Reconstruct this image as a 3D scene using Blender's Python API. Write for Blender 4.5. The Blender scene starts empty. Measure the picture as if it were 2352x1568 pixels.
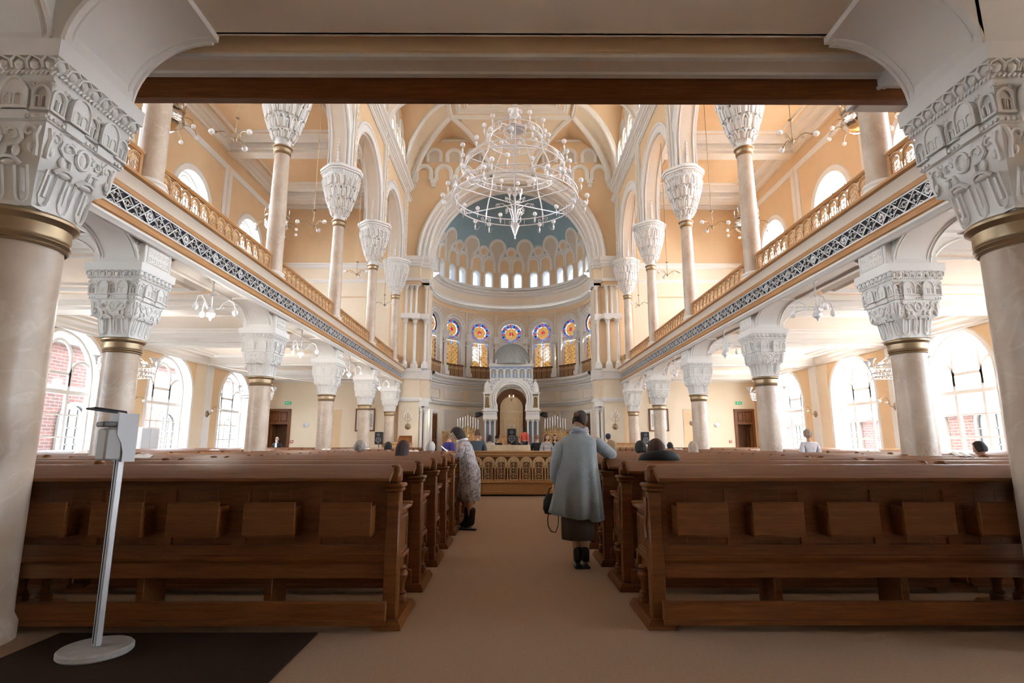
import bpy, bmesh, math, random
from mathutils import Vector, Matrix
from mathutils.geometry import tessellate_polygon
PI = math.pi
sin, cos, R = math.sin, math.cos, math.radians
SC = bpy.context.scene
COL = SC.collection
random.seed(7)

# ------------------------------------------------------------ camera, sky, sun, exposure
CAM = (-0.11, 0.0, 1.33)
cd = bpy.data.cameras.new('camera')
cam = bpy.data.objects.new('camera', cd)
COL.objects.link(cam)
cam.location = CAM
cam.rotation_euler = (R(90 + 10.4), 0, R(-0.25))
cd.sensor_width = 36.0
cd.lens = 36.0 * 1280 / 2352
cd.clip_start = 0.05
cd.clip_end = 300
SC.camera = cam
SC.view_settings.view_transform = 'Standard'
SC.view_settings.look = 'None'
SC.view_settings.gamma = 1
SC.view_settings.exposure = 1.45
SC.view_settings.use_curve_mapping = False
W = bpy.data.worlds.new('sky')
SC.world = W
W.use_nodes = True
nt = W.node_tree
nt.nodes.clear()
bg = nt.nodes.new('ShaderNodeBackground')
wo = nt.nodes.new('ShaderNodeOutputWorld')
bg.inputs[0].default_value = (0.80, 0.90, 1.0, 1)
bg.inputs[1].default_value = 9.5
tcw = nt.nodes.new('ShaderNodeTexCoord')
sxw = nt.nodes.new('ShaderNodeSeparateXYZ')
mrw = nt.nodes.new('ShaderNodeMapRange')           # the sky is brighter on the sunny right-hand side
mrw.inputs[1].default_value = -0.8
mrw.inputs[2].default_value = 0.8
mrw.inputs[3].default_value = 8.0
mrw.inputs[4].default_value = 13.0
nt.links.new(tcw.outputs['Generated'], sxw.inputs[0])
nt.links.new(sxw.outputs[0], mrw.inputs[0])
nt.links.new(mrw.outputs[0], bg.inputs[1])
nt.links.new(bg.outputs[0], wo.inputs[0])
C = SC.cycles
C.use_denoising = True
C.use_adaptive_sampling = True
C.adaptive_threshold = 0.2
C.adaptive_min_samples = 16
C.max_bounces = 5
C.diffuse_bounces = 4
C.glossy_bounces = 2
C.transmission_bounces = 2
C.transparent_max_bounces = 5
C.sample_clamp_indirect = 6
C.caustics_reflective = False
C.caustics_refractive = False

sd = bpy.data.lights.new('sun', 'SUN')
sd.energy = 16.0
sd.angle = R(2)
sd.color = (1.0, 0.93, 0.82)
so = bpy.data.objects.new('sun', sd)
so.rotation_euler = (0, R(38), R(-14))
COL.objects.link(so)


def portal(x, y, z, w, h, rot):
    l = bpy.data.lights.new('window_portal', 'AREA')
    l.shape = 'RECTANGLE'
    l.size, l.size_y = w, h
    l.cycles.is_portal = True
    o = bpy.data.objects.new('window_portal', l)
    o.location = (x, y, z)
    o.rotation_euler = rot
    COL.objects.link(o)


# ------------------------------------------------------------ materials
def mat(name, col, rough=0.6, metal=0.0, var=0.0, vs=4.0, bump=0.0, bs=30.0, stretch=(1, 1, 1), col2=None,
        spec=0.4, emit=None, coat=0.0, sheen=0.0):
    m = bpy.data.materials.new(name)
    m.use_nodes = True
    t = m.node_tree
    b = t.nodes['Principled BSDF']
    b.inputs['Roughness'].default_value = rough
    b.inputs['Metallic'].default_value = metal
    b.inputs['Specular IOR Level'].default_value = spec
    b.inputs['Coat Weight'].default_value = coat
    b.inputs['Sheen Weight'].default_value = sheen
    b.inputs['Base Color'].default_value = (*col, 1)
    if emit:
        b.inputs['Emission Color'].default_value = (*emit[0], 1)
        b.inputs['Emission Strength'].default_value = emit[1]
    if var or bump or col2:
        tc = t.nodes.new('ShaderNodeTexCoord')
        mp = t.nodes.new('ShaderNodeMapping')
        mp.inputs['Scale'].default_value = stretch
        t.links.new(tc.outputs['Object'], mp.inputs[0])
        if var or col2:
            n = t.nodes.new('ShaderNodeTexNoise')
            n.inputs['Scale'].default_value = vs
            n.inputs['Detail'].default_value = 6
            n.inputs['Roughness'].default_value = 0.62
            t.links.new(mp.outputs[0], n.inputs[0])
            r = t.nodes.new('ShaderNodeValToRGB')
            c2 = col2 or tuple(min(1, c * (1 + var)) for c in col)
            c1 = col if col2 else tuple(c * (1 - var) for c in col)
            r.color_ramp.elements[0].position = 0.32
            r.color_ramp.elements[1].position = 0.68
            r.color_ramp.elements[0].color = (*c1, 1)
            r.color_ramp.elements[1].color = (*c2, 1)
            t.links.new(n.outputs[0], r.inputs[0])
            t.links.new(r.outputs[0], b.inputs['Base Color'])
        if bump:
            n2 = t.nodes.new('ShaderNodeTexNoise')
            n2.inputs['Scale'].default_value = bs
            n2.inputs['Detail'].default_value = 4
            t.links.new(mp.outputs[0], n2.inputs[0])
            bp = t.nodes.new('ShaderNodeBump')
            bp.inputs['Strength'].default_value = bump
            bp.inputs['Distance'].default_value = 0.02
            t.links.new(n2.outputs[0], bp.inputs['Height'])
            t.links.new(bp.outputs[0], b.inputs['Normal'])
    return m


WHITE = mat('white_plaster', (0.80, 0.77, 0.73), 0.6, var=0.02, vs=2)
CREAM = mat('cream_plaster', (0.80, 0.69, 0.57), 0.6, var=0.02, vs=2)
TAN = mat('apricot_paint', (0.77, 0.55, 0.335), 0.7, var=0.03, vs=1.5)
PALE = mat('pale_paint', (0.81, 0.68, 0.52), 0.7, var=0.02, vs=1.5)
GREY = mat('grey_plaster', (0.66, 0.57, 0.47), 0.7, var=0.03, vs=2)
BLUE = mat('blue_dome_paint', (0.30, 0.44, 0.52), 0.75, var=0.05, vs=2)
CAPW = mat('capital_plaster', (0.83, 0.81, 0.78), 0.5)
def marble():
    m = mat('beige_marble', (0.47, 0.345, 0.25), 0.32, vs=1.6, stretch=(1, 1, 0.7), col2=(0.70, 0.585, 0.47), bump=0.0, spec=0.5)
    t = m.node_tree
    b = t.nodes['Principled BSDF']
    tc = t.nodes.new('ShaderNodeTexCoord')
    n = t.nodes.new('ShaderNodeTexNoise')
    n.inputs['Scale'].default_value = 1.3
    n.inputs['Detail'].default_value = 8
    n.inputs['Distortion'].default_value = 1.2
    t.links.new(tc.outputs['Object'], n.inputs[0])
    r = t.nodes.new('ShaderNodeValToRGB')
    e = r.color_ramp.elements
    e[0].position, e[1].position = 0.485, 0.515
    e[0].color = e[1].color = (0, 0, 0, 1)
    k = e.new(0.5)
    k.color = (0.2, 0.2, 0.2, 1)
    t.links.new(n.outputs[0], r.inputs[0])
    mx = t.nodes.new('ShaderNodeMixRGB')
    mx.inputs[2].default_value = (0.88, 0.83, 0.76, 1)
    src = b.inputs['Base Color'].links[0].from_socket
    t.links.new(r.outputs[0], mx.inputs[0])
    t.links.new(src, mx.inputs[1])
    t.links.new(mx.outputs[0], b.inputs['Base Color'])
    return m
MARBLE = marble()
BRASS = mat('aged_brass', (0.43, 0.325, 0.205), 0.42, 0.8)
SILVER = mat('silver_metal', (0.84, 0.84, 0.86), 0.35, 0.35)
SILVERP = mat('silver_paint', (0.66, 0.66, 0.67), 0.42, 0.35)
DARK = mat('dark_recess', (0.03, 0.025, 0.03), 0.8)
WOOD = mat('oak_wood', (0.125, 0.037, 0.007), 0.42, vs=3.0, stretch=(1, 12, 12), spec=.3, col2=(0.215, 0.078, 0.019), bump=0.08, bs=20)
WOODG = mat('golden_oak', (0.44, 0.21, 0.075), 0.38, vs=3.0, stretch=(12, 1, 12), col2=(0.56, 0.30, 0.12), bump=0.05, bs=20)
WOODD = mat('dark_oak', (0.16, 0.065, 0.028), 0.4, vs=3.0, stretch=(10, 10, 1), col2=(0.24, 0.10, 0.045))
WOODP = mat('carved_light_oak', (0.62, 0.40, 0.21), 0.5, var=0.05, vs=8)
CARPET = mat('beige_carpet', (0.37, 0.258, 0.178), 0.95, vs=60, col2=(0.44, 0.312, 0.22), bump=0.0, bs=260, spec=0.1)
MATD = mat('dark_doormat', (0.032, 0.018, 0.012), 0.95, vs=60, col2=(0.045, 0.026, 0.017), bump=0.0, bs=300, spec=0.1)
CHROME = mat('polished_metal', (0.62, 0.58, 0.53), 0.14, 1.0)
BLACK = mat('black_plastic', (0.012, 0.012, 0.014), 0.45)
BULB = mat('frosted_glass', (0.92, 0.92, 0.92), 0.25, spec=0.6)
LIT = mat('lit_bulb', (0.95, 0.93, 0.9), 0.3, emit=((1.0, 0.95, 0.88), 2.5))


def glassmat(name, col, tr):
    m = bpy.data.materials.new(name)
    m.use_nodes = True
    t = m.node_tree
    t.nodes.clear()
    o = t.nodes.new('ShaderNodeOutputMaterial')
    a = t.nodes.new('ShaderNodeBsdfTransparent')
    a.inputs[0].default_value = (*col, 1)
    g = t.nodes.new('ShaderNodeBsdfGlossy')
    g.inputs['Roughness'].default_value = 0.05
    x = t.nodes.new('ShaderNodeMixShader')
    x.inputs[0].default_value = tr
    t.links.new(a.outputs[0], x.inputs[1])
    t.links.new(g.outputs[0], x.inputs[2])
    t.links.new(x.outputs[0], o.inputs[0])
    return m


GLASS = glassmat('window_glass', (0.90, 0.93, 0.95), 0.05)
FROST = glassmat('drum_glass', (0.075, 0.085, 0.10), 0.05)


# ------------------------------------------------------------ mesh builder
class MB:
    def __init__(s):
        s.v, s.f, s.m, s.mats = [], [], [], []

    def mi(s, m):
        if m not in s.mats:
            s.mats.append(m)
        return s.mats.index(m)

    def add(s, vs, fs, m):
        k, i = len(s.v), s.mi(m)
        s.v.extend(tuple(p) for p in vs)
        for f in fs:
            s.f.append(tuple(a + k for a in f))
            s.m.append(i)

    def join(s, o, mtx=None, times=None):
        k = len(s.v)
        s.v.extend([tuple(mtx @ Vector(p)) for p in o.v] if mtx else o.v)
        flip = mtx is not None and mtx.determinant() < 0
        ids = [s.mi(m) for m in o.mats]
        for f, i in zip(o.f, o.m):
            g = tuple(a + k for a in f)
            s.f.append(g[::-1] if flip else g)
            s.m.append(ids[i])

    def box(s, x0, x1, y0, y1, z0, z1, m, b=0.0):
        if b > 0:
            # chamfered along all edges, cheap: inset shells
            xs, ys, zs = (x0, x1), (y0, y1), (z0, z1)
            vs = []
            for X in (0, 1):
                for Y in (0, 1):
                    for Z in (0, 1):
                        sx, sy, sz = 1 - 2 * X, 1 - 2 * Y, 1 - 2 * Z
                        p = (xs[X], ys[Y], zs[Z])
                        vs += [(p[0], p[1] + sy * b, p[2] + sz * b), (p[0] + sx * b, p[1], p[2] + sz * b), (p[0] + sx * b, p[1] + sy * b, p[2])]
            ix = lambda X, Y, Z, a: (X * 4 + Y * 2 + Z) * 3 + a
            fs = []
            for X in (0, 1):
                q = [ix(X, 0, 0, 0), ix(X, 0, 1, 0), ix(X, 1, 1, 0), ix(X, 1, 0, 0)]
                fs.append(q if X == 0 else q[::-1])
                q = [ix(0, X, 0, 1), ix(1, X, 0, 1), ix(1, X, 1, 1), ix(0, X, 1, 1)]
                fs.append(q if X == 0 else q[::-1])
                q = [ix(0, 0, X, 2), ix(0, 1, X, 2), ix(1, 1, X, 2), ix(1, 0, X, 2)]
                fs.append(q if X == 0 else q[::-1])
            for A in (0, 1):
                for B in (0, 1):
                    fs.append([ix(A, B, 0, 0), ix(A, B, 1, 0), ix(A, B, 1, 1), ix(A, B, 0, 1)][::(1 if A != B else -1)])
                    fs.append([ix(A, 0, B, 0), ix(A, 1, B, 0), ix(A, 1, B, 2), ix(A, 0, B, 2)][::(-1 if A != B else 1)])
                    fs.append([ix(0, A, B, 1), ix(1, A, B, 1), ix(1, A, B, 2), ix(0, A, B, 2)][::(1 if A != B else -1)])
            for X in (0, 1):
                for Y in (0, 1):
                    for Z in (0, 1):
                        q = [ix(X, Y, Z, 0), ix(X, Y, Z, 1), ix(X, Y, Z, 2)]
                        fs.append(q if (X + Y + Z) % 2 else q[::-1])
            s.add(vs, fs, m)
            return
        vs = [(x, y, z) for x in (x0, x1) for y in (y0, y1) for z in (z0, z1)]
        s.add(vs, [(0, 1, 3, 2), (4, 6, 7, 5), (0, 4, 5, 1), (2, 3, 7, 6), (0, 2, 6, 4), (1, 5, 7, 3)], m)

    def grid(s, rows, m, cu=False, cv=False):
        n, k = len(rows), len(rows[0])
        fs = []
        for i in range(n if cv else n - 1):
            for j in range(k if cu else k - 1):
                a, b = i * k + j, i * k + (j + 1) % k
                c, d = ((i + 1) % n) * k + (j + 1) % k, ((i + 1) % n) * k + j
                fs.append((a, b, c, d))
        s.add([p for r in rows for p in r], fs, m)

    def lathe(s, prof, m, n=24, c=(0, 0, 0), cap=False):
        rows = [[(c[0] + r * cos(2 * PI * j / n), c[1] + r * sin(2 * PI * j / n), c[2] + z) for j in range(n)] for r, z in prof]
        s.grid(rows, m, cu=True)
        if cap:
            k = len(s.v)
            s.f.append(tuple(range(k - n, k)))
            s.m.append(s.mi(m))
            s.f.append(tuple(range(k - n * len(prof), k - n * len(prof) + n))[::-1])
            s.m.append(s.mi(m))

    def tube(s, pts, r, m, n=6, closed=False, taper=None, flat=1.0):
        pts = [Vector(p) for p in pts]
        k = len(pts)
        rows = []
        ref = None
        for i, p in enumerate(pts):
            a = pts[i - 1] if (i or closed) else p
            b = pts[(i + 1) % k] if (i < k - 1 or closed) else p
            t = (b - a)
            t = t.normalized() if t.length > 1e-9 else Vector((0, 0, 1))
            if ref is None:
                ref = t.orthogonal().normalized()
            u = (ref - t * ref.dot(t))
            u = u.normalized() if u.length > 1e-6 else t.orthogonal().normalized()
            ref = u
            w = t.cross(u)
            rr = r * (taper(i / max(1, k - 1)) if taper else 1)
            rows.append([p + (u * cos(2 * PI * j / n) + w * sin(2 * PI * j / n) * flat) * rr for j in range(n)])
        s.grid(rows, m, cu=True, cv=closed)
        if not closed:
            b0 = len(s.v) - n * k
            s.f.append(tuple(range(b0, b0 + n))[::-1])
            s.m.append(s.mi(m))
            s.f.append(tuple(range(len(s.v) - n, len(s.v))))
            s.m.append(s.mi(m))

    def ball(s, c, r, m, n=8, k=5, sc=(1, 1, 1)):
        rows = []
        for i in range(k + 1):
            a = -PI / 2 + PI * i / k
            q = max(cos(a), 0.02)
            rows.append([(c[0] + r * sc[0] * q * cos(2 * PI * j / n), c[1] + r * sc[1] * q * sin(2 * PI * j / n), c[2] + r * sc[2] * sin(a)) for j in range(n)])
        s.grid(rows, m, cu=True)

    def poly(s, pts, m, holes=(), h=None):
        """flat polygon in xy-like 2D tuples mapped by h(u, v)"""
        loops = [[Vector((p[0], p[1], 0)) for p in l] for l in (pts, *holes)]
        tri = tessellate_polygon(loops)
        fl = [p for l in loops for p in l]
        s.add([h(p.x, p.y) if h else tuple(p) for p in fl], tri, m)

    def build(s, name, parent=None, smooth=38, loc=None, rot=None):
        me = bpy.data.meshes.new(name)
        me.from_pydata(s.v, [], s.f)
        for m in s.mats:
            me.materials.append(m)
        me.polygons.foreach_set('material_index', s.m)
        if smooth:
            me.polygons.foreach_set('use_smooth', [True] * len(s.f))
            me.set_sharp_from_angle(angle=R(smooth))
        me.update()
        o = bpy.data.objects.new(name, me)
        COL.objects.link(o)
        if parent:
            o.parent = parent
        if loc:
            o.location = loc
        if rot is not None:
            o.rotation_euler = (0, 0, rot)
        return o


def tag(o, label=None, cat=None, group=None, kind=None):
    if label: o['label'] = label
    if cat: o['category'] = cat
    if group: o['group'] = group
    if kind: o['kind'] = kind
    return o


def empty(name, loc=(0, 0, 0), rot=0, label=None, cat=None, group=None):
    o = bpy.data.objects.new(name, None)
    o.empty_display_size = 0.2
    COL.objects.link(o)
    o.location = loc
    o.rotation_euler = (0, 0, rot)
    return tag(o, label, cat, group)


def copy_tree(o, parent=None, loc=None, rot=None, label=None, scale=None):
    c = o.copy()
    COL.objects.link(c)
    if parent: c.parent = parent
    if loc is not None: c.location = loc
    if rot is not None: c.rotation_euler = (0, 0, rot)
    if scale is not None: c.scale = scale
    if label: c['label'] = label
    for ch in list(o.children):
        copy_tree(ch, c)
    return c


def struct(mb, name, parent=None, smooth=30):
    o = mb.build(name, parent, smooth=smooth)
    if not parent: o['kind'] = 'structure'
    return o


# flat (u, z, depth) maps
def mapX(X, s):      # wall in a plane x = X; s = +1 when its face looks to +x
    return lambda u, z, d=0.0: (X + s * d, u, z)


def mapY(Y, s=-1):
    return lambda u, z, d=0.0: (u, Y + s * d, z)


def mapZ(Z, s=-1):
    return lambda u, v, d=0.0: (u, v, Z + s * d)


def arch(c, w, z0, zs, n=16, point=0.0):
    """outline from bottom left over the arch to bottom right; w = half width"""
    p = [(c - w, z0)]
    for i in range(n + 1):
        a = PI - PI * i / n
        x, y = w * cos(a), w * sin(a)
        if point: y *= 1 + point * sin(a)
        p.append((c + x, zs + y))
    p.append((c + w, z0))
    return p


def shoe(c, w, z0, zs, n=20, over=20, neck=0.86):
    """horseshoe arch outline"""
    a0 = R(over)
    p = [(c - w * cos(a0) * 1.0, z0), (c - w * cos(a0), zs - w * sin(a0))]
    for i in range(n + 1):
        a = PI + a0 - (PI + 2 * a0) * i / n
        p.append((c + w * cos(a), zs + w * sin(a)))
    p += [(c + w * cos(a0), zs - w * sin(a0)), (c + w * cos(a0), z0)]
    return p


def sweep(mb, path, prof, h, m, closed=False, caps=True):
    """profile points (offset to the left of travel, depth) along a 2D path, mapped by h"""
    path = [p for i, p in enumerate(path) if i == 0 or math.hypot(p[0] - path[i - 1][0], p[1] - path[i - 1][1]) > 1e-5]
    n = len(path)
    rows = []
    for i in range(n):
        p = Vector(path[i])
        a = Vector(path[i - 1]) if (i or closed) else None
        b = Vector(path[(i + 1) % n]) if (i < n - 1 or closed) else None
        d1 = (p - a).normalized() if a is not None and (p - a).length > 1e-9 else None
        d2 = (b - p).normalized() if b is not None and (b - p).length > 1e-9 else None
        d1 = d1 or d2
        d2 = d2 or d1
        n1, n2 = Vector((-d1.y, d1.x)), Vector((-d2.y, d2.x))
        nn = n1 + n2
        if nn.length < 1e-6: nn = n1
        nn.normalize()
        k = 1 / max(0.45, nn.dot(n1))
        rows.append([h(p.x + nn.x * o * k, p.y + nn.y * o * k, d) for o, d in prof])
    mb.grid(rows, m, cv=closed)
    if caps and not closed:
        k, q = len(mb.v), len(prof)
        mb.f.append(tuple(range(k - q, k))[::-1]); mb.m.append(mb.mi(m))
        mb.f.append(tuple(range(k - q * n, k - q * n + q))); mb.m.append(mb.mi(m))


def band(w, d, b=0.3):      # moulded band profile centred on the path
    return [(-w / 2, 0), (-w / 2, d * .6), (-w * .36, d * .65), (-w * .3, d), (w * .12, d), (w * .2, d * .7), (w * .3, d * .7), (w / 2, d * .4), (w / 2, 0)]


def corn(d, hgt, n=1):      # cornice profile for horizontal path (offset = up)
    return [(0, 0), (0, d * .3), (hgt * .18, d * .35), (hgt * .25, d * .55), (hgt * .5, d * .62), (hgt * .62, d * .8), (hgt * .7, d * .95), (hgt * .72, d), (hgt, d), (hgt, 0)]


def dense(path, step, closed=False):
    out = []
    n = len(path)
    for i in range(n if closed else n - 1):
        a, b = path[i], path[(i + 1) % n]
        k = max(1, int(math.hypot(b[0] - a[0], b[1] - a[1]) / step + .5))
        out += [(a[0] + (b[0] - a[0]) * j / k, a[1] + (b[1] - a[1]) * j / k) for j in range(k)]
    if not closed: out.append(path[-1])
    return out


def ray_out(poly, c, a):
    dx, dy = cos(a), sin(a)
    best = None
    n = len(poly)
    for i in range(n):
        (x1, y1), (x2, y2) = poly[i], poly[(i + 1) % n]
        ex, ey = x2 - x1, y2 - y1
        den = dx * ey - dy * ex
        if abs(den) < 1e-12: continue
        t = ((x1 - c[0]) * ey - (y1 - c[1]) * ex) / den
        q = ((x1 - c[0]) * dy - (y1 - c[1]) * dx) / den
        if t > 1e-9 and -1e-6 <= q <= 1 + 1e-6 and (best is None or t < best): best = t
    return (c[0] + dx * best, c[1] + dy * best) if best else None


def cell(mb, outl, rect, h, m, reveal=0.0, mr=None, rings=1, step=0.5, opn=False):
    """wall rectangle (u0,u1,z0,z1) with one hole; reveal goes back by `reveal`"""
    u0, u1, z0, z1 = rect
    us, zs = [p[0] for p in outl], [p[1] for p in outl]
    c = ((min(us) + max(us)) / 2, min(zs) * .35 + max(zs) * .65)
    rp = dense([(u0, z0), (u1, z0), (u1, z1), (u0, z1)], step, True)
    ang = sorted({round(math.atan2(p[1] - c[1], p[0] - c[0]), 5) for p in dense(outl, step, True) + rp})
    inn = [ray_out(outl, c, a) for a in ang]
    box = [(u0, z0), (u1, z0), (u1, z1), (u0, z1)]
    out = [ray_out(box, c, a) for a in ang]
    rows = []
    for k in range(rings + 1):
        t = k / rings
        rows.append([h(i[0] + (o[0] - i[0]) * t, i[1] + (o[1] - i[1]) * t, 0) for i, o in zip(inn, out)])
    mb.grid(rows, m, cu=True)
    if reveal:
        if opn:            # no sill under an open arch
            zb = min(p[1] for p in outl) + 1e-3
            k = max(range(len(inn)), key=lambda i: (inn[i][1] <= zb, inn[i][0]))
            inn = [p for p in inn[k:] + inn[:k] if p[1] > zb or abs(p[0] - min(us)) < .02 or abs(p[0] - max(us)) < .02]
            mb.grid([[h(*p, 0) for p in inn], [h(*p, -reveal) for p in inn]], mr or m)
        else:
            mb.grid([[h(*p, 0) for p in inn], [h(*p, -reveal) for p in inn]], mr or m, cu=True)


def plate(mb, u0, u1, z0, z1, h, m, d=0.0, step=None):
    if step:
        a, b = max(1, int((u1 - u0) / step + .5)), max(1, int((z1 - z0) / step + .5))
        mb.grid([[h(u0 + (u1 - u0) * i / a, z0 + (z1 - z0) * j / b, d) for i in range(a + 1)] for j in range(b + 1)], m)
    else:
        mb.grid([[h(u0, z0, d), h(u1, z0, d)], [h(u0, z1, d), h(u1, z1, d)]], m)


def slab(mb, u0, u1, z0, z1, h, m, d0, d1, step=None):
    """raised block on a mapped wall"""
    k = max(1, int((u1 - u0) / step + .5)) if step else 1
    us = [u0 + (u1 - u0) * i / k for i in range(k + 1)]
    mb.grid([[h(u, z0, d0) for u in us], [h(u, z0, d1) for u in us], [h(u, z1, d1) for u in us], [h(u, z1, d0) for u in us]], m)
    for u in (u0, u1):
        mb.grid([[h(u, z0, d0), h(u, z0, d1)], [h(u, z1, d0), h(u, z1, d1)]], m)


def frame(mb, u0, u1, z0, z1, h, m, w=0.06, d=0.03, step=None):
    p = [(u0, z0), (u1, z0), (u1, z1), (u0, z1)]
    if step: p = dense(p, step, True)
    sweep(mb, p, [(-w / 2, 0), (-w / 3, d), (0, d * .6), (w / 4, d), (w / 2, 0)], h, m, closed=True)


def spiral(cx, cy, r, a0, turns, n=14, hand=1):
    return [(cx + r * (1 - .8 * i / n) * cos(a0 + hand * turns * 2 * PI * i / n), cy + r * (1 - .8 * i / n) * sin(a0 + hand * turns * 2 * PI * i / n)) for i in range(n + 1)]
# ------------------------------------------------------------ setting: floor, outer walls, windows
COLY = [3.9 + 5.2 * i for i in range(6)]          # column lines along the nave
MIDY = [1.3 + 5.2 * i for i in range(6)]          # bay centres
YE = 31.0                                          # east end of the aisles
XW, XC = 13.5, 6.5
fl = MB()
fl.box(-14.2, 14.2, -4, 40, -0.1, 0, CARPET)
struct(fl, 'floor')

LW = lambda y: arch(y, 1.45, 0.85, 3.35, 14, 0.0)
UW = lambda y: arch(y, 1.25, 8.3, 11.45, 14, 0.0)
wi = 0
for sx, side in ((-1, 'left'), (1, 'right')):
    h = mapX(sx * XW, -sx)
    wl = MB()
    W0 = 0  # first two bays: unseen windows added as fill light for the entrance
    plate(wl, -4, -1.3 if W0 == 0 else 3.9, 0, 15.6, h, TAN)
    for i in range(W0, 6):
        y = MIDY[i]
        u0, u1 = y - 2.6, min(y + 2.6, YE) if i < 5 else YE
        cell(wl, LW(y), (u0, u1, 0, 5.1), h, TAN, .55, WHITE)
        cell(wl, UW(y), (u0, u1, 5.1, 15.6), h, TAN, .55, WHITE)
        sweep(wl, LW(y), [(-.02, 0), (-.02, .02), (.1, .03), (.12, 0)], h, WHITE)
        sweep(wl, UW(y), [(-.02, 0), (-.02, .03), (.22, .05), (.25, 0)], h, WHITE)
        portal(sx * (XW + .5), y, 2.9, 3.9, 2.9, (0, R(90) * sx, 0))
        portal(sx * (XW + .5), y, 10.5, 4.4, 2.5, (0, R(90) * sx, 0))
    # white pilasters and frames of the gallery wall
    for y in COLY[1:]:
        slab(wl, y - .34, y + .34, 5.6, 14.3, h, WHITE, 0, .05)
        slab(wl, y - .05, y + .05, 5.6, 14.3, h, CREAM, .05, .07)
        slab(wl, y - .28, y + .28, 0, 4.9, h, WHITE, 0, .10)
        slab(wl, y - 1.05, y - .28, 0, 4.95, h, PALE, 0, .04)
    slab(wl, 5, YE, 14.05, 14.35, h, WHITE, 0, .06)
    sweep(wl, [(-4, 14.95), (YE, 14.95)], corn(.45, .6), h, WHITE)
    sweep(wl, [(-4, 4.72), (YE, 4.72)], corn(.28, .36), h, WHITE)
    slab(wl, -4, YE, 0, .35, h, WOODD, 0, .03)
    struct(wl, 'wall_' + side)
    # windows of the ground floor and the gallery
    for i in range(W0, 6):
        y = MIDY[i]
        for lv in (0, 1):
            wi += 1
            X = sx * (XW + .42)
            hh = mapX(X, -sx)
            if lv == 0:
                w, z0, zs = 1.45, .85, 3.35
            else:
                w, z0, zs = 1.25, 8.3, 11.45
            root = empty('window_%d' % wi, (0, 0, 0))
            root['kind'] = 'structure'
            f = MB()
            pr = [(-.0, -.03), (-.0, .05), (-.07, .06), (-.1, .03), (-.1, -.03)]
            sweep(f, arch(y, w, z0, zs, 16), pr, hh, WHITE)
            a = w * .36
            for u in (y - a, y + a):
                sweep(f, [(u, z0), (u, zs - .25 + (.5 if lv else 0))], [(-.05, -.03), (-.05, .05), (.05, .05), (.05, -.03)], hh, WHITE)
            sweep(f, [(y - w, z0 + .05), (y + w, z0 + .05)], [(-.06, -.03), (-.06, .06), (.06, .06), (.06, -.03)], hh, WHITE)
            zt = zs - .45 if lv == 0 else zs - 1.6
            sweep(f, [(y - w, zt), (y + w, zt)], [(-.06, -.03), (-.06, .07), (.06, .07), (.06, -.03)], hh, WHITE)
            # three arched lights under the tracery
            tr = [(-.045, -.02), (-.045, .04), (.045, .04), (.045, -.02)]
            if lv == 0:
                sweep(f, arch(y, a, zt, zs + .55, 10, .15), tr, hh, WHITE)
                for q in (-1, 1):
                    sweep(f, arch(y + q * (a + w) / 2, (w - a) / 2 - .03, zt, zs + .12, 8), tr, hh, WHITE)
                sweep(f, [(y - a, zs + .12), (y + a, zs + .12)], tr, hh, WHITE)
                bars = (z0 + .68, z0 + 1.36)
            else:
                sweep(f, arch(y, a, zt, zs + .55, 10, .15), tr, hh, WHITE)
                bars = (z0 + .8,)
            for zb in bars:
                sweep(f, [(y - w, zb), (y + w, zb)], [(-.025, -.02), (-.025, .035), (.025, .035), (.025, -.02)], hh, WHITE)
            f.build('window_frame', root)
            g = MB()
            g.poly(arch(y, w - .02, z0, zs, 16), GLASS, h=lambda u, z: hh(u, z, 0))
            g.build('pane', root, smooth=0)
            if lv == 0:
                sl = MB()
                sl.box(min(sx * (XW - .12), sx * (XW + .5)), max(sx * (XW - .12), sx * (XW + .5)), y - 1.6, y + 1.6, .78, .85, WHITE, .01)
                sl.build('window_sill', root)

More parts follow.
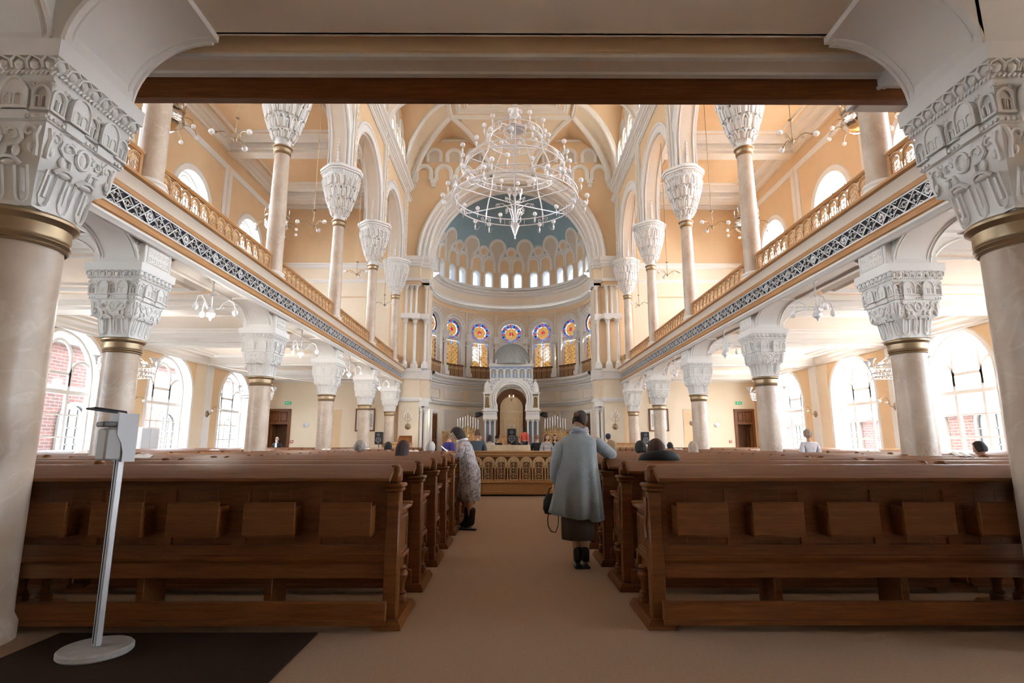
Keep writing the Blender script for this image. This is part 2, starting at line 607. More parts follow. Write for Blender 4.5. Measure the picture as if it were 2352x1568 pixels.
# ------------------------------------------------------------ far ends of the aisles, back wall
for sx, side in ((-1, 'left'), (1, 'right')):
    h = mapY(YE)
    fw = MB()
    a, b = sorted((sx * 6.9, sx * 13.6))
    dx = (-13.6, -12.2) if sx < 0 else (12.35, 13.75)
    dx = (-13.4, -12.15) if sx < 0 else (12.3, 13.4)
    # ground floor with a door hole
    if sx < 0:
        plate(fw, dx[1], b, 0, 5.1, h, PALE)
        plate(fw, a, dx[0], 0, 5.1, h, PALE)
    else:
        plate(fw, a, dx[0], 0, 5.1, h, PALE)
        plate(fw, dx[1], b, 0, 5.1, h, PALE)
    plate(fw, dx[0], dx[1], 3.2, 5.1, h, PALE)
    plate(fw, a, b, 5.1, 11.3, h, PALE)
    plate(fw, a, b, 11.3, 15.6, h, TAN)
    for z, d, k in ((11.3, .14, .3), (10.45, .08, .18), (14.95, .4, .6), (4.72, .28, .36)):
        sweep(fw, [(a, z), (b, z)], corn(d, k), h, WHITE)
    # shallow recesses beside the framed pictures
    n0, n1 = (-10.58, -9.38) if sx < 0 else (9.5, 10.75)
    slab(fw, n0, n1, .4, 3.2, h, TAN, 0, .012)
    frame(fw, n0, n1, .4, 3.2, h, CREAM, .05, .03)
    n0, n1 = (-10.3, -8.3) if sx < 0 else (8.3, 10.3)
    slab(fw, n0, n1, 6.4, 9.6, h, PALE, 0, .02)
    frame(fw, n0, n1, 6.4, 9.6, h, TAN, .1, .05)
    slab(fw, a, b, 0, .35, h, WOODD, 0, .03)
    struct(fw, 'wall_front_' + side)
    # door in the end wall
    o = empty('door_%d' % (1 if sx < 0 else 2), (0, 0, 0))
    o['kind'] = 'structure'
    f = MB()
    x0, x1 = dx
    fh = mapY(YE - .02)
    for q in ((x0, x0 + .14), (x1 - .14, x1)):
        slab(f, q[0], q[1], 0, 3.2, fh, WOOD, -.3, .06)
    slab(f, x0, x1, 3.1, 3.22, fh, WOOD, -.3, .09)
    slab(f, x0 + .12, x1 - .12, 2.38, 2.48, fh, WOOD, -.2, .05)
    f.build('door_frame', o)
    p = MB()
    slab(p, x0 + .14, x1 - .14, 2.48, 3.1, fh, WOOD, -.1, .0)
    for q in (0, 1):
        w2 = (x1 - x0 - .28) / 2
        frame(p, x0 + .22 + q * w2, x0 + .06 + (q + 1) * w2, 2.56, 3.02, fh, WOOD, .05, .03)
    p.build('transom_panel', o)
    dk = MB()
    dk.box(x0 + .14, x1 - .14, YE + .9, YE + .95, 0, 2.4, WOODD)
    dk.box(x0 + .1, x0 + .14, YE, YE + .95, 0, 2.4, WOODD)
    dk.box(x1 - .14, x1 - .1, YE, YE + .95, 0, 2.4, WOODD)
    dk.box(x0 + .1, x1 - .1, YE, YE + .95, 2.38, 2.42, WOODD)
    dk.build('lobby_panel', o)
    lf = MB()
    lx = x0 + .16 if sx < 0 else x1 - .16
    lf.box(min(lx, lx - .05 * sx), max(lx, lx - .05 * sx), YE - .02, YE + .62, .02, 2.36, WOOD)
    for z0, z1 in ((.2, 1.0), (1.15, 2.2)):
        frame(lf, YE + .08, YE + .52, z0, z1, mapX(lx - (.05 * sx if sx > 0 else -.05), -sx), WOOD, .04, .02)
    l = lf.build('door_leaf', o)
    hd = MB()
    hd.box(min(lx - sx * .05, lx - sx * .1), max(lx - sx * .05, lx - sx * .1), YE + .5, YE + .54, 1.0, 1.2, BRASS)
    hd.build('handle', l)

bw = MB()
h = mapY(-4, 1)
plate(bw, -14, 14, 0, 19.5, h, PALE)
struct(bw, 'wall_back')

# ------------------------------------------------------------ gallery floors with coffered undersides
def coffer(mb, x0, x1, y0, y1, z, hb=.0, inner=True):
    h = mapZ(z)
    plate(mb, x0, x1, y0, y1, h, TAN)
    if inner:
        i = .75
        slab(mb, x0 + i, x1 - i, y0 + i, y1 - i, h, CREAM, 0, .05)
        frame(mb, x0 + i, x1 - i, y0 + i, y1 - i, h, WHITE, .3, .12)
        frame(mb, x0 + i + .45, x1 - i - .45, y0 + i + .45, y1 - i - .45, h, WHITE, .1, .09)


for sx, side in ((-1, 'left'), (1, 'right')):
    c = MB()
    xa, xb = sorted((sx * 6.95, sx * XW))
    ys = [-4] + COLY + [YE + .4]
    for i in range(len(ys) - 1):
        y0, y1 = ys[i] + .42, ys[i + 1] - .42
        coffer(c, xa, xb, y0, y1, 5.08)
        hz = mapZ(5.08)
        frame(c, xa + .05, xb - .05, y0 + .02, y1 - .02, hz, WHITE, .2, .14)
    for y in COLY:
        c.box(xa, xb, y - .42, y + .42, 4.80, 5.1, WHITE)
        c.box(xa, xb, y - .30, y + .30, 4.72, 4.82, WHITE)
    # beam over the columns and gallery floor
    xa2, xb2 = sorted((sx * 6.08, sx * 6.95))
    c.box(xa2, xb2, -4, YE, 4.80, 5.12, WHITE)
    for x in (6.12, 6.9):
        q0, q1 = sorted((sx * (x - .05), sx * (x + .05)))
        c.box(q0, q1, -4, YE, 4.76, 4.82, WHITE)
    q0, q1 = sorted((sx * 6.08, sx * XW))
    c.box(q0, q1, -4, YE, 5.12, 5.44, WOODG)
    struct(c, 'ceiling_aisle_' + side)
    # high ceiling above the gallery
    c = MB()
    xa, xb = sorted((sx * 7.0, sx * XW))
    for i in range(len(ys) - 1):
        y0, y1 = ys[i] + .45, ys[i + 1] - .45
        hz = mapZ(15.5)
        plate(c, xa, xb, y0, y1, hz, TAN)
        frame(c, xa + .25, xb - .6, y0 + .25, y1 - .25, hz, WHITE, .5, .22)
        frame(c, xa + .75, xb - 1.1, y0 + .75, y1 - .75, hz, WHITE, .14, .08)
    for y in COLY:
        c.box(xa, xb, y - .45, y + .45, 15.05, 15.52, WHITE)
        c.box(xa, xb, y - .30, y + .30, 14.9, 15.08, WHITE)
    q0, q1 = sorted((sx * 6.7, sx * 14.2))
    c.box(q0, q1, -4.2, YE + .6, 15.6, 15.8, GREY)
    struct(c, 'ceiling_gallery_' + side)

# ------------------------------------------------------------ low ceiling under the west gallery
c = MB()
c.box(-3.4, 3.4, 3.55, 4.40, 4.92, 5.1, CREAM)          # beam between the two front columns
hy = mapY(4.40, 1)
sweep(c, [(-6.1, 4.92), (6.1, 4.92)], [(0, -.02), (0, .02), (.03, .03), (.05, .05), (.09, .05), (.13, .05), (.16, .05), (.16, -.02)], hy, WHITE)
c.box(-6.1, 6.1, 4.40, 4.62, 5.06, 5.1, TAN)
c.box(-6.1, 6.1, 4.60, 4.62, 4.91, 5.1, TAN)
c.box(-6.1, 6.1, 4.62, 4.98, 4.90, 5.1, CREAM)
hz = mapZ(4.90)
for y, w in ((4.65, .05), (4.90, .06)):
    c.box(-6.1, 6.1, y - w / 2, y + w / 2, 4.87, 4.92, WHITE)
c.box(-6.1, 6.1, -4, 3.6, 5.02, 5.1, CREAM)
c.box(-3.4, 3.4, 3.48, 3.6, 4.96, 5.06, WHITE)
for sx in (-1, 1):
    a, b = sorted((sx * 3.4, sx * 4.25))
    c.box(a, b, -4, 4.40, 4.92, 5.1, CREAM)
    a, b = sorted((sx * 4.25, sx * 6.1))
    c.box(a, b, 3.6, 4.40, 4.92, 5.1, CREAM)
c.box(-6.1, 6.1, -4, 5.0, 5.1, 5.4, WHITE)
struct(c, 'ceiling_entrance')
t = MB()
hw = mapY(4.98, 1)
sweep(t, [(-6.0, 4.66), (6.0, 4.66)], [(0, -.0), (0, .06), (.03, .09), (.08, .09), (.1, .06), (.17, .05), (.19, .08), (.24, .08), (.24, 0)], hw, WOOD)
t.box(-6.0, 6.0, 4.95, 4.98, 4.66, 4.90, WOOD)
struct(t, 'trim_1')
# ------------------------------------------------------------ columns and their capitals
def rot4(mb, f):
    for k in range(4):
        mb.join(f, Matrix.Rotation(k * PI / 2, 4, 'Z'))


def sq_capital():
    """square cushion capital, 1.2 m tall, local z from 0"""
    mb = MB()
    prof = [(0.0, .245), (.06, .25), (.22, .262), (.30, .30), (.34, .335), (.42, .352), (.60, .365), (.605, .385), (.655, .385), (.66, .372), (.66, .375), (.93, .395), (.945, .41), (.965, .41), (.975, .40), (1.06, .44), (1.065, .46), (1.2, .465)]
    rows = []
    for z, w in prof:
        k = .42 if z < .25 else (.3 if z < .31 else (.1 if z < .6 else .02))   # corner rounding
        pts = []
        n = 5
        for q in range(4):
            for j in range(n):
                a = PI / 4 * (2 * j / (n - 1) - 1)
                rr = w * ((1 - k) / max(abs(cos(a)), abs(sin(a))) + k * 1.06)
                if z >= .25 and z < .6 and abs(abs(a) - PI / 4) > .1: rr *= .985
                b = a + q * PI / 2
                pts.append((rr * cos(b), rr * sin(b), z))
        rows.append(pts)
    mb.grid(rows, CAPW, cu=True)
    k = len(mb.v)
    mb.f.append(tuple(range(k - 20, k))); mb.m.append(0)
    f = MB()
    # h: u across, z up, d outward from the sloping face
    def wz(z):
        for (z0, w0), (z1, w1) in zip(prof, prof[1:]):
            if z <= z1: return w0 + (w1 - w0) * (z - z0) / max(1e-6, z1 - z0)
        return .46
    h = lambda u, z, d=0.0: (wz(z) * (.985 if .25 < z < .6 else 1) + d, u, z)
    def T(path, r, d=.0, n=5, flat=1.0, tp=None):
        f.tube([h(u, z, d) for u, z in path], r, CAPW, n, taper=tp)
    # egg row under the abacus
    for i in range(8):
        u = -.385 + .11 * i
        f.ball(h(u, 1.02, .0), .045, CAPW, 6, 4, (.7, .85, 1.0))
        T([(u - .05, .99), (u - .045, 1.04), (u, 1.062), (u + .045, 1.04), (u + .05, .99)], .011, .012, 4)
    # rope
    for i in range(24):
        u = -.40 + .8 * i / 23
        f.tube([h(u - .012, .942, .012), h(u + .012, .968, .012)], .011, CAPW, 4)
    # arcaded tier
    for c, w, zt, d in ((-.155, .085, .845, .045), (.155, .085, .845, .045), (-.33, .055, .82, .014), (.0, .055, .82, .014), (.33, .055, .82, .014)):
        z0 = .68
        o = arch(c, w, z0, zt - w * .5, 8, .15)
        if d > .03:
            f.poly(o, CAPW, h=lambda u, z: h(u, z, d))
            f.grid([[h(u, z, -.01) for u, z in o], [h(u, z, d) for u, z in o]], CAPW)
        T(o, .012, d + .004, 4)
        for q in (-.45, .45):
            T(arch(c + q * w, w * .3, z0 + .02, zt - w * 1.0, 5), .007, d + .003, 4)
        T([(c - w - .01, z0), (c + w + .01, z0)], .012, d + .008, 4)
        for q in (-1, 1):
            T(spiral(c + q * w * 1.1, .885, .022, 0, 1.1, 8, q), .007, .004, 4)
    # ledge with dentils
    for i in range(20):
        u = -.37 + .74 * i / 19
        f.box(.384, .40, u - .011, u + .011, .613, .638, CAPW)
    for c in (-.155, .155):
        f.box(.36, .408, c - .085, c + .085, .60, .672, CAPW)
    # foliage tier
    T([(.06 * cos(a), .49 + .075 * sin(a)) for a in [2 * PI * i / 14 for i in range(15)]], .014, .012, 5)
    f.ball(h(0, .49, .0), .04, CAPW, 8, 4, (.5, .8, 1.2))
    for q in (-1, 1):
        T([(q * u, z) for u, z in spiral(.14, .50, .055, PI, .95, 12, -1)], .013, .012, 5, tp=lambda t: 1 - .5 * t)
        T([(q * u, z) for u, z in spiral(.255, .52, .05, 0, .95, 12, 1)], .012, .012, 5, tp=lambda t: 1 - .5 * t)
        T([(q * u, z) for u, z in [(.09, .36), (.10, .42), (.17, .43), (.21, .47), (.20, .53), (.24, .58)]], .014, .012, 5)
        T([(q * u, z) for u, z in [(.30, .35), (.31, .42), (.30, .5), (.325, .57)]], .016, .008, 5)
        f.ball(h(q * .17, .385, .01), .035, CAPW, 7, 4, (.6, .8, 1.3))
        f.ball(h(q * .205, .56, .0), .028, CAPW, 6, 4, (.6, .9, 1.1))
        f.ball(h(q * .10, .565, .0), .022, CAPW, 6, 4, (.6, 1.2, .8))
        f.ball(h(q * .275, .41, .01), .028, CAPW, 6, 4, (.6, .8, 1.4))
        for t in range(5):
            a = PI / 2 + (t - 2) * .5
            f.tube([h(q * .17, .50, .0), h(q * (.17 + .032 * cos(a)), .50 + .032 * sin(a), .012)], .008, CAPW, 4)
    # curled lip and tall U flutes of the neck
    for c in (-.105, .105):
        f.ball(h(c, .315, .0), .045, CAPW, 8, 5, (.9, 1.5, .55))
        T([(c - .075, .30), (c - .05, .335), (c, .345), (c + .05, .335), (c + .075, .30)], .016, .02, 5)
    for c in (-.175, -.0, .175):
        o = [(c - .045, .30), (c - .045, .10), (c - .03, .055), (c, .04), (c + .03, .055), (c + .045, .10), (c + .045, .30)]
        T(o, .010, .006, 4)
        T([(c, .28), (c, .11)], .014, .0, 4)
    for i in range(4):
        f.box(.245, .262, -.26 + .14 * i, -.16 + .14 * i, .0, .012, CAPW)
    rot4(mb, f)
    return mb


def tall_capital():
    """honeycomb capital, 1.95 m tall"""
    mb = MB()
    tiers = [(0, .20, .05), (.18, .24, .15), (.42, .355, .5), (.80, .465, .75), (1.22, .575, .85), (1.60, .65, .9), (1.68, .68, .9), (1.95, .70, .9)]

    def rad(a, hw, sq):
        c_, s_ = abs(cos(a)), abs(sin(a))
        m = max(c_, s_)
        oc = max(m, (c_ + s_) * .78)          # chamfered square
        return hw * ((1 - sq) + sq / oc)
    N = 48
    rows = []
    zz = []
    for (z0, w0, q0), (z1, w1, q1) in zip(tiers, tiers[1:]):
        for t in (0, .85):
            zz.append((z0 + (z1 - z0) * t, (w0 + (w1 - w0) * (t * .45)) * .95, q0 + (q1 - q0) * t))
    zz += [(1.95, .70, .9)]
    for z, w, q in zz:
        rows.append([(rad(2 * PI * j / N, w, q) * cos(2 * PI * j / N), rad(2 * PI * j / N, w, q) * sin(2 * PI * j / N), z) for j in range(N)])
    mb.grid(rows, CAPW, cu=True)
    k = len(mb.v)
    mb.f.append(tuple(range(k - N, k))); mb.m.append(0)
    for ti, ((z0, w0, q0), (z1, w1, q1)) in enumerate(list(zip(tiers, tiers[1:]))[1:5]):
        n = (12, 16, 20, 20)[ti]
        for i in range(n):
            a = 2 * PI * (i + .5 * (ti % 2)) / n
            da = PI / n * .86
            H = z1 - z0
            def h(u, z, d=0.0, a=a, da=da):
                b = a + u * da
                t = (z - z0) / H
                # niches hang forward as they rise
                w = w0 + (w1 - w0) * min(1, .15 + t)
                r = rad(b, w, q1) + d - .012
                return (r * cos(b), r * sin(b), z)
            up = [(-1, z0 + H * .1), (-1, z0 + H * .55), (-.75, z0 + H * .78), (-.35, z0 + H * .92), (0, z0 + H), (.35, z0 + H * .92), (.75, z0 + H * .78), (1, z0 + H * .55), (1, z0 + H * .1)]
            mb.tube([h(u, z, .02) for u, z in up], .024 + .004 * ti, CAPW, 4)
            mb.grid([[h(u * .98, z0 + H * .1, -.01) for u in (-.8, 0, .8)], [h(u * .98, z0 + H * .7, .02) for u in (-.8, 0, .8)]], CAPW)
            if i % 2:
                p = h(0, z0 - H * .04, .012)
                mb.ball(p, .03 + .006 * ti, CAPW, 6, 4, (1, 1, 1.6))
                mb.tube([h(0, z0 + H * .1, .015), h(0, z0 + H * .6, .02)], .02 + .004 * ti, CAPW, 5)
    for i in range(36):
        a = 2 * PI * i / 36
        r = rad(a, .67, .9)
        mb.ball((r * cos(a), r * sin(a), 1.72), .04, CAPW, 5, 3, (.7, .7, 1))
    N = 48
    for z0, z1, e in ((1.78, 1.84, .03), (1.86, 1.97, .05)):
        mb.lathe([(0, 0)], CAPW) if False else None
        rr = [[(rad(2 * PI * j / N, .70 + e, .9) * cos(2 * PI * j / N), rad(2 * PI * j / N, .70 + e, .9) * sin(2 * PI * j / N), z) for j in range(N)] for z in (z0, z1)]
        base = len(mb.v)
        mb.grid(rr, CAPW, cu=True)
        mb.f.append(tuple(range(base, base + N))[::-1]); mb.m.append(0)
        mb.f.append(tuple(range(base + N, base + 2 * N))); mb.m.append(0)
    return mb


def collar_mb(r, s=1.0):
    mb = MB()
    mb.lathe([(r, 0), (r + .012, 0), (r + .022, .012 * s), (r + .012, .024 * s), (r + .02, .035 * s), (r + .032, .046 * s), (r + .02, .06 * s), (r + .028, .07 * s), (r + .03, .085 * s), (r + .028, .165 * s), (r + .045, .18 * s), (r + .068, .20 * s), (r + .07, .22 * s), (r + .05, .24 * s), (r - .01, .245 * s)], BRASS, 40)
    return mb


def bracket(mb, x0, y0, z0, dx, dy, L, H, w, m=WHITE):
    """quarter arch bracket growing from a face in direction (dx, dy)"""
    n = 12
    cv = [(L * (1 - cos(PI / 2 * i / n)), (H - .06) * sin(PI / 2 * i / n)) for i in range(n + 1)]
    pts = [(-.02, 0)] + cv + [(L + .05, H - .06), (L + .05, H), (-.02, H)]
    px, py = -dy, dx
    def P(t, z, s): return (x0 + dx * t + px * s, y0 + dy * t + py * s, z0 + z)
    for s in (-w / 2, w / 2):
        mb.poly(pts, m, h=lambda u, v: P(u, v, s))
    mb.grid([[P(t, z, -w / 2) for t, z in pts], [P(t, z, w / 2) for t, z in pts]], m)
    for s in (-w / 2, w / 2):
        mb.tube([P(t, z, s) for t, z in cv], .022, m, 5)
        mb.tube([P(t, z + .0, s * .82) for t, z in cv], .014, m, 5)


shaft_lo = MB(); shaft_lo.lathe([(.30, 0), (.30, .10), (.272, .16), (.272, .2), (.268, .25), (.262, 1.6), (.252, 2.8)], MARBLE, 40)
sqc = sq_capital()
col_lo = empty('column', (-6.5, 9.1, 0))
shaft_lo.build('shaft', col_lo)
collar_mb(.252).build('collar', col_lo, loc=(0, 0, 2.78))
cap_o = sqc.build('capital', col_lo, loc=(0, 0, 3.02), smooth=50)


def impost(dirs, name='impost_block', aisle=1):
    mb = MB()
    mb.box(-.42, .42, -.36, .36, 4.22, 4.82, WHITE, .012)
    for s in (-1, 1):                   # carved field on the nave face and sides
        hh = mapX(s * .42, s)
        frame(mb, -.29, .29, 4.28, 4.76, hh, WHITE, .03, .015)
        for i in range(5):
            for j in range(4):
                mb.tube([hh(-.22 + .11 * i + .035 * cos(a), 4.34 + .12 * j + .035 * sin(a), .004) for a in [k * PI / 3 * (1 if (i + j) % 2 else -1) for k in range(6)]], .007, WHITE, 4)
    for dx, dy, L in dirs:
        x0, y0 = dx * .40, dy * .34
        bracket(mb, x0, y0, 4.22, dx, dy, L, .60, .62 if dy else .56)
        if dy:
            for s in (-.31, .31):
                hh = mapX(s, 1 if s > 0 else -1)
                a, b = sorted((y0 + dy * .08, y0 + dy * .45))
                mb.tube([hh(y0 + dy * .05, 4.34, .003), hh(y0 + dy * .05, 4.76, .003), hh(y0 + dy * (L - .1), 4.76, .003)], .008, WHITE, 4)
    return mb


imp = impost([(0, 1, .85), (0, -1, .85), (1, 0, .95)])
imp_o = imp.build('impost_block', col_lo)
NUMW = ('first', 'second', 'third', 'fourth', 'fifth', 'sixth')
first = True
for sx, side in ((-1, 'left'), (1, 'right')):
    for i in range(1, 6):
        lab = 'ground floor marble column, %s from the entrance in the row under the %s gallery' % (NUMW[i - 1], side)
        if first:
            o = col_lo; first = False
            o['label'] = lab
        else:
            o = copy_tree(col_lo, label=lab)
        o.location = (sx * XC, COLY[i], 0)
        o.rotation_euler = (0, 0, PI if sx < 0 else 0)
        tag(o, None, 'column', 'ground floor columns carrying the galleries')
# the two big columns beside the camera
imp2 = impost([(0, 1, .0001), (1, 0, .62), (-1, 0, 1.2)])
near = None
for sx, side in ((-1, 'left'), (1, 'right')):
    lab = 'huge marble column with carved white capital at the %s edge of the picture' % side
    if near is None:
        near = empty('column', (0, 0, 0))
        o = shaft_lo.build('shaft', near); o.scale = (1.04, 1.04, 1)
        o = collar_mb(.262).build('collar', near, loc=(0, 0, 2.78)); o.scale = (1.02, 1.02, 1)
        o = bpy.data.objects.new('capital', cap_o.data); COL.objects.link(o); o.parent = near; o.location = (0, 0, 3.02); o.scale = (1.02, 1.02, 1)
        m2 = MB()
        m2.box(-.42, .42, -.38, .38, 4.22, 4.95, WHITE, .012)
        for dx, L in ((1, .66), (-1, 1.3)):
            bracket(m2, dx * .40, 0, 4.22, dx, 0, L, .70, .76)
        bracket(m2, 0, -.36, 4.22, 0, -1, 1.0, .70, .6)
        m2.build('impost_block', near)
        o = near
    else:
        o = copy_tree(near)
    o['label'] = lab
    o.location = (sx * 3.83, 4.06, 0)
    o.rotation_euler = (0, 0, PI if sx > 0 else 0)
    tag(o, None, 'column', 'big columns framing the entrance')
# gallery columns
up = empty('column', (0, 0, 0))
s = MB(); s.lathe([(.225, .36), (.222, 1.8), (.195, 3.75)], MARBLE, 32)
s.build('shaft', up)
s = MB(); s.lathe([(.34, 0), (.34, .1), (.325, .12), (.335, .16), (.325, .2), (.28, .22), (.275, .26), (.30, .29), (.29, .33), (.235, .36), (.22, .38)], WHITE, 32)
s.build('base', up)
collar_mb(.197, 1.0).build('collar', up, loc=(0, 0, 3.72))
tall_capital().build('capital', up, loc=(0, 0, 3.95), smooth=50)
first = True
for sx, side in ((-1, 'left'), (1, 'right')):
    for i in range(1, 6):
        lab = 'slender marble column with tall honeycomb capital, %s from the entrance on the %s gallery' % (NUMW[i - 1], side)
        o = up if first else copy_tree(up)
        first = False
        o['label'] = lab
        o.location = (sx * 6.42, COLY[i], 5.46)
        tag(o, None, 'column', 'gallery columns under the high arches')

# ------------------------------------------------------------ high nave walls over the arcade
ZS = 16.6                                       # springing of the vault
ZF = 19.6
for sx, side in ((-1, 'left'), (1, 'right')):
    Xi, Xo = sx * 6.1, sx * 6.78
    hi, ho = mapX(Xi, -sx), mapX(Xo, sx)
    n = MB()
    for i in range(5):
        y = MIDY[i + 1]
        o = arch(y, 2.12, 11.4, 12.1, 22)
        cell(n, o, (y - 2.6, y + 2.6, 11.4, 16.0), hi, TAN, .68, CREAM, opn=True)
        cell(n, o, (y - 2.6, y + 2.6, 11.4, 16.0), ho, TAN)
        for w0, m in ((0.0, WHITE),):
            sweep(n, o, [(-.0, -.02), (0, .05), (.06, .07), (.1, .05), (.3, .05), (.34, .09), (.42, .09), (.45, .0)], hi, m)
            sweep(n, o, [(-.0, -.02), (0, .05), (.3, .05), (.34, .09), (.42, .09), (.45, .0)], ho, m)
        # mouldings and a hanging leaf ornament on the underside
        for dd in (.08, .6):
            sweep(n, arch(y, 2.10, 11.45, 12.1, 22), [(0, -dd - .03), (.0, -dd + .03), (-.04, -dd + .03), (-.04, -dd - .03)], hi, WHITE)
        for q in (-1, 1):
            for t in range(9):
                n.ball(hi(y + q * (2.10 - .0 * t), 11.6 + t * .14, -.34), .07 - .005 * t, WHITE, 6, 4, (1, .5, 1.4))
    n.box(min(Xi, Xo), max(Xi, Xo), 29.9 - .0, YE + .4, 11.4, 16.0, CREAM)
    n.box(min(Xi, Xo), max(Xi, Xo), -4, 3.9, 5.44, 16.0, PALE)
    # pilaster strips rising from the capitals
    for y in COLY[1:]:
        slab(n, y - .30, y + .30, 11.4, 16.0, hi, WHITE, 0, .12)
        slab(n, y - .16, y + .16, 11.4, 16.0, hi, CREAM, .12, .17)
        for t in range(16):
            z = 11.8 + t * .27
            for q in (-1, 1):
                n.tube([hi(y + q * a, z + b, .175) for a, b in ((.0, 0), (.05, .05), (.10, .13), (.05, .2))], .018, WHITE, 4)
    for z0 in (15.35, 16.0):
        sweep(n, [(-4, z0), (YE, z0)], corn(.22 if z0 < 16 else .32, .22 if z0 < 16 else .36), hi, WHITE)
    # clerestory: three small windows per bay under clustered blind arches
    plate(n, -4, 3.9, 16.0, ZF + .2, hi, TAN)
    plate(n, 29.9, YE + .2, 16.0, ZF + .2, hi, TAN)
    for i in range(5):
        y = MIDY[i + 1]
        for k, c in enumerate((-1.3, 0, 1.3)):
            a, b = ((-2.6, -.65), (-.65, .65), (.65, 2.6))[k]
            cell(n, arch(y + c, .34, 16.55, 17.35, 8), (y + a, y + b, 16.0, ZF + .2), hi, TAN, .5, WHITE)
            sweep(n, arch(y + c, .52, 16.5, 17.45, 10), band(.2, .1), hi, WHITE)
        for c in (-.65, .65):
            sweep(n, shoe(y + c, .38, 17.95, 18.35, 12, 20), band(.18, .1), hi, WHITE)
            n.poly(shoe(y + c, .34, 17.95, 18.35, 12, 20), GREY, h=lambda u, z: hi(u, z, .01))
        for c in (-1.95, -.65, .65, 1.95):
            slab(n, y + c - .16, y + c + .16, 16.5, 16.75, hi, WHITE, 0, .2)
            slab(n, y + c - .11, y + c + .11, 16.36, 16.5, hi, WHITE, 0, .12)
        portal(sx * 6.7, y, 17.0, 1.5, 3.4, (0, R(90) * sx, 0))
    struct(n, 'wall_nave_' + side)

# ------------------------------------------------------------ vault over the nave
def lun(t):
    t = abs(t)
    return (1 - t ** 1.7) ** .62 if t < 1 else 0


def cove(d, D):
    if d >= D: return 1.0
    return math.sqrt(max(0, 1 - ((D - d) / D) ** 2)) if d > 0 else 0


DX, DE = 2.7, 2.2
def vault(x, y):
    c = min(cove(6.1 - abs(x), DX), cove(YE - y, DE))
    l = 0
    for i in range(5):
        l = max(l, lun((y - MIDY[i + 1]) / 2.35)) if y < 30 else l
    if y > YE - DE - .05:
        l2 = lun((abs(x) - 3.45) / 2.45)
        # east lunettes only matter close to the east wall, side lunettes near the side walls
        if YE - y < 6.1 - abs(x): l = l2
    elif 6.1 - abs(x) > DX: l = 0
    return max(c, l), l > c + 1e-4


v = MB()
nx, ny = 122, 175
xs = [-6.1 + 12.2 * i / nx for i in range(nx + 1)]
ys = [3.9 + (YE - 3.9) * (1 - (1 - j / ny)) for j in range(ny + 1)]
vs = [[vault(x, y) for x in xs] for y in ys]
base = [(x, y, ZS + (ZF - ZS) * vs[j][i][0]) for j, y in enumerate(ys) for i, x in enumerate(xs)]
fa, fb = [], []
for j in range(ny):
    for i in range(nx):
        q = (j * (nx + 1) + i, j * (nx + 1) + i + 1, (j + 1) * (nx + 1) + i + 1, (j + 1) * (nx + 1) + i)
        t = vs[j][i][1] + vs[j + 1][i][1] + vs[j][i + 1][1] + vs[j + 1][i + 1][1]
        (fa if t >= 2 else fb).append(q)
v.add(base, fa, TAN)
k0 = len(v.v) - len(base)
mi = v.mi(PALE)
for q in fb:
    v.f.append(tuple(a + k0 for a in q)); v.m.append(mi)
plate(v, -6.1, 6.1, -4, 3.9, mapZ(ZF), PALE)
# ribs on the groins
def rib(f, m=WHITE):
    v.tube([f(t / 20) for t in range(-20, 21)], .13, m, 6, flat=1.0)
    v.tube([f(t / 20 * .97) for t in range(-20, 21)], .17, m, 4, flat=.6)
def groin(D, t):
    H = lun(t)
    return D - D * math.sqrt(max(0, 1 - H * H)), ZS + (ZF - ZS) * H - .03
for sx in (-1, 1):
    for i in range(1, 5):
        def f(t, i=i, sx=sx):
            d, z = groin(DX, t)
            return (sx * (6.1 - d), MIDY[i + 1] + 2.35 * t, z)
        rib(f)
    def f(t, sx=sx):
        d, z = groin(DE, t)
        return (sx * 3.45 + 2.45 * t, YE - d, z)
    rib(f)
hz = mapZ(ZF)
xf, yf = 3.45, YE - DE
frame(v, -xf, xf, 4.5, yf, hz, WHITE, .22, .16)
frame(v, -xf + .5, xf - .5, 5.0, yf - .5, hz, WHITE, .3, .1)
frame(v, -xf + .95, xf - .95, 5.5, yf - .95, hz, WHITE, .22, .14)
plate(v, -xf + 1.15, xf - 1.15, 5.6, yf - 1.2, hz, TAN, .02)
for x in (-.85, .85):
    slab(v, x - .22, x + .22, 5.5, yf - 1.1, hz, WHITE, 0, .1)
y = yf - 1.2 - 2.0
while y > 6:
    slab(v, -xf + 1, xf - 1, y - .22, y + .22, hz, WHITE, 0, .1)
    y -= 2.4
v.box(-7.2, 7.2, -4.2, YE + 1.6, 20.0, 20.2, GREY)
struct(v, 'ceiling', smooth=25)
# ------------------------------------------------------------ east wall with the great arch
e = MB()
h = mapY(YE)
o = arch(0, 4.75, 0.0, 11.95, 40)
cell(e, o, (-6.95, 6.95, 0, 19.9), h, TAN, 1.5, CREAM, opn=True)
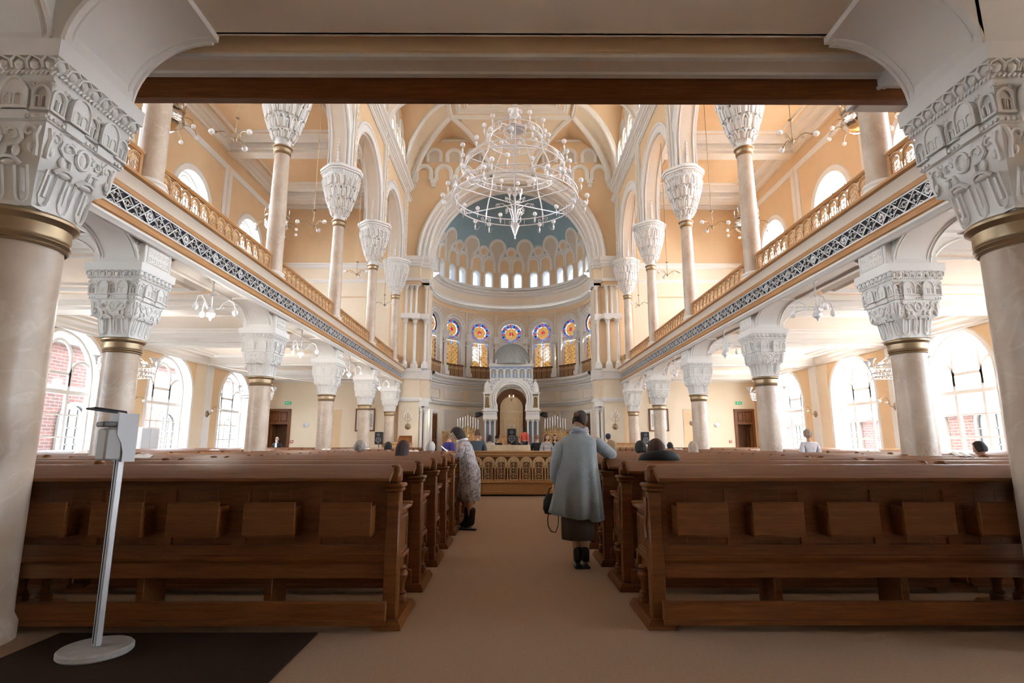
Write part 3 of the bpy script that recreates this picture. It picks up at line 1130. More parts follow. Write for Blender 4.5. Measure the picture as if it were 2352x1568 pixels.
# moulded archivolt with three steps
ao = arch(0, 4.75, 11.95, 11.95, 48)
sweep(e, ao, [(0, -.3), (0, .10), (.06, .16), (.14, .16), (.16, .10), (.22, .10), (.24, .20), (.34, .22), (.38, .14), (.50, .14), (.52, .24), (.62, .28), (.70, .24), (.76, .10), (.80, .0)], h, WHITE)
sweep(e, arch(0, 4.75, 11.95, 11.95, 48), [(-.02, -.55), (-.08, -.62), (-.08, -.75), (-.02, -.8)], h, WHITE)
sweep(e, arch(0, 4.75, 11.95, 11.95, 48), [(-.02, -1.1), (-.12, -1.2), (-.12, -1.35), (-.02, -1.4)], h, WHITE)
oo = arch(0, 4.72, 11.0, 11.95, 40)
o2 = arch(0, 5.6, 11.0, 11.95, 40)
e.grid([[(p[0], 32.49, p[1]) for p in oo], [(p[0], 32.49, p[1]) for p in o2]], CREAM)
for s in (-1, 1):
    e.grid([[(s * 4.8, 32.49, 0), (s * 6.9, 32.49, 0)], [(s * 4.8, 32.49, 20), (s * 6.9, 32.49, 20)]], CREAM)
    e.grid([[(s * 6.9, YE, 0), (s * 6.9, 32.49, 0)], [(s * 6.9, YE, 20), (s * 6.9, 32.49, 20)]], CREAM)
e.grid([[(-5.7, 32.49, 17.2), (5.7, 32.49, 17.2)], [(-5.7, 32.49, 20), (5.7, 32.49, 20)]], CREAM)
# blind arches under the vault
for s in (-1, 1):
    for c in (1.65, 2.85, 4.05, 5.25):
        sweep(e, arch(s * c, .44, 16.75, 17.25, 12), band(.26, .14), h, WHITE)
    for c in (2.25, 3.45, 4.65):
        sweep(e, shoe(s * c, .42, 17.9, 18.35, 14, 20), band(.22, .13), h, WHITE)
        e.poly(shoe(s * c, .38, 17.95, 18.35, 12, 20), GREY, h=lambda u, z: h(u, z, .01))
    for c in (1.05, 2.25, 3.45, 4.65, 5.8):
        slab(e, s * c - .17, s * c + .17, 16.55, 16.8, h, WHITE, 0, .2)
        slab(e, s * c - .11, s * c + .11, 16.32, 16.55, h, WHITE, 0, .14)
sweep(e, [(-6.1, 19.3), (6.1, 19.3)], corn(.1, .1), h, WHITE)
# entablature at the springing, on both sides
for s in (-1, 1):
    a, b = sorted((s * 4.72, s * 6.1))
    for z, d, k in ((11.3, .34, .6), (10.42, .2, .2)):
        sweep(e, [(a, z), (b, z)], corn(d, k), mapY(YE - .12), WHITE)
    slab(e, a, b, 10.6, 11.3, h, PALE, 0, .12)
    slab(e, a, b, 10.2, 10.42, h, TAN, 0, .1)
struct(e, 'wall_front')

# piers beside the apse: block, cornices and small coupled columns
def colonnette(mb, x, y, z0, z1, r, ped=.45, cap=.32, m=WHITE):
    if ped:
        mb.box(x - r * 2.1, x + r * 2.1, y - r * 2.1, y + r * 2.1, z0, z0 + ped * .55, m, .01)
        mb.lathe([(r * 1.9, ped * .55), (r * 1.8, ped * .8), (r * 1.3, ped * .9), (r * 1.15, ped)], m, 10, (x, y, z0))
    mb.lathe([(r, ped), (r * .88, z1 - z0 - cap)], m, 12, (x, y, z0))
    zc = z1 - z0 - cap
    mb.lathe([(r * .9, zc), (r * 1.25, zc + .03), (r * .95, zc + .06), (r * 1.15, zc + cap * .4), (r * 1.5, zc + cap * .55), (r * 1.45, zc + cap * .62), (r * 2.0, zc + cap * .85)], m, 10, (x, y, z0))
    mb.box(x - r * 2.1, x + r * 2.1, y - r * 2.1, y + r * 2.1, z0 + zc + cap * .83, z1, m)
    for k in range(8):
        a = k * PI / 4
        mb.ball((x + r * 1.4 * cos(a), y + r * 1.4 * sin(a), z0 + zc + cap * .45), r * .34, m, 5, 3)


for s, side in ((-1, 'left'), (1, 'right')):
    p = MB()
    X = lambda a, b: sorted((s * a, s * b))
    def B(a, b, y0, y1, z0, z1, m):
        x0, x1 = X(a, b)
        p.box(x0, x1, y0, y1, z0, z1, m)
    B(5.08, 6.16, 30.55, YE + .1, 0, 3.6, PALE)
    B(5.02, 6.25, 30.45, YE + .1, 3.6, 3.68, WHITE); B(4.98, 6.30, 30.38, YE + .1, 3.68, 3.82, WHITE)
    B(5.08, 6.16, 30.55, YE + .1, 3.82, 4.85, PALE)
    B(5.04, 6.2, 30.5, YE + .1, 4.85, 5.25, WHITE); B(5.0, 6.26, 30.42, YE + .1, 5.25, 5.36, WHITE); B(5.03, 6.2, 30.46, YE + .1, 5.36, 5.43, WHITE)
    B(5.1, 6.14, 30.95, YE + .1, 5.43, 10.3, TAN)
    for x in (5.42, 5.96): colonnette(p, s * x, 30.66, 5.43, 8.27, .085)
    B(5.2, 6.2, 30.46, YE, 8.27, 8.55, WHITE)
    for x in (5.40, 5.68, 5.96): colonnette(p, s * x, 30.68, 8.55, 10.22, .07, 0.02, .3)
    B(5.2, 6.14, 30.52, YE + .1, 10.22, 10.42, TAN)
    B(5.14, 6.2, 30.45, YE, 10.42, 10.6, WHITE)
    B(5.2, 6.14, 30.55, YE + .1, 10.6, 11.3, PALE)
    for k, (z0, z1) in enumerate(((11.3, 11.45), (11.45, 11.62), (11.62, 11.87))): B(5.14 - .05 * k, 6.2 + .04 * k, 30.48 - .07 * k, YE, z0, z1, WHITE)
    # inner jamb
    B(4.62, 5.12, YE - .05, 31.8, 0, 3.6, PALE); B(4.56, 5.1, YE - .1, 31.8, 3.6, 3.82, WHITE)
    B(4.62, 5.12, YE - .05, 31.8, 3.82, 4.85, PALE); B(4.55, 5.12, YE - .12, 31.8, 4.85, 5.43, WHITE)
    B(4.78, 5.12, YE - .05, 31.8, 5.43, 11.9, TAN)
    colonnette(p, s * 4.86, 30.86, 5.43, 8.27, .085); B(4.7, 5.2, 30.66, YE + .1, 8.27, 8.55, WHITE)
    colonnette(p, s * 4.86, 30.86, 8.55, 10.22, .07, .02, .3)
    B(4.6, 5.12, YE - .1, 31.8, 10.22, 10.6, WHITE); B(4.66, 5.12, YE - .05, 31.8, 10.6, 11.3, PALE)
    for k, (z0, z1) in enumerate(((11.3, 11.45), (11.45, 11.62), (11.62, 11.87))): B(4.62 - .04 * k, 5.12, YE - .1 - .06 * k, 31.8, z0, z1, WHITE)
    # ground floor engaged columns beside the little door
    for x in (4.72, 4.98): colonnette(p, s * x, 30.84, 0, 3.35, .1, .5, .35)
    B(4.55, 5.1, 30.6, YE, 3.35, 3.6, WHITE)
    B(6.16, 6.95, YE - .02, YE + .4, 0, 16, TAN)
    p.build('pier_' + side)['kind'] = 'structure'

# ------------------------------------------------------------ apse
RA, YA, ZA = 4.9, 32.5, 13.0
def ap(s, z, d=0.0):
    th = s / RA
    r = RA - d
    if z <= ZA: return (r * sin(th), YA + r * cos(th), z)
    f = (z - ZA) / RA
    return (r * cos(f) * sin(th), YA + r * cos(f) * cos(th), ZA + r * sin(f))


D1 = RA * R(1)
a = MB()
S0, S1 = -RA * PI / 2, RA * PI / 2
plate(a, S0, S1, 0, 5.6, ap, PALE, step=.35)
for k in range(-3, 4):
    c = 25 * k * D1
    m0, m1 = c - 12.5 * D1, c + 12.5 * D1
    if k == -3: m0 = S0
    if k == 3: m1 = S1
    if abs(k) < 4:
        cell(a, shoe(c, .70, 5.6, 8.72, 18, 22), (m0, m1, 5.6, 10.3), ap, TAN, .35, WHITE, rings=2, step=.3)
        # archivolts around the stained glass
        sweep(a, shoe(c, .74, 5.6, 8.72, 20, 22), [(-.04, -.1), (-.04, .05), (.02, .07), (.06, .03), (.10, .03), (.13, .10), (.20, .12), (.24, .06), (.26, 0)], ap, WHITE)
        # carved spandrel panel
        z0 = 8.35
        for q in (-1, 1):
            for t in range(7):
                an = PI / 2 * (t + .5) / 7
                rr = 1.06
                u, z = c + q * (rr + .02) * cos(an) * (1 if t < 6 else 1), 8.72 + rr * sin(an)
                if abs(u - c) < .93 and z < 9.85:
                    a.tube([ap(u + .07 * cos(w_), z + .07 * sin(w_), .02) for w_ in [j * .9 * q for j in range(7)]], .018, WHITE, 4)
            for (u, z) in ((.80, 9.72), (.66, 9.74), (.84, 9.5), (.5, 9.82), (.82, 9.28)):
                a.tube([ap(c + q * u + .06 * cos(w_), z + .06 * sin(w_), .02) for w_ in [j * .9 * q for j in range(7)]], .018, WHITE, 4)
        frame(a, c - .95, c + .95, 8.2, 9.95, ap, WHITE, .05, .04, step=.3)
for k in range(-4, 4):                    # half columns between the windows
    c = (25 * k + 12.5) * D1
    if abs(c) > 4.9 * PI / 2 - .3: continue
    for z0, z1, w, d in ((5.6, 5.85, .24, .38), (5.85, 6.2, .19, .32), (7.62, 7.72, .18, .3), (7.95, 8.3, .2, .36), (8.3, 8.42, .24, .4)):
        slab(a, c - w, c + w, z0, z1, ap, WHITE, 0, d)
    x, y, z = ap(c, 6.2, .2)
    a.lathe([(.13, 0), (.10, .08), (.095, 1.45), (.13, 1.47)], WHITE, 12, (x, y, 6.2))
    a.lathe([(.10, 0), (.14, .04), (.11, .08), (.17, .22), (.2, .26)], WHITE, 12, (x, y, 7.7))
    slab(a, c - .05, c + .05, 8.42, 9.95, ap, CREAM, 0, .05)
# horizontal mouldings
def ring(z, d, k, m=WHITE):
    p = dense([(S0, z), (S1, z)], .3)
    sweep(a, p, corn(d, k), ap, m, caps=False)
ring(5.05, .42, .5); ring(4.75, .12, .2); ring(3.72, .22, .26); ring(10.25, .2, .22); ring(10.5, .14, .2)
p_ = dense([(S0, 10.7), (S1, 10.7)], .3)
sweep(a, p_, [(0, 0), (0, .14), (.5, .16), (.5, 0)], ap, CREAM, caps=False)
ring(11.2, .5, .36); ring(11.56, .28, .2, WHITE)
slab(a, S0, S1, 11.76, 11.95, ap, WHITE, 0, .06, step=.3)
for k in range(-3, 4):                    # framed panels below
    c = 25 * k * D1
    slab(a, c - .8, c + .8, 4.15, 4.62, ap, CREAM, 0, .03, step=.3)
    frame(a, c - .8, c + .8, 4.12, 4.65, ap, WHITE, .09, .06, step=.3)
    if abs(k) < 3:
        slab(a, c - .82, c + .82, 1.0, 3.4, ap, CREAM, 0, .03, step=.3)
        frame(a, c - .82, c + .82, 1.0, 3.4, ap, WHITE, .1, .06, step=.3)
# little windows of the drum in pairs
for k in range(-4, 4):
    for q in (0, 1):
        m0 = (24 * k + 12 * q) * D1
        m1 = m0 + 12 * D1
        c = (24 * k + (5.4 if q == 0 else 24 - 5.4)) * D1
        if m1 <= S0 or m0 >= S1: continue
        m0, m1 = max(m0, S0), min(m1, S1)
        if c - .3 < m0 or c + .3 > m1:
            plate(a, m0, m1, 11.6, 13.25, ap, TAN, step=.2)
            continue
        cell(a, arch(c, .25, 11.95, 12.72, 10), (m0, m1, 11.6, 13.25), ap, TAN, .4, WHITE, rings=2, step=.25)
        sweep(a, arch(c, .25, 11.95, 12.72, 12), [(0, 0), (0, .05), (.1, .06), (.13, 0)], ap, WHITE)
        a.poly(arch(c, .25, 11.95, 12.72, 10), FROST, h=lambda u, z: ap(u, z, -.36))
slab(a, S0, S1, 12.88, 13.0, ap, WHITE, 0, .03, step=.3) if False else None
# painted semi-dome with scalloped border, coloured cell by cell
shapes_t, shapes_g, shapes_o = [], [], []
for k in range(-4, 5):
    for off in (-5.4, 5.4):
        shapes_t.append(((24 * k + off) * D1, 13.62, .30))
    shapes_o.append((24 * k * D1, 14.42, .22))
    shapes_g.append(((24 * k + 12) * D1, 14.72, .46))
def inside(u, z, g):
    for c, zc, r in shapes_t:
        if abs(u - c) < r + g and ((z < zc and z > 13.0) or (u - c) ** 2 + (z - zc) ** 2 < (r + g) ** 2): return 't'
    for c, zc, r in shapes_o:
        if (u - c) ** 2 + (z - zc) ** 2 < (r + g) ** 2: return 'o'
    for c, zc, r in shapes_g:
        if (u - c) ** 2 + (z - zc) ** 2 < (r + g) ** 2: return 'g'
        if z < zc and z > 13.25 and abs(u - c) < (r * (.18 + .7 * max(0, (z - 13.5) / (zc - 13.5)) ** 1.5)) + g * .6: return 'g'
    return None
nS, nZ = 300, 96
zt = ZA + RA * PI / 2 * .985
rows_s = [S0 + (S1 - S0) * i / nS for i in range(nS + 1)]
zs_ = [13.25 + (15.6 - 13.25) * j / 60 for j in range(61)] + [15.6 + (zt - 15.6) * j / 24 for j in range(1, 25)]
kb = len(a.v)
a.v.extend([ap(u, z) for z in zs_ for u in rows_s])
ids = {m: a.mi(m) for m in (TAN, GREY, WHITE, BLUE, PALE)}
for j in range(len(zs_) - 1):
    for i in range(nS):
        u, z = (rows_s[i] + rows_s[i + 1]) / 2, (zs_[j] + zs_[j + 1]) / 2
        m = BLUE
        if z < 15.6:
            t = inside(u, z, 0)
            if t: m = {'t': TAN, 'o': TAN, 'g': GREY}[t]
            elif inside(u, z, .2) or z < 14.2: m = WHITE
        q = (kb + j * (nS + 1) + i, kb + j * (nS + 1) + i + 1, kb + (j + 1) * (nS + 1) + i + 1, kb + (j + 1) * (nS + 1) + i)
        a.f.append(q); a.m.append(ids[m])
for c, zc, r in shapes_t:
    if abs(c) < S1 - .3: sweep(a, arch(c, r + .02, 13.0, zc, 14), [(0, 0), (0, .06), (.08, .08), (.14, .04), (.17, 0)], ap, WHITE)
for c, zc, r in shapes_g:
    if abs(c) < S1 - .4:
        pth = [(c - .10, 13.45), (c - .12, 13.75), (c - .25, 14.1)] + [(c + (r + .02) * cos(PI + .6 - (PI + 1.2) * i / 18), zc + (r + .02) * sin(PI + .6 - (PI + 1.2) * i / 18)) for i in range(19)] + [(c + .25, 14.1), (c + .12, 13.75), (c + .10, 13.45)]
        sweep(a, pth, [(0, 0), (0, .06), (.08, .09), (.15, .04), (.18, 0)], ap, WHITE)
for c, zc, r in shapes_o:
    if abs(c) < S1 - .3:
        pth = [(c, zc - r * 1.5)] + [(c + (r + .02) * cos(PI + .5 - (PI + 1.0) * i / 14), zc + (r + .02) * sin(PI + .5 - (PI + 1.0) * i / 14)) for i in range(15)]
        sweep(a, pth + [(c, zc - r * 1.5)], [(0, 0), (0, .06), (.07, .08), (.12, .04), (.15, 0)], ap, WHITE)
for q in (-1, 1):     # walls joining the apse to the great arch
    a.grid([[ap(q * S1, z) for z in (0, 5.6, 11.7, 13)], [(q * 4.9, YE + .1, z) for z in (0, 5.6, 11.7, 13)]], CREAM)
pl = [ap(S1, ZA + RA * PI / 2 * j / 20) for j in range(21)]
struct(a, 'wall_apse', smooth=25)
fp = MB()
fp.box(-4.9, 4.9, YE - .6, 37.5, 0.0, .55, CARPET)
fp.box(-3.5, 3.5, YE - .9, YE - .6, 0, .28, CARPET)
struct(fp, 'floor_apse')
# dark wooden doors at the foot of the apse
for q in (-1, 1):
    o = empty('door_%d' % (3 if q < 0 else 4)); o['kind'] = 'structure'
    c = q * 75 * D1
    m = MB()
    slab(m, c - .42, c + .42, .55, 3.1, ap, WOOD, .02, .10, step=.2)
    for z0, z1 in ((.7, 1.5), (1.65, 2.1), (2.2, 2.95)):
        frame(m, c - .3, c + .3, z0, z1, ap, WOOD, .05, .14, step=.3)
    m.build('door_leaf', o)
    m = MB()
    sweep(m, [(c - .45, .55), (c - .45, 3.15), (c + .45, 3.15), (c + .45, .55)], [(0, 0), (0, .16), (.1, .18), (.2, .12), (.24, 0)], ap, WHITE)
    m.build('door_frame', o)

# ------------------------------------------------------------ stained glass
SG = {n: glassmat('stained_' + n, c, .06) for n, c in dict(amber=(.030, .0135, .003), blue=(.0045, .010, .025), red=(.027, .0016, .0016), pale=(.05, .05, .06)).items()}
SG_N = {}
def stained(c, idx, lab):
    root = empty('window_%d' % (20 + idx)); root['kind'] = 'structure'
    g = MB()
    hh = lambda u, z, d=0.0: ap(u, z, -.2 + d)
    o = shoe(c, .66, 5.6, 8.72, 16, 22)
    # blue field, then rosette and amber lights in front of it, each at its own depth
    rim = MB()
    def disc(cx, cz, r, m, d, n=14):
        g.poly([(cx + r * cos(2 * PI * i / n), cz + r * sin(2 * PI * i / n)) for i in range(n)], m, h=lambda u, z: hh(u, z, d))
    # ring area: blue annulus built from segments between rosette and rim
    n = 32
    R1, R2 = .43, .69
    zc = 8.72
    for i in range(n):
        a0, a1 = 2 * PI * i / n, 2 * PI * (i + 1) / n
        q = [(c + r * cos(t), zc + r * sin(t)) for r, t in ((R1, a0), (R2, a0), (R2, a1), (R1, a1))]
        g.add([hh(*p_, 0) for p_ in q], [(0, 1, 2, 3)], SG['blue' if i % 4 else 'red'])
    # rosette: eight amber petals around a red heart
    for i in range(8):
        a0 = 2 * PI * i / 8
        da = PI / 8
        g.add([hh(c + r * cos(t), zc + r * sin(t), 0) for r, t in ((.14, a0 - da), (.41, a0 - da), (.43, a0), (.41, a0 + da), (.14, a0 + da))], [(0, 1, 2, 3, 4)], SG['amber'])
    g.add([hh(c + .14 * cos(2 * PI * i / 8 + PI / 8), zc + .14 * sin(2 * PI * i / 8 + PI / 8), 0) for i in range(8)], [tuple(range(8))], SG['red'])
    # two lights: blue borders, amber body with red star points
    zt = 8.22
    W2 = .65
    cols = [-W2, -W2 + .09, W2 - .09, W2]
    for q, mm in ((0, 'blue'), (1, 'amber'), (2, 'blue')):
        g.add([hh(c + cols[q], 5.6), hh(c + cols[q + 1], 5.6), hh(c + cols[q + 1], 7.75), hh(c + cols[q], 7.75)], [(0, 1, 2, 3)], SG[mm])
    for u0, u1, mm in ((-W2, -.43, 'blue'), (-.43, -.13, 'amber'), (-.13, .13, 'blue'), (.13, .43, 'amber'), (.43, W2, 'blue')):
        z1_ = 7.97
        g.add([hh(c + u0, 7.75), hh(c + u1, 7.75), hh(c + u1, z1_), hh(c + u0, z1_)], [(0, 1, 2, 3)], SG[mm])
    t0 = math.asin(-.12 / .62)
    sp_ = [(c - .69, 7.96), (c + .69, 7.96), (c + .69, 8.6)] + [(c + .615 * cos(t0 - (PI + 2 * t0) * i / 16), zc + .615 * sin(t0 - (PI + 2 * t0) * i / 16)) for i in range(17)] + [(c - .69, 8.6)]
    rim.poly(sp_, WHITE, h=lambda x, z: hh(x, z, .02))
    rim.build('tracery_panel', root, smooth=0)
    g.build('pane', root, smooth=0)
    st = MB()
    hx = .155
    for j in range(14):
        z = 5.66 + j * .155
        for i in range(4):
            u = c - .46 + .305 * i + (.15 if j % 2 else 0)
            if u > c + .47: continue
            for sgn in (-1, 1):
                st.add([hh(u - .045, z, .012), hh(u + .045, z, .012), hh(u, z + sgn * .06, .012)], [(0, 1, 2)], SG['red'])
    for q in (-1, 1):
        u = c + q * .28
        pass
    for i in range(8):
        t = 2 * PI * (i + .5) / 8
        if sin(t) > -.6:
            st.poly([(c + .545 * cos(t) + .06 * cos(w_), zc + .545 * sin(t) + .06 * sin(w_)) for w_ in [k_ * PI / 4 for k_ in range(8)]], SG['red'], h=lambda x, z: hh(x, z, .012))
    st.build('pane', root, smooth=0)
    f = MB()
    lead = WHITE
    def T(p, r=.016): f.tube([hh(u, z, .03) for u, z in p], r, lead, 4)
    T([(c + .43 * cos(2 * PI * i / 24), zc + .43 * sin(2 * PI * i / 24)) for i in range(25)], .02)
    T([(c + .15 * cos(2 * PI * i / 12), zc + .15 * sin(2 * PI * i / 12)) for i in range(13)], .012)
    for i in range(8):
        t = 2 * PI * (i + .5) / 8
        T([(c + .15 * cos(t), zc + .15 * sin(t)), (c + .42 * cos(t), zc + .42 * sin(t))], .01)
    for q in (-1, 1):
        T(arch(c + q * .3, .28, 5.6, 7.9, 8), .018)
        T(arch(c + q * .28, .17, 7.6, 7.95, 8), .01)
    T([(c - .6, 7.65), (c + .6, 7.65)], .012)
    # star lattice
    for j in range(9):
        z = 5.6 + j * .25
        for sg in (-1, 1):
            T([(c - .52, z if sg > 0 else z + .55), (c + .52, z + .55 if sg > 0 else z)] if z + .55 < 7.9 else [(c - .52, z), (c + .1, z + .3)], .009)
    for i in range(4):
        u = c - .51 + .34 * i
        T([(u, 5.6), (u, 7.65)], .008)
    T(shoe(c, .67, 5.6, 8.72, 16, 22), .03)
    f.build('window_frame', root)
for i, k in enumerate(range(-3, 4)):
    stained(25 * k * D1, i, '')
for k in range(-3, 4):
    x, y, z = ap(24 * k * D1, 12.4, -.45)
    portal(x, y, z, 1.9, 1.1, (R(-90), 0, -R(24 * k)))
# ------------------------------------------------------------ carved panel used on railings and reading platform
def carved(mb, c, z0, w, hgt, h, m, mr=None):
    """pierced panel: arch rim, palmette, mirrored scrolls"""
    r = w / 2
    zs = z0 + hgt - r
    sweep(mb, arch(c, r, z0, zs, 10), [(0, 0), (0, .014), (-.018, .014), (-.018, 0)], h, m)
    sweep(mb, [(c - r, z0), (c + r, z0)], [(0, 0), (0, .014), (.02, .014), (.02, 0)], h, m)
    T = lambda p, q=.0085: mb.tube([h(u, z, .008) for u, z in p], q, m, 4, flat=.8)
    for i in range(7):
        a = PI / 2 + (i - 3) * .42
        L = r * .80
        mb.grid([[h(c + L * t * cos(a) - q * wd * sin(a), zs - .01 + L * t * sin(a) + q * wd * cos(a), .012) for t, wd in ((.1, .006), (.5, .012), (.8, .019), (1.0, .008))] for q in (-1, 1)], m)
    T([(c, z0), (c, zs)], .01)
    k = (hgt - r) / 3.0
    for j in range(3):
        zc = z0 + k * (j + .5)
        for s in (-1, 1):
            hand = s if j % 2 else -s
            T([(c + s * (abs(u)), z) for u, z in spiral(r * .48, zc, r * .36, -PI / 2 * (1 if j % 2 else -1), .95, 9, 1)])
            T([(c + s * .01, zc - k * .5), (c + s * r * .5, zc - k * .42), (c + s * r * .9, zc - k * .1), (c + s * r * .8, zc + k * .3), (c + s * .01, zc + k * .5)], .0075)
            T([(c + s * r * .97, zc + k * .18), (c + s * r * .62, zc + k * .46), (c + s * r * .97, zc + k * .56)], .007)


# ------------------------------------------------------------ gallery fronts
XF = 6.0
def lattice(L=5.2, n=5):
    mb = MB()
    hh = lambda u, z, d=0.0: (d, u, z)
    z0, z1 = 4.82, 5.11
    zc = (z0 + z1) / 2
    T = lambda p, r=.011, d=.018: mb.tube([hh(u, z, d) for u, z in p], r, SILVERP, 4)
    mb.box(-.012, .03, 0, L, z0 - .01, z0 + .018, SILVERP)
    mb.box(-.012, .03, 0, L, z1 - .018, z1 + .01, SILVERP)
    U = L / n
    for i in range(n):
        a = i * U
        for o in (0, U / 2):
            for s in (1, -1):
                T([(a + o, zc - s * .12), (a + o + U / 4, zc + s * .12), (a + o + U / 2, zc - s * .12)], .013, .02)
                T([(a + o, zc - s * .055), (a + o + U / 8, zc + s * .02), (a + o + U / 4, zc + s * .055), (a + o + U * 3 / 8, zc + s * .02), (a + o + U / 2, zc - s * .055)], .008, .014)
            for s in (-1, 1):
                for q in (-1, 1):
                    T([(a + o + U / 4 + q * u, z) for u, z in spiral(.06, zc + s * .035, .038, s * PI / 2, .9, 8, s)], .009, .014)
                    T([(a + o + U / 4 + q * .03, zc + s * .125), (a + o + U / 4 + q * .09, zc + s * .09), (a + o + U / 4 + q * .13, zc + s * .12)], .008, .014)
            c = a + o
            T([(c + .035 * cos(t), zc + .035 * sin(t)) for t in [2 * PI * k / 8 for k in range(9)]], .01, .016)
        c = a + U / 2
        for k in range(8):
            t = 2 * PI * k / 8
            mb.ball(hh(c + .055 * cos(t), zc + .055 * sin(t), .024), .026, SILVERP, 5, 3, (.6, 1, 1))
        mb.ball(hh(c, zc, .035), .03, SILVERP, 6, 4)
    return mb


lat_mb = lattice()
lat_me = None
for sx, side in ((-1, 'left'), (1, 'right')):
    root = empty('gallery_front', (0, 0, 0), 0, 'oak and cream gallery front with a silver openwork band under the %s gallery railing' % side, 'gallery front', 'fronts of the side galleries')
    h = mapX(sx * XF, -sx)
    ya, yb = 3.3, YE - .55
    b = MB()
    b.box(*sorted((sx * XF, sx * (XF + .1))), ya, yb, 4.66, 5.44, WOOD)
    b.build('backing_board', root)
    b = MB()
    sweep(b, [(ya, 4.66), (yb, 4.66)], [(0, -.02), (0, .03), (.02, .055), (.06, .06), (.08, .04), (.11, .04), (.13, .055), (.15, .03), (.15, 0)], h, WOODG)
    b.build('lower_moulding', root)
    b = MB()
    sweep(b, [(ya, 5.12), (yb, 5.12)], [(0, 0), (0, .04), (.03, .055), (.06, .05), (.08, .06), (.08, 0)], h, WOODG)
    b.build('upper_moulding', root)
    b = MB()
    sweep(b, [(ya, 5.2), (yb, 5.2)], [(0, .0), (0, .055), (.04, .07), (.12, .12), (.15, .15), (.15, 0)], h, CREAM)
    b.build('cream_cove', root)
    b = MB()
    sweep(b, [(ya, 5.35), (yb, 5.35)], [(0, 0), (0, .15), (.03, .19), (.07, .19), (.10, .16), (.11, -.55), (.0, -.55)], h, WOODG)
    b.build('shelf_moulding', root)
    b = MB()
    sweep(b, [(ya, 4.56), (yb, 4.56)], [(0, -.08), (0, -.02), (.03, .0), (.06, .03), (.1, .03), (.1, -.08)], h, WHITE)
    b.build('white_moulding', root)
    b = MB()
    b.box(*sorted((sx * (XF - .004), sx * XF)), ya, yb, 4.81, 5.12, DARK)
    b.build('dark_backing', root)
    for i in range(-1, 6):
        y0 = COLY[0] + 5.2 * i
        y1 = min(y0 + 5.2, yb)
        if y1 < 3.9: continue
        if i < 5:
            if lat_me is None:
                o = lat_mb.build('openwork_panel', root, smooth=50)
                lat_me = o.data
            else:
                o = bpy.data.objects.new('openwork_panel', lat_me); COL.objects.link(o); o.parent = root
            o.location = (sx * (XF - .004), y0 if sx < 0 else y0, 0)
            if sx > 0: o.scale = (-1, 1, 1)
    o = lattice(.5, 1).build('openwork_panel', root, smooth=50)
    o.location = (sx * (XF - .004), 29.9, 0)
    if sx > 0: o.scale = (-1, 1, 1)

# ------------------------------------------------------------ gallery railings, one per bay
def rail_mb(L, n):
    P = L / n
    hh = lambda u, z, d=0.0: (d, u, z)
    top, base, arc = MB(), MB(), MB()
    for p, m in (([(-.045, .73), (-.045, .745), (-.06, .76), (-.06, .79), (-.045, .81), (.045, .81), (.06, .79), (.06, .76), (.045, .745), (.045, .73)], WOODG),):
        top.grid([[(x, u, z) for x, z in p] for u in (0, L)], m, cu=True)
    base.box(-.05, .05, 0, L, 0, .06, WOODG, .01)
    post = []
    for q in (0, 1):
        b = MB(); b.box(-.04, .04, q * (L - .07), q * (L - .07) + .07, .06, .73, WOODG, .008)
        post.append(b)
    for i in range(n):
        c = P * (i + .5)
        sweep(arc, arch(c, P / 2 - .012, .5, .56, 8), [(-.012, -.02), (-.012, .03), (.012, .03), (.012, -.02)], hh, WOODP)
        sweep(arc, arch(c, P / 2 - .038, .5, .56, 8), [(-.012, -.015), (-.012, .02), (.012, .02), (.012, -.015)], hh, WOODG)
    arc.box(-.012, .012, 0, L, .71, .74, WOODG)
    cols = MB()
    cols.lathe([(.02, .06), (.024, .08), (.015, .1), (.013, .42), (.022, .44), (.014, .455), (.028, .5), (.028, .52)], WOODG, 8, (.012, 0, 0))
    pan = MB()
    carved(pan, 0, .07, P * .66, .62, hh, WOODP)
    return top, base, post, arc, cols, pan, P


def railing(L, n):
    root = empty('railing')
    top, base, post, arc, cols, pan, P = rail_mb(L, n)
    top.build('handrail', root)
    base.build('bottom_rail', root)
    for p in post: p.build('post', root)
    arc.build('arcading', root)
    o1 = cols.build('colonnette', root); o1.location = (0, P, 0)
    o2 = pan.build('carved_panel', root, smooth=50); o2.location = (0, P / 2, 0)
    for i in range(1, n):
        if i > 1:
            o = o1.copy(); COL.objects.link(o); o.parent = root; o.location = (0, P * i, 0)
        o = o2.copy(); COL.objects.link(o); o.parent = root; o.location = (0, P * (i + .5), 0)
    return root


ra = railing(4.7, 14)
rs = railing(.85, 3)
first, firsts = True, True
for sx, side in ((-1, 'left'), (1, 'right')):
    for i in range(0, 6):
        y0 = COLY[i] + .25
        if i < 5:
            o = ra if first else copy_tree(ra); first = False
            wh = 'running off behind the big front capital' if i == 0 else 'between the %s and %s gallery columns' % (NUMW[i - 1], NUMW[i])
            lab = 'carved oak railing on the %s gallery, %s' % (side, wh)
        else:
            o = rs if firsts else copy_tree(rs); firsts = False
            lab = 'short carved oak railing at the far end of the %s gallery by the pier' % side
        o.location = (sx * 6.42, y0, 5.46)
        if sx < 0: o.rotation_euler = (0, 0, 0)
        else:
            o.rotation_euler = (0, 0, PI); o.location = (sx * 6.42, y0 + (4.7 if i < 5 else .85), 5.46)
        tag(o, lab, 'railing', 'gallery railings')
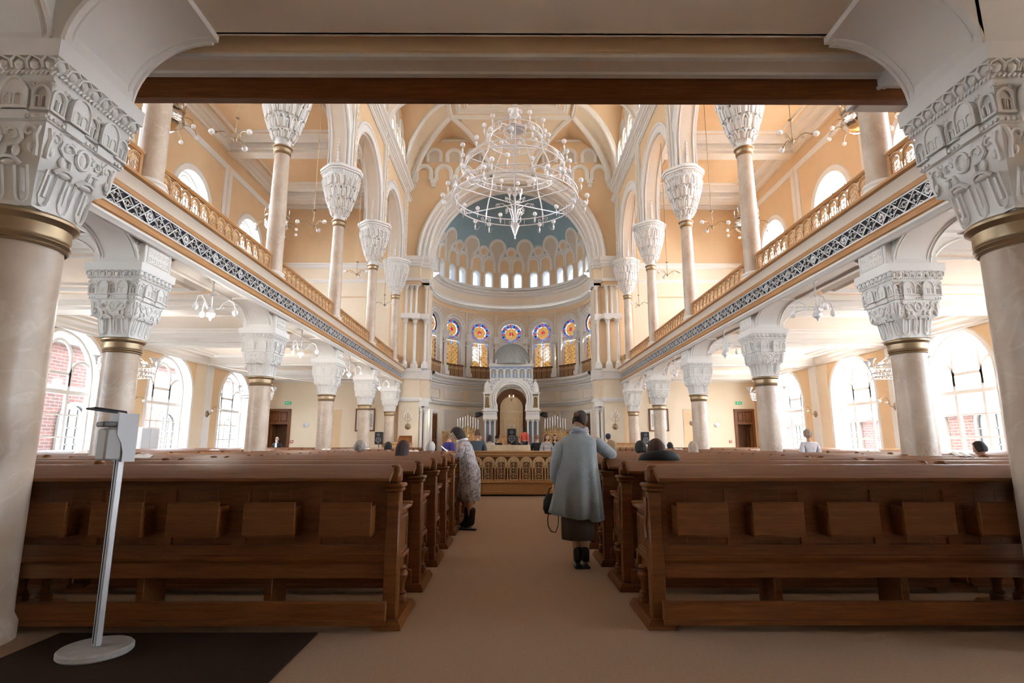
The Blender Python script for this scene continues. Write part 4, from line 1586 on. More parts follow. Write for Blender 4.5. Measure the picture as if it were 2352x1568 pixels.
# small wooden balconies under the stained glass
for idx, k in enumerate(range(-3, 4)):
    c = R(25 * k)
    rr = RA - .12
    root = empty('window_balcony', (rr * sin(c), YA + rr * cos(c), 5.55), -c)
    pos = ('far left', 'second', 'third', 'middle', 'third from the right', 'second from the right', 'far right')[idx]
    tag(root, 'dark carved oak balcony front below the %s stained glass window' % (pos if idx in (0, 3, 6) else pos + (' from the left' if idx < 3 else '')), 'balcony', 'balconies below the stained glass')
    b = MB(); b.box(-.78, .78, -.05, .05, 0, .07, WOODD, .01); b.build('bottom_rail', root)
    b = MB(); b.box(-.80, .80, -.06, .06, .74, .82, WOOD, .012); b.build('handrail', root)
    b = MB(); b.box(-.77, .77, .0, .02, .05, .76, WOODD); b.build('backing_board', root)
    pan = MB(); carved(pan, 0, .08, .26, .6, mapY(0), WOODP)
    sweep(pan, arch(0, .165, .5, .56, 8), [(-.012, -.01), (-.012, .02), (.012, .02), (.012, -.01)], mapY(0), WOODP)
    o0 = None
    for j in range(4):
        if o0 is None: o = o0 = pan.build('carved_panel', root, smooth=50)
        else:
            o = o0.copy(); COL.objects.link(o); o.parent = root
        o.location = (-.56 + .373 * j, 0, 0)
# ------------------------------------------------------------ pews
def baluster(mb, x, y, z0, z1, r, m):
    H = z1 - z0
    mb.lathe([(r * .9, 0), (r * .9, .08 * H), (r * .5, .12 * H), (r * .8, .2 * H), (r * .55, .26 * H), (r * .6, .5 * H), (r, .7 * H), (r * .9, .78 * H), (r * .5, .84 * H), (r * .85, .9 * H), (r * .6, 1.0 * H)], m, 14, (x, y, z0))


def pew_parts(L, nb):
    """seen from behind; x along the bench, +y forward (to the east), origin at the rear edge"""
    P = {}
    b = MB()                                   # sloping book rest for the row behind
    pr = [(-.17, 1.055), (-.17, 1.075), (-.155, 1.09), (.04, 1.165), (.10, 1.17), (.105, 1.13), (.02, 1.10), (.02, 1.04), (-.13, 1.04)]
    pr = [(-.16, 1.05), (-.17, 1.06), (-.17, 1.08), (.03, 1.165), (.11, 1.17), (.115, 1.135), (.03, 1.13), (-.13, 1.055)]
    b.grid([[(x, y, z) for y, z in pr] for x in (.02, L - .02)], WOOD, cu=True)
    for x in (.02, L - .02):
        b.f.append(tuple(len(b.v) - 16 + (8 if x > 1 else 0) + k for k in range(8))); b.m.append(0)
    P['book_rest'] = b
    b = MB()                                   # panelled back
    h = mapY(0.03, -1)
    b.box(.05, L - .05, .03, .06, .34, 1.12, WOOD)
    n = nb
    W = (L - .12) / n
    slab(b, .05, L - .05, .98, 1.10, h, WOOD, 0, .022)
    slab(b, .05, L - .05, .48, .58, h, WOOD, 0, .022)
    for i in range(n + 1):
        x = .06 + W * i
        slab(b, max(.05, x - .055), min(L - .05, x + .055), .55, 1.0, h, WOOD, 0, .022)
        if i < n:
            for q in (.37, .66): slab(b, x + W * q - .003, x + W * q + .003, .58, .98, h, WOODD, 0, .003)
    sweep(b, [(.05, .45), (L - .05, .45)], [(0, 0), (0, .03), (.02, .045), (.035, .03), (.05, .03), (.06, 0)], h, WOOD)
    slab(b, .05, L - .05, .34, .45, h, WOOD, 0, .015)
    P['back_panel'] = b
    b = MB()                                   # seat, slightly dished, with rail
    b.grid([[(x, y, z) for y, z in ((.05, .47), (.05, .44), (.1, .40), (.46, .42), (.52, .44), (.52, .46), (.46, .465), (.15, .445))] for x in (.05, L - .05)], WOOD, cu=True)
    b.box(.05, L - .05, .40, .43, .32, .42, WOOD)
    P['seat'] = b
    b = MB()
    b.box(.02, L - .02, -.13, -.09, .07, .21, WOOD, .008)
    b.box(.02, L - .02, -.15, -.13, .055, .085, WOOD)
    P['foot_rail'] = b
    box = MB()                                 # book box hung on the back
    box.box(0, .38, -.145, -.125, .655, .905, WOOD, .004)
    box.box(0, .38, -.145, .01, .655, .672, WOOD)
    for x in (0, .365): box.box(x, x + .015, -.13, .01, .655, .87, WOOD)
    P['book_box'] = box
    e = MB()                                   # end: post, arm, panelled side
    e.box(-.05, .055, -.02, .10, .05, .97, WOOD, .01)
    e.box(-.065, .07, -.04, .13, .97, 1.0, WOOD, .01)
    e.box(-.075, .08, -.05, .15, 1.0, 1.03, WOOD, .01)
    e.box(-.045, .05, -.01, .11, 1.03, 1.15, WOOD, .02)
    e.box(-.035, .04, .0, .10, 1.13, 1.17, WOOD, .018)
    e.tube([(-.055, .05 + .02 * sin(k), .62 + .05 * k) for k in range(7)], .018, WOOD, 5)
    P['end_post'] = e
    s = MB()
    s.box(-.03, .03, .09, .46, .46, .80, WOOD, .006)
    for sx in (-1, 1):
        frame(s, .14, .41, .50, .76, mapX(sx * .03, sx), WOOD, .04, .015)
    s.box(-.045, .045, .08, .52, .43, .47, WOOD, .008)
    s.box(-.05, .05, .42, .47, .36, .44, WOOD)
    s.poly([(.10, .44), (.46, .44), (.46, .36), (.40, .33), (.25, .37), (.14, .30), (.10, .2)], WOOD, h=lambda u, z: (-.02, u, z))
    s.poly([(.10, .44), (.46, .44), (.46, .36), (.40, .33), (.25, .37), (.14, .30), (.10, .2)], WOOD, h=lambda u, z: (.02, u, z))
    P['end_panel'] = s
    r = MB()
    r.box(-.055, .055, .06, .55, .80, .835, WOOD, .012)
    r.box(-.06, .06, .46, .57, .825, .85, WOOD, .012)
    P['armrest'] = r
    l = MB(); baluster(l, 0, .42, .09, .36, .06, WOOD)
    l.box(-.045, .045, .375, .465, .06, .13, WOOD, .01)
    P['turned_leg'] = l
    f = MB()
    f.grid([[(x * (1 - t * .25), y0 + t * .03 if y0 < 0 else y0 - t * .03, z) for x, y0 in ((-.1, -.08), (.1, -.08), (.1, .58), (-.1, .58))] for t, z in ((0, 0), (.0, .025), (1, .065))], WOOD, cu=True)
    k = len(f.v); f.f.append((k - 4, k - 3, k - 2, k - 1)); f.m.append(0)
    P['foot'] = f
    m = MB()
    m.box(-.03, .03, .12, .42, 0, .42, WOOD, .006)
    P['middle_support'] = m
    return P


def pew(L, nb, detail=True):
    P = pew_parts(L, nb)
    W = (L - .12) / nb
    ends = ('end_post', 'end_panel', 'armrest', 'turned_leg', 'foot')
    nm = max(1, int(L / 1.3))
    if detail:
        root = empty('pew')
        for k in ('book_rest', 'back_panel', 'seat', 'foot_rail'): P[k].build(k, root)
        o = None
        for i in range(nb):
            if o is None: o = P['book_box'].build('book_box', root)
            else:
                o = o.copy(); COL.objects.link(o); o.parent = root
            o.location = (.06 + W * (i + .5) - .19, 0, 0)
        for k in ends:
            a = P[k].build(k, root); a.location = (.02, 0, 0)
            c = a.copy(); COL.objects.link(c); c.parent = root; c.location = (L - .02, 0, 0)
        a = P['middle_support'].build('middle_support', root); a.location = (L / (nm + 1), 0, 0)
        for i in range(1, nm):
            c = a.copy(); COL.objects.link(c); c.parent = root; c.location = (L * (i + 1) / (nm + 1), 0, 0)
        return root
    b = MB()
    for k in ('book_rest', 'back_panel', 'seat', 'foot_rail'): b.join(P[k])
    for i in range(nb): b.join(P['book_box'], Matrix.Translation((.06 + W * (i + .5) - .19, 0, 0)))
    for k in ends:
        b.join(P[k], Matrix.Translation((.02, 0, 0))); b.join(P[k], Matrix.Translation((L - .02, 0, 0)))
    return b.build('pew')


ORD = ['front-most', 'second', 'third', 'fourth', 'fifth', 'sixth', 'seventh', 'eighth', 'ninth', 'tenth', 'eleventh', 'twelfth', 'thirteenth', 'fourteenth', 'fifteenth', 'sixteenth', 'seventeenth', 'eighteenth', 'nineteenth', 'twentieth', 'twenty-first', 'twenty-second']
ORD[0] = 'first'
PY = lambda k: 4.42 + 1.06 * k
pewA = pew(2.93, 5)
pewB = pew(1.92, 3)
pewC = pew(1.92, 3, False)
pewD = pew(5.4, 9, False)
used = set()
def put(o, x, y, mirror, lab, grp):
    if o.name in used: o = copy_tree(o)
    used.add(o.name)
    o.location = (x, y, 0)
    tag(o, lab, 'pew', grp)
for s, side in ((-1, 'left'), (1, 'right')):
    for k in range(9):
        put(pewA, .98 if s > 0 else -.98 - 2.93, PY(k), 0, 'oak pew, %s row from the entrance, %s side of the centre aisle' % (ORD[k], side), 'pews along the centre aisle')
    for k in range(21):
        put(pewB if k < 4 else pewC, 4.06 if s > 0 else -4.06 - 1.92, PY(k), 0, 'short oak pew, %s row from the entrance, beside the %s columns' % (ORD[k], side), 'short pews beside the columns')
    for k in range(21):
        put(pewD, 7.15 if s > 0 else -7.15 - 5.4, PY(k), 0, 'long oak pew, %s row from the entrance, under the %s gallery' % (ORD[k], side), 'long pews under the galleries')
# ------------------------------------------------------------ great chandelier
def ringpts(r, z, n=48): return [(r * cos(2 * PI * i / n), r * sin(2 * PI * i / n), z) for i in range(n)]
ch = empty('chandelier', (0.06, 17.0, 0), 0, 'huge white metal chandelier of three rings with globe bulbs hanging over the nave', 'chandelier')
def part(name, f, root, sm=50):
    mb = MB(); f(mb); return mb.build(name, root, smooth=sm)
part('stem', lambda m: m.lathe([(.0, 7.98), (.035, 8.0), (.03, 12.3)], SILVER, 12), ch)
part('finial', lambda m: m.lathe([(.005, 7.78), (.03, 7.82), (.015, 7.87), (.13, 8.2), (.15, 8.24), (.11, 8.26), (.14, 8.3), (.04, 8.34)], SILVER, 16), ch)
part('ball', lambda m: m.ball((0, 0, 12.25), .18, SILVER, 20, 12), ch)
part('hanging_chain', lambda m: (m.tube([(0, 0, 12.4), (0, 0, 19.55)], .03, BLACK, 6), m.box(-.08, .08, -.08, .08, 12.44, 12.64, SILVER), m.ball((0.03, 0, 12.8), .1, BLACK, 8, 6), m.ball((-.02, 0, 12.95), .08, BLACK, 8, 6)), ch)
for r, z, d in ((2.03, 9.07, .24), (1.62, 10.15, .2), (.92, 11.22, .22)):
    def f(m):
        for zz in (z, z + d): m.tube(ringpts(r, zz), .02, SILVER, 6, closed=True)
        n = 18
        for i in range(n):
            a = 2 * PI * i / n
            m.tube([(r * cos(a), r * sin(a), z), (r * cos(a), r * sin(a), z + d)], .008, SILVER, 4)
    part('ring', f, ch)
    n = 12 if r > 1 else 8
    for i in range(n):
        a0 = 2 * PI * i / n
        def f(m):
            for s in (-1, 1):
                pts = spiral(.13, z + d * .5, .085, PI, 1.2, 12, s)
                m.tube([(r * cos(a0 + s * u / r), r * sin(a0 + s * u / r), q) for u, q in pts], .009, SILVER, 4)
            m.tube([((r + .01) * cos(a0), (r + .01) * sin(a0), z - .12), ((r + .03) * cos(a0), (r + .03) * sin(a0), z + d + .14)], .012, SILVER, 4)
        part('scrollwork', f, ch)
for zc, r, zr in ((8.98, 2.03, 9.07), (10.05, 1.62, 10.15), (11.0, .92, 11.22)):
    for i in range(6):
        a = PI / 6 + i * PI / 3
        part('spoke', lambda m: m.tube([(.03 * cos(a), .03 * sin(a), zc), (r * cos(a), r * sin(a), zr)], .018, SILVER, 6), ch)
for i in range(6):
    a = i * PI / 3
    P = lambda r, z: (r * cos(a), r * sin(a), z)
    part('curved_rib', lambda m: (m.tube([P(2.03, 9.2), P(1.98, 9.5), P(1.85, 9.8), P(1.68, 10.05), P(1.62, 10.25), P(1.58, 10.5), P(1.4, 10.8), P(1.15, 11.05), P(.92, 11.25), P(.85, 11.4), P(.6, 11.5), P(.34, 11.5)], .022, SILVER, 6)), ch)
    part('scroll_bracket', lambda m: (m.tube([P(.04, 8.3), P(.12, 8.6), P(.2, 8.85), P(.4, 9.0), P(.62, 8.98)], .016, SILVER, 5), m.tube([P(.1 + u, z) for u, z in spiral(.12, 8.78, .09, 0, 1.3, 12)], .012, SILVER, 4), m.tube([P(.1 + u, z) for u, z in spiral(.45, 8.9, .08, 0, 1.2, 12)], .01, SILVER, 4)), ch)
def f(m):
    for z, r in ((11.48, .36), (11.64, .36), (11.2, .3)): m.tube(ringpts(r, z, 24), .02, SILVER, 5, closed=True)
    for i in range(12):
        a = 2 * PI * i / 12
        m.tube([(.36 * cos(a), .36 * sin(a), 11.45), (.38 * cos(a + .1), .38 * sin(a + .1), 11.56), (.36 * cos(a), .36 * sin(a), 11.68)], .012, SILVER, 4)
    m.lathe([(.36, 11.64), (.3, 11.7), (.1, 11.75), (.04, 11.95)], SILVER, 16)
part('crown', f, ch)
cand = MB()
cand.lathe([(.0, -.16), (.012, -.15), (.022, -.06), (.035, -.03), (.02, .0), (.018, .05)], SILVER, 8)
cand.lathe([(.014, .03), (.014, .1)], BRASS, 8)
glob = MB(); glob.ball((0, 0, .165), .078, BULB, 12, 8)
arm0 = None
spots = []
for i in range(18): spots.append((2.03, 2 * PI * (i + (.18 if i % 3 else .5)) / 18, 9.36, .14 if i % 2 else .0))
for i in range(6): spots.append((2.03, i * PI / 3 + .12, 9.0, .30)); spots.append((2.03, i * PI / 3 - .12, 9.0, .30))
for i in range(18): spots.append((1.62, 2 * PI * (i + .3) / 18, 10.45, .1 if i % 2 else .22))
for i in range(10): spots.append((.92, 2 * PI * (i + .25) / 10, 11.52, .1))
for i in range(6): spots.append((.0, 2 * PI * (i + .5) / 6, 9.25, .2))
for i in range(3): spots.append((.36, 2 * PI * (i + .4) / 3, 11.8, .16))
for r, a, z, off in spots:
    x, y = (r + off) * cos(a), (r + off) * sin(a)
    if arm0 is None:
        o = arm0 = cand.build('candle_holder', ch); g = glob0 = glob.build('globe_bulb', ch)
    else:
        o = arm0.copy(); COL.objects.link(o); o.parent = ch
        g = glob0.copy(); COL.objects.link(g); g.parent = ch
    o.location = g.location = (x, y, z)
def f(m):
    for r, a, z, off in spots:
        if r > 0: m.tube([(r * cos(a), r * sin(a), z - .12), ((r + off * .5) * cos(a), (r + off * .5) * sin(a), z - .19), ((r + off) * cos(a), (r + off) * sin(a), z - .14)], .008, SILVER, 4)
        else: m.tube([(0, 0, z - .2), ((r + off) * cos(a), (r + off) * sin(a), z - .14)], .01, SILVER, 4)
part('lamp_arms', f, ch)
ch.children[-1]['kind'] = 'stuff'

def glow(x, y, z, p):          # light of a lit lamp, among its bulbs
    l = bpy.data.lights.new('lamp_light', 'POINT')
    l.energy = p; l.shadow_soft_size = .12; l.color = (1, .93, .84)
    o = bpy.data.objects.new('lamp_light', l); COL.objects.link(o); o.location = (x, y, z)


# ------------------------------------------------------------ small chandeliers
def tri_lamp(low=True):
    root = empty('hanging_lamp')
    m = MB()
    if low:
        M_ = SILVER
        m.lathe([(.07, 0), (.05, -.03), (.02, -.06), (.022, -.3), (.045, -.33), (.02, -.36), (.02, -.62), (.05, -.66), (.10, -.74), (.085, -.80), (.03, -.84), (.012, -.9)], M_, 14)
        for k in range(6):
            a = k * PI / 3
            m.tube([(.05 * cos(a) + u * cos(a), .05 * sin(a) + u * sin(a), z) for u, z in spiral(.04, -.34, .04, 0, 1.1, 8)], .006, M_, 4)
        m.build('stem', root)
        z0, L, r = -.62, .46, .062
    else:
        M_ = BRASS
        m.tube([(0, 0, 5.95), (0, 0, .55)], .012, M_, 6)
        m.lathe([(.012, .56), (.06, .53), (.05, .51), (.016, .49), (.016, .3), (.022, .28), (.014, .26), (.014, .05), (.05, .0), (.03, -.05), (.006, -.1)], M_, 12)
        m.build('stem', root)
        z0, L, r = 0.0, .40, .068
    arm = MB()
    if low: pts = [(.02, z0 + .02), (.08, z0 - .02), (.15, z0 + .0), (.22, z0 + .12), (.32, z0 + .2), (.42, z0 + .15), (L, z0 + .03)]
    else: pts = [(.02, z0), (.1, z0 + .02), (.18, z0 + .1), (.27, z0 + .12), (L, z0 + .06)]
    arm.tube([(x, 0, z) for x, z in pts], .012, M_, 6)
    arm.tube([(x, 0, z) for x, z in spiral(.22, z0 + .04, .05, PI / 2, 1.0, 9)], .007, M_, 4)
    e = pts[-1]
    if low: arm.lathe([(.012, .0), (.03, -.02), (.045, -.05)], M_, 8, (e[0], 0, e[1]))
    else: arm.ball((e[0], 0, e[1]), .03, M_, 8, 5)
    bl = MB()
    if low: bl.ball((e[0] + .01, 0, e[1] - .10), r, BULB, 10, 7, (1, 1, 1.15))
    else: bl.ball((e[0] + .09, 0, e[1] - .02), r, BULB, 10, 7)
    ao = bo = None
    for k in range(3):
        ang = k * 2 * PI / 3 + (.35 if low else -.5)
        if ao is None: ao, bo = arm.build('arm', root, smooth=50), bl.build('bulb', root, smooth=50); a2, b2 = ao, bo
        else:
            a2, b2 = ao.copy(), bo.copy()
            for q in (a2, b2): COL.objects.link(q); q.parent = root
        a2.rotation_euler = b2.rotation_euler = (0, 0, ang)
    return root


lo, hi_ = tri_lamp(True), tri_lamp(False)
f1 = f2 = True
for sx, side in ((-1, 'left'), (1, 'right')):
    for i in range(1, 5):
        y = COLY[i] + 2.5
        o = lo if f1 else copy_tree(lo); f1 = False
        o.location = (sx * 6.48, y, 4.80)
        if sx < 0: glow(sx * 6.48, y, 3.78, 22)
        tag(o, 'silver three-armed lamp under the %s gallery between its %s and %s columns' % (side, NUMW[i - 1], NUMW[i]), 'hanging lamp', 'three-armed lamps under the gallery fronts')
        o = hi_ if f2 else copy_tree(hi_); f2 = False
        o.location = (sx * 6.45, y + .25, 8.25)
        tag(o, 'brass three-bulb lamp on a rod in the %s upper arcade, %s to %s column' % (side, NUMW[i - 1], NUMW[i]), 'hanging lamp', 'lamps on long rods in the upper arches')

# crown lamps with flower shades under the galleries
def crown():
    root = empty('crown_chandelier')
    m = MB()
    m.lathe([(.06, 0), (.02, -.04), (.015, -.7), (.04, -.75), (.015, -.8), (.015, -1.5), (.05, -1.58), (.015, -1.66), (.01, -2.05), (.03, -2.1), (.0, -2.16)], SILVERP, 10)
    m.build('stem', root)
    m = MB()
    for r, z in ((.60, -1.9), (.62, -1.72), (.56, -2.0)): m.tube(ringpts(r, z, 32), .014, SILVERP, 5, closed=True)
    for i in range(32):
        a = 2 * PI * i / 32
        b = a + .2
        m.tube([(.56 * cos(a), .56 * sin(a), -2.0), (.62 * cos(b), .62 * sin(b), -1.72)], .007, SILVERP, 4)
        m.tube([(.56 * cos(b), .56 * sin(b), -2.0), (.62 * cos(a), .62 * sin(a), -1.72)], .007, SILVERP, 4)
    for i in range(8):
        a = 2 * PI * i / 8
        m.tube([(.02 * cos(a), .02 * sin(a), -1.3), (.2 * cos(a), .2 * sin(a), -1.45), (.6 * cos(a), .6 * sin(a), -1.75)], .01, SILVERP, 5)
    m.build('ring', root, smooth=50)
    s = MB()
    for t, (r, z) in enumerate([(.02, 0), (.05, .05), (.06, .10), (.10, .14)]): pass
    rows = [[((r + (.015 * cos(4 * 2 * PI * j / 24) if z > .09 else 0)) * cos(2 * PI * j / 24), (r + (.015 * cos(4 * 2 * PI * j / 24) if z > .09 else 0)) * sin(2 * PI * j / 24), z) for j in range(24)] for r, z in [(.02, 0), (.05, .04), (.06, .09), (.11, .13)]]
    s.grid(rows, BULB, cu=True)
    s.lathe([(.0, -.1), (.02, -.08), (.012, -.02), (.03, 0)], SILVERP, 8)
    o = None
    for i in range(9):
        a = 2 * PI * i / 8
        if o is None: o = s.build('flower_shade', root, smooth=60)
        else:
            o = o.copy(); COL.objects.link(o); o.parent = root
        o.location = (.66 * cos(a), .66 * sin(a), -1.66) if i < 8 else (0, 0, -1.2)
    return root
cr = crown()
# bowl lamps in the galleries
def bowl():
    root = empty('bowl_chandelier')
    m = MB()
    for i in range(3):
        a = i * 2 * PI / 3
        m.tube([(.02 * cos(a), .02 * sin(a), 2.4), (.4 * cos(a), .4 * sin(a), .25)], .012, BRASS, 5)
    m.tube([(0, 0, 4.9), (0, 0, 2.35)], .014, BRASS, 6)
    m.build('rods', root)
    m = MB()
    rows = [[(r * (1 + .04 * cos(8 * 2 * PI * j / 40)) * cos(2 * PI * j / 40), r * (1 + .04 * cos(8 * 2 * PI * j / 40)) * sin(2 * PI * j / 40), z) for j in range(40)] for r, z in [(.02, -.42), (.12, -.4), (.3, -.32), (.45, -.18), (.5, -.02), (.46, .12), (.42, .22), (.46, .26)]]
    m.grid(rows, CHROME, cu=True)
    m.lathe([(.0, -.52), (.03, -.5), (.05, -.42)], BRASS, 10)
    m.tube(ringpts(.46, .25, 32), .025, BRASS, 6, closed=True)
    m.build('bowl', root, smooth=60)
    arm = MB()
    arm.tube([(.46, 0, -.1), (.56, 0, -.02), (.68, 0, -.04), (.8, 0, -.12), (.84, 0, -.22)], .014, BRASS, 5)
    ab = MB(); ab.ball((.85, 0, -.30), .065, BULB, 10, 7)
    cn = MB()
    cn.lathe([(.04, .24), (.02, .3), (.022, .46)], BRASS, 8, (.47, 0, 0)); cn.lathe([(.02, .46), (.02, .6), (.0, .66)], BULB, 8, (.47, 0, 0))
    for nm, mb, n, off in (('arm', arm, 8, 0), ('bulb', ab, 8, 0), ('candle', cn, 8, .4)):
        o = None
        for i in range(n):
            if o is None: o = mb.build(nm, root, smooth=50)
            else:
                o = o.copy(); COL.objects.link(o); o.parent = root
            o.rotation_euler = (0, 0, 2 * PI * i / n + off)
    return root
bo = bowl()
f1 = True
for sx, side in ((-1, 'left'), (1, 'right')):
    for k, (y, y2) in enumerate(((14.35, 14.6), (21.85, 22.4))):
        o = cr if f1 else copy_tree(cr)
        o.location = (sx * 10.0, y, 5.04)
        glow(sx * 10.0, y, 3.72, 55)
        tag(o, 'white openwork ring lamp with flower shades under the %s gallery, behind the %s column' % (side, NUMW[k]), 'chandelier', 'ring lamps under the galleries')
        o = bo if f1 else copy_tree(bo); f1 = False
        o.location = (sx * 10.0, y2, 10.55)
        tag(o, 'polished bowl lamp with drooping bulbs above the %s gallery, behind the %s column' % (side, NUMW[k]), 'chandelier', 'bowl lamps above the galleries')

# ------------------------------------------------------------ wall lamps
def sconce():
    root = empty('wall_lamp')            # built on a wall facing +y, arm sweeping out
    m = MB()
    rows = []
    for r, y in ((.0, .05), (.05, .05), (.07, .035), (.12, .03), (.14, .015), (.15, 0)):
        rows.append([(r * cos(2 * PI * j / 20), y, r * sin(2 * PI * j / 20)) for j in range(20)])
    m.grid(rows, BRASS, cu=True)
    m.build('rose_plate', root, smooth=50)
    m = MB()
    m.tube([(0, .04, 0), (.02, .14, -.02), (.03, .2, .06), (.0, .22, .2), (.0, .3, .3), (0, .42, .32), (0, .55, .24)], .015, BRASS, 6)
    m.tube([(0, .2, .05), (.06, .24, .12), (.1, .24, .2)], .01, BRASS, 5)
    m.tube([(u, .3 + .0, z) for u, z in spiral(0, .3, .06, 0, 1.1, 9)], .007, BRASS, 4)
    m.build('arm', root, smooth=50)
    for c in ((0, .56, .18), (.1, .26, .13)):
        m = MB(); m.ball(c, .062, BULB, 10, 7); m.build('bulb', root, smooth=50)
    return root
sc_ = sconce()
f1 = True
for sx, side in ((-1, 'left'), (1, 'right')):
    for i in (2, 3, 4):
        o = sc_ if f1 else copy_tree(sc_); f1 = False
        o.location = (sx * (XW - .105), COLY[i], 2.62)
        o.rotation_euler = (0, 0, sx * PI / 2)
        tag(o, 'brass two-globe wall lamp on the %s side wall, the one %s' % (side, {2: 'nearest the entrance', 3: 'in the middle', 4: 'farthest from the entrance'}[i]), 'wall lamp', 'wall lamps between the side windows')
    o = copy_tree(sc_)
    o.location = (sx * 9.95, YE - .02, 2.45)
    o.rotation_euler = (0, 0, PI)
    tag(o, 'brass wall lamp in the shallow niche of the %s end wall' % side, 'wall lamp')
# candle brackets on the apse piers
def candles():
    root = empty('candle_sconce')
    m = MB()
    rows = []
    for r, y in ((.0, -.06), (.07, -.05), (.10, -.03), (.13, -.03), (.17, 0)):
        rows.append([(r * cos(2 * PI * j / 20), y, r * sin(2 * PI * j / 20)) for j in range(20)][::-1])
    m.grid(rows, BRASS, cu=True); m.build('rose_plate', root, smooth=50)
    m = MB()
    m.tube([(0, -.05, 0), (0, -.12, .2), (0, -.12, .75)], .014, BRASS, 6)
    for s in (-1, 1):
        m.tube([(0, -.12, .3), (s * .1, -.14, .27), (s * .19, -.15, .36), (s * .2, -.15, .48)], .011, BRASS, 5)
        m.tube([(0, -.12, .5), (s * .07, -.14, .47), (s * .12, -.15, .54), (s * .12, -.15, .64)], .01, BRASS, 5)
    m.build('arms', root, smooth=50)
    for x, z in ((0, .75), (-.2, .48), (.2, .48), (-.12, .64), (.12, .64)):
        m = MB(); m.lathe([(.03, 0), (.016, .03), (.016, .2), (.0, .24)], BULB, 8, (x, -.14, z)); m.build('candle', root)
    return root
c0 = candles()
for sx, side in ((-1, 'left'), (1, 'right')):
    o = c0 if sx < 0 else copy_tree(c0)
    o.location = (sx * 5.62, 30.54, 2.25)
    tag(o, 'brass candle bracket with round plate on the %s pier of the apse' % side, 'wall lamp', 'candle brackets on the apse piers')
# ------------------------------------------------------------ holy ark in the apse
IVORY = mat('ivory_paint', (0.80, 0.78, 0.74), 0.5)
GBLUE = mat('grey_blue_paint', (0.28, 0.36, 0.50), 0.55)
GREYM = mat('grey_metal_dome', (0.36, 0.37, 0.36), 0.45, 0.2)
GOLD = mat('gold_paint', (0.62, 0.43, 0.20), 0.4, 0.5)
YK = 33.9
ark = empty('ark', (0, YK, .10), 0, 'white and grey-blue holy ark with ribbed grey dome standing in the apse', 'ark')
# local coordinates: z from 0 at the apse floor; front face towards -y
def part2(name, f, root=ark, sm=35):
    mb = MB(); f(mb); return mb.build(name, root, smooth=sm)
hk = mapY(-.55)
def f(m):
    m.box(-1.7, 1.7, -.7, .9, .44, .5, IVORY, .01)
    m.box(-1.75, 1.75, -.75, .9, .5, .56, IVORY, .01)
part2('plinth', f)
for s, side in ((-1, 'left'), (1, 'right')):
    def f(m):
        m.box(*sorted((s * .92, s * 1.62)), -.45, .5, .56, 2.55, GBLUE)
        for x in (.98, 1.27, 1.56): colonnette(m, s * x, -.56, .56, 2.68, .065, .22, .2, IVORY)
        m.box(*sorted((s * .84, s * 1.68)), -.68, .5, 2.68, 2.82, IVORY, .01)
        m.box(*sorted((s * .86, s * 1.66)), -.64, .5, 2.82, 3.12, IVORY)
        m.box(*sorted((s * .80, s * 1.73)), -.72, .5, 3.12, 3.24, IVORY, .02)
        hh = mapY(-.64)
        for i in range(5):
            x = s * (.95 + .155 * i)
            m.tube([hh(x + .045 * cos(t), 2.97 + .045 * sin(t), .005) for t in [k * PI / 4 for k in range(9)]], .01, GBLUE, 4)
    part2('side_pier', f)
    def f(m):            # little turret
        m.box(*sorted((s * 1.22, s * 1.66)), -.62, -.2, 3.24, 3.34, IVORY, .01)
        for q in (1.26, 1.62): m.box(*sorted((s * (q - .035), s * (q + .035))), -.6, -.24, 3.34, 4.15, IVORY)
        m.box(*sorted((s * 1.26, s * 1.62)), -.3, -.24, 3.34, 4.15, GOLD)
        hh = mapY(-.6)
        sweep(m, shoe(s * 1.44, .12, 3.5, 3.88, 10, 20), [(0, -.03), (0, .03), (.05, .03), (.05, -.03)], hh, IVORY)
        m.lathe([(.05, 3.4), (.09, 3.46), (.03, 3.52), (.03, 3.85)], GOLD, 8, (s * 1.44, -.42, 0))
        m.box(*sorted((s * 1.18, s * 1.70)), -.66, -.18, 4.15, 4.27, IVORY, .015)
        m.lathe([(.21, 4.27), (.21, 4.5), (.2, 4.65), (.15, 4.8), (.06, 4.9), (.03, 4.94)], IVORY, 12, (s * 1.44, -.42, 0))
        m.ball((s * 1.44, -.42, 5.0), .07, IVORY, 8, 6)
    part2('turret', f)
    o = MB()
    for i in range(5):
        a = (i - 2) * .25
        o.tube([(s * 1.7, -.5, 2.95), (s * (1.85 + .1 * cos(a * 3)), -.52, 2.95 + .12 * sin(a * 3)), (s * 2.15, -.52, 2.9 + .12 * sin(a * 4))], .035, BLACK, 5)
    o.build('foliage_ornament', ark)
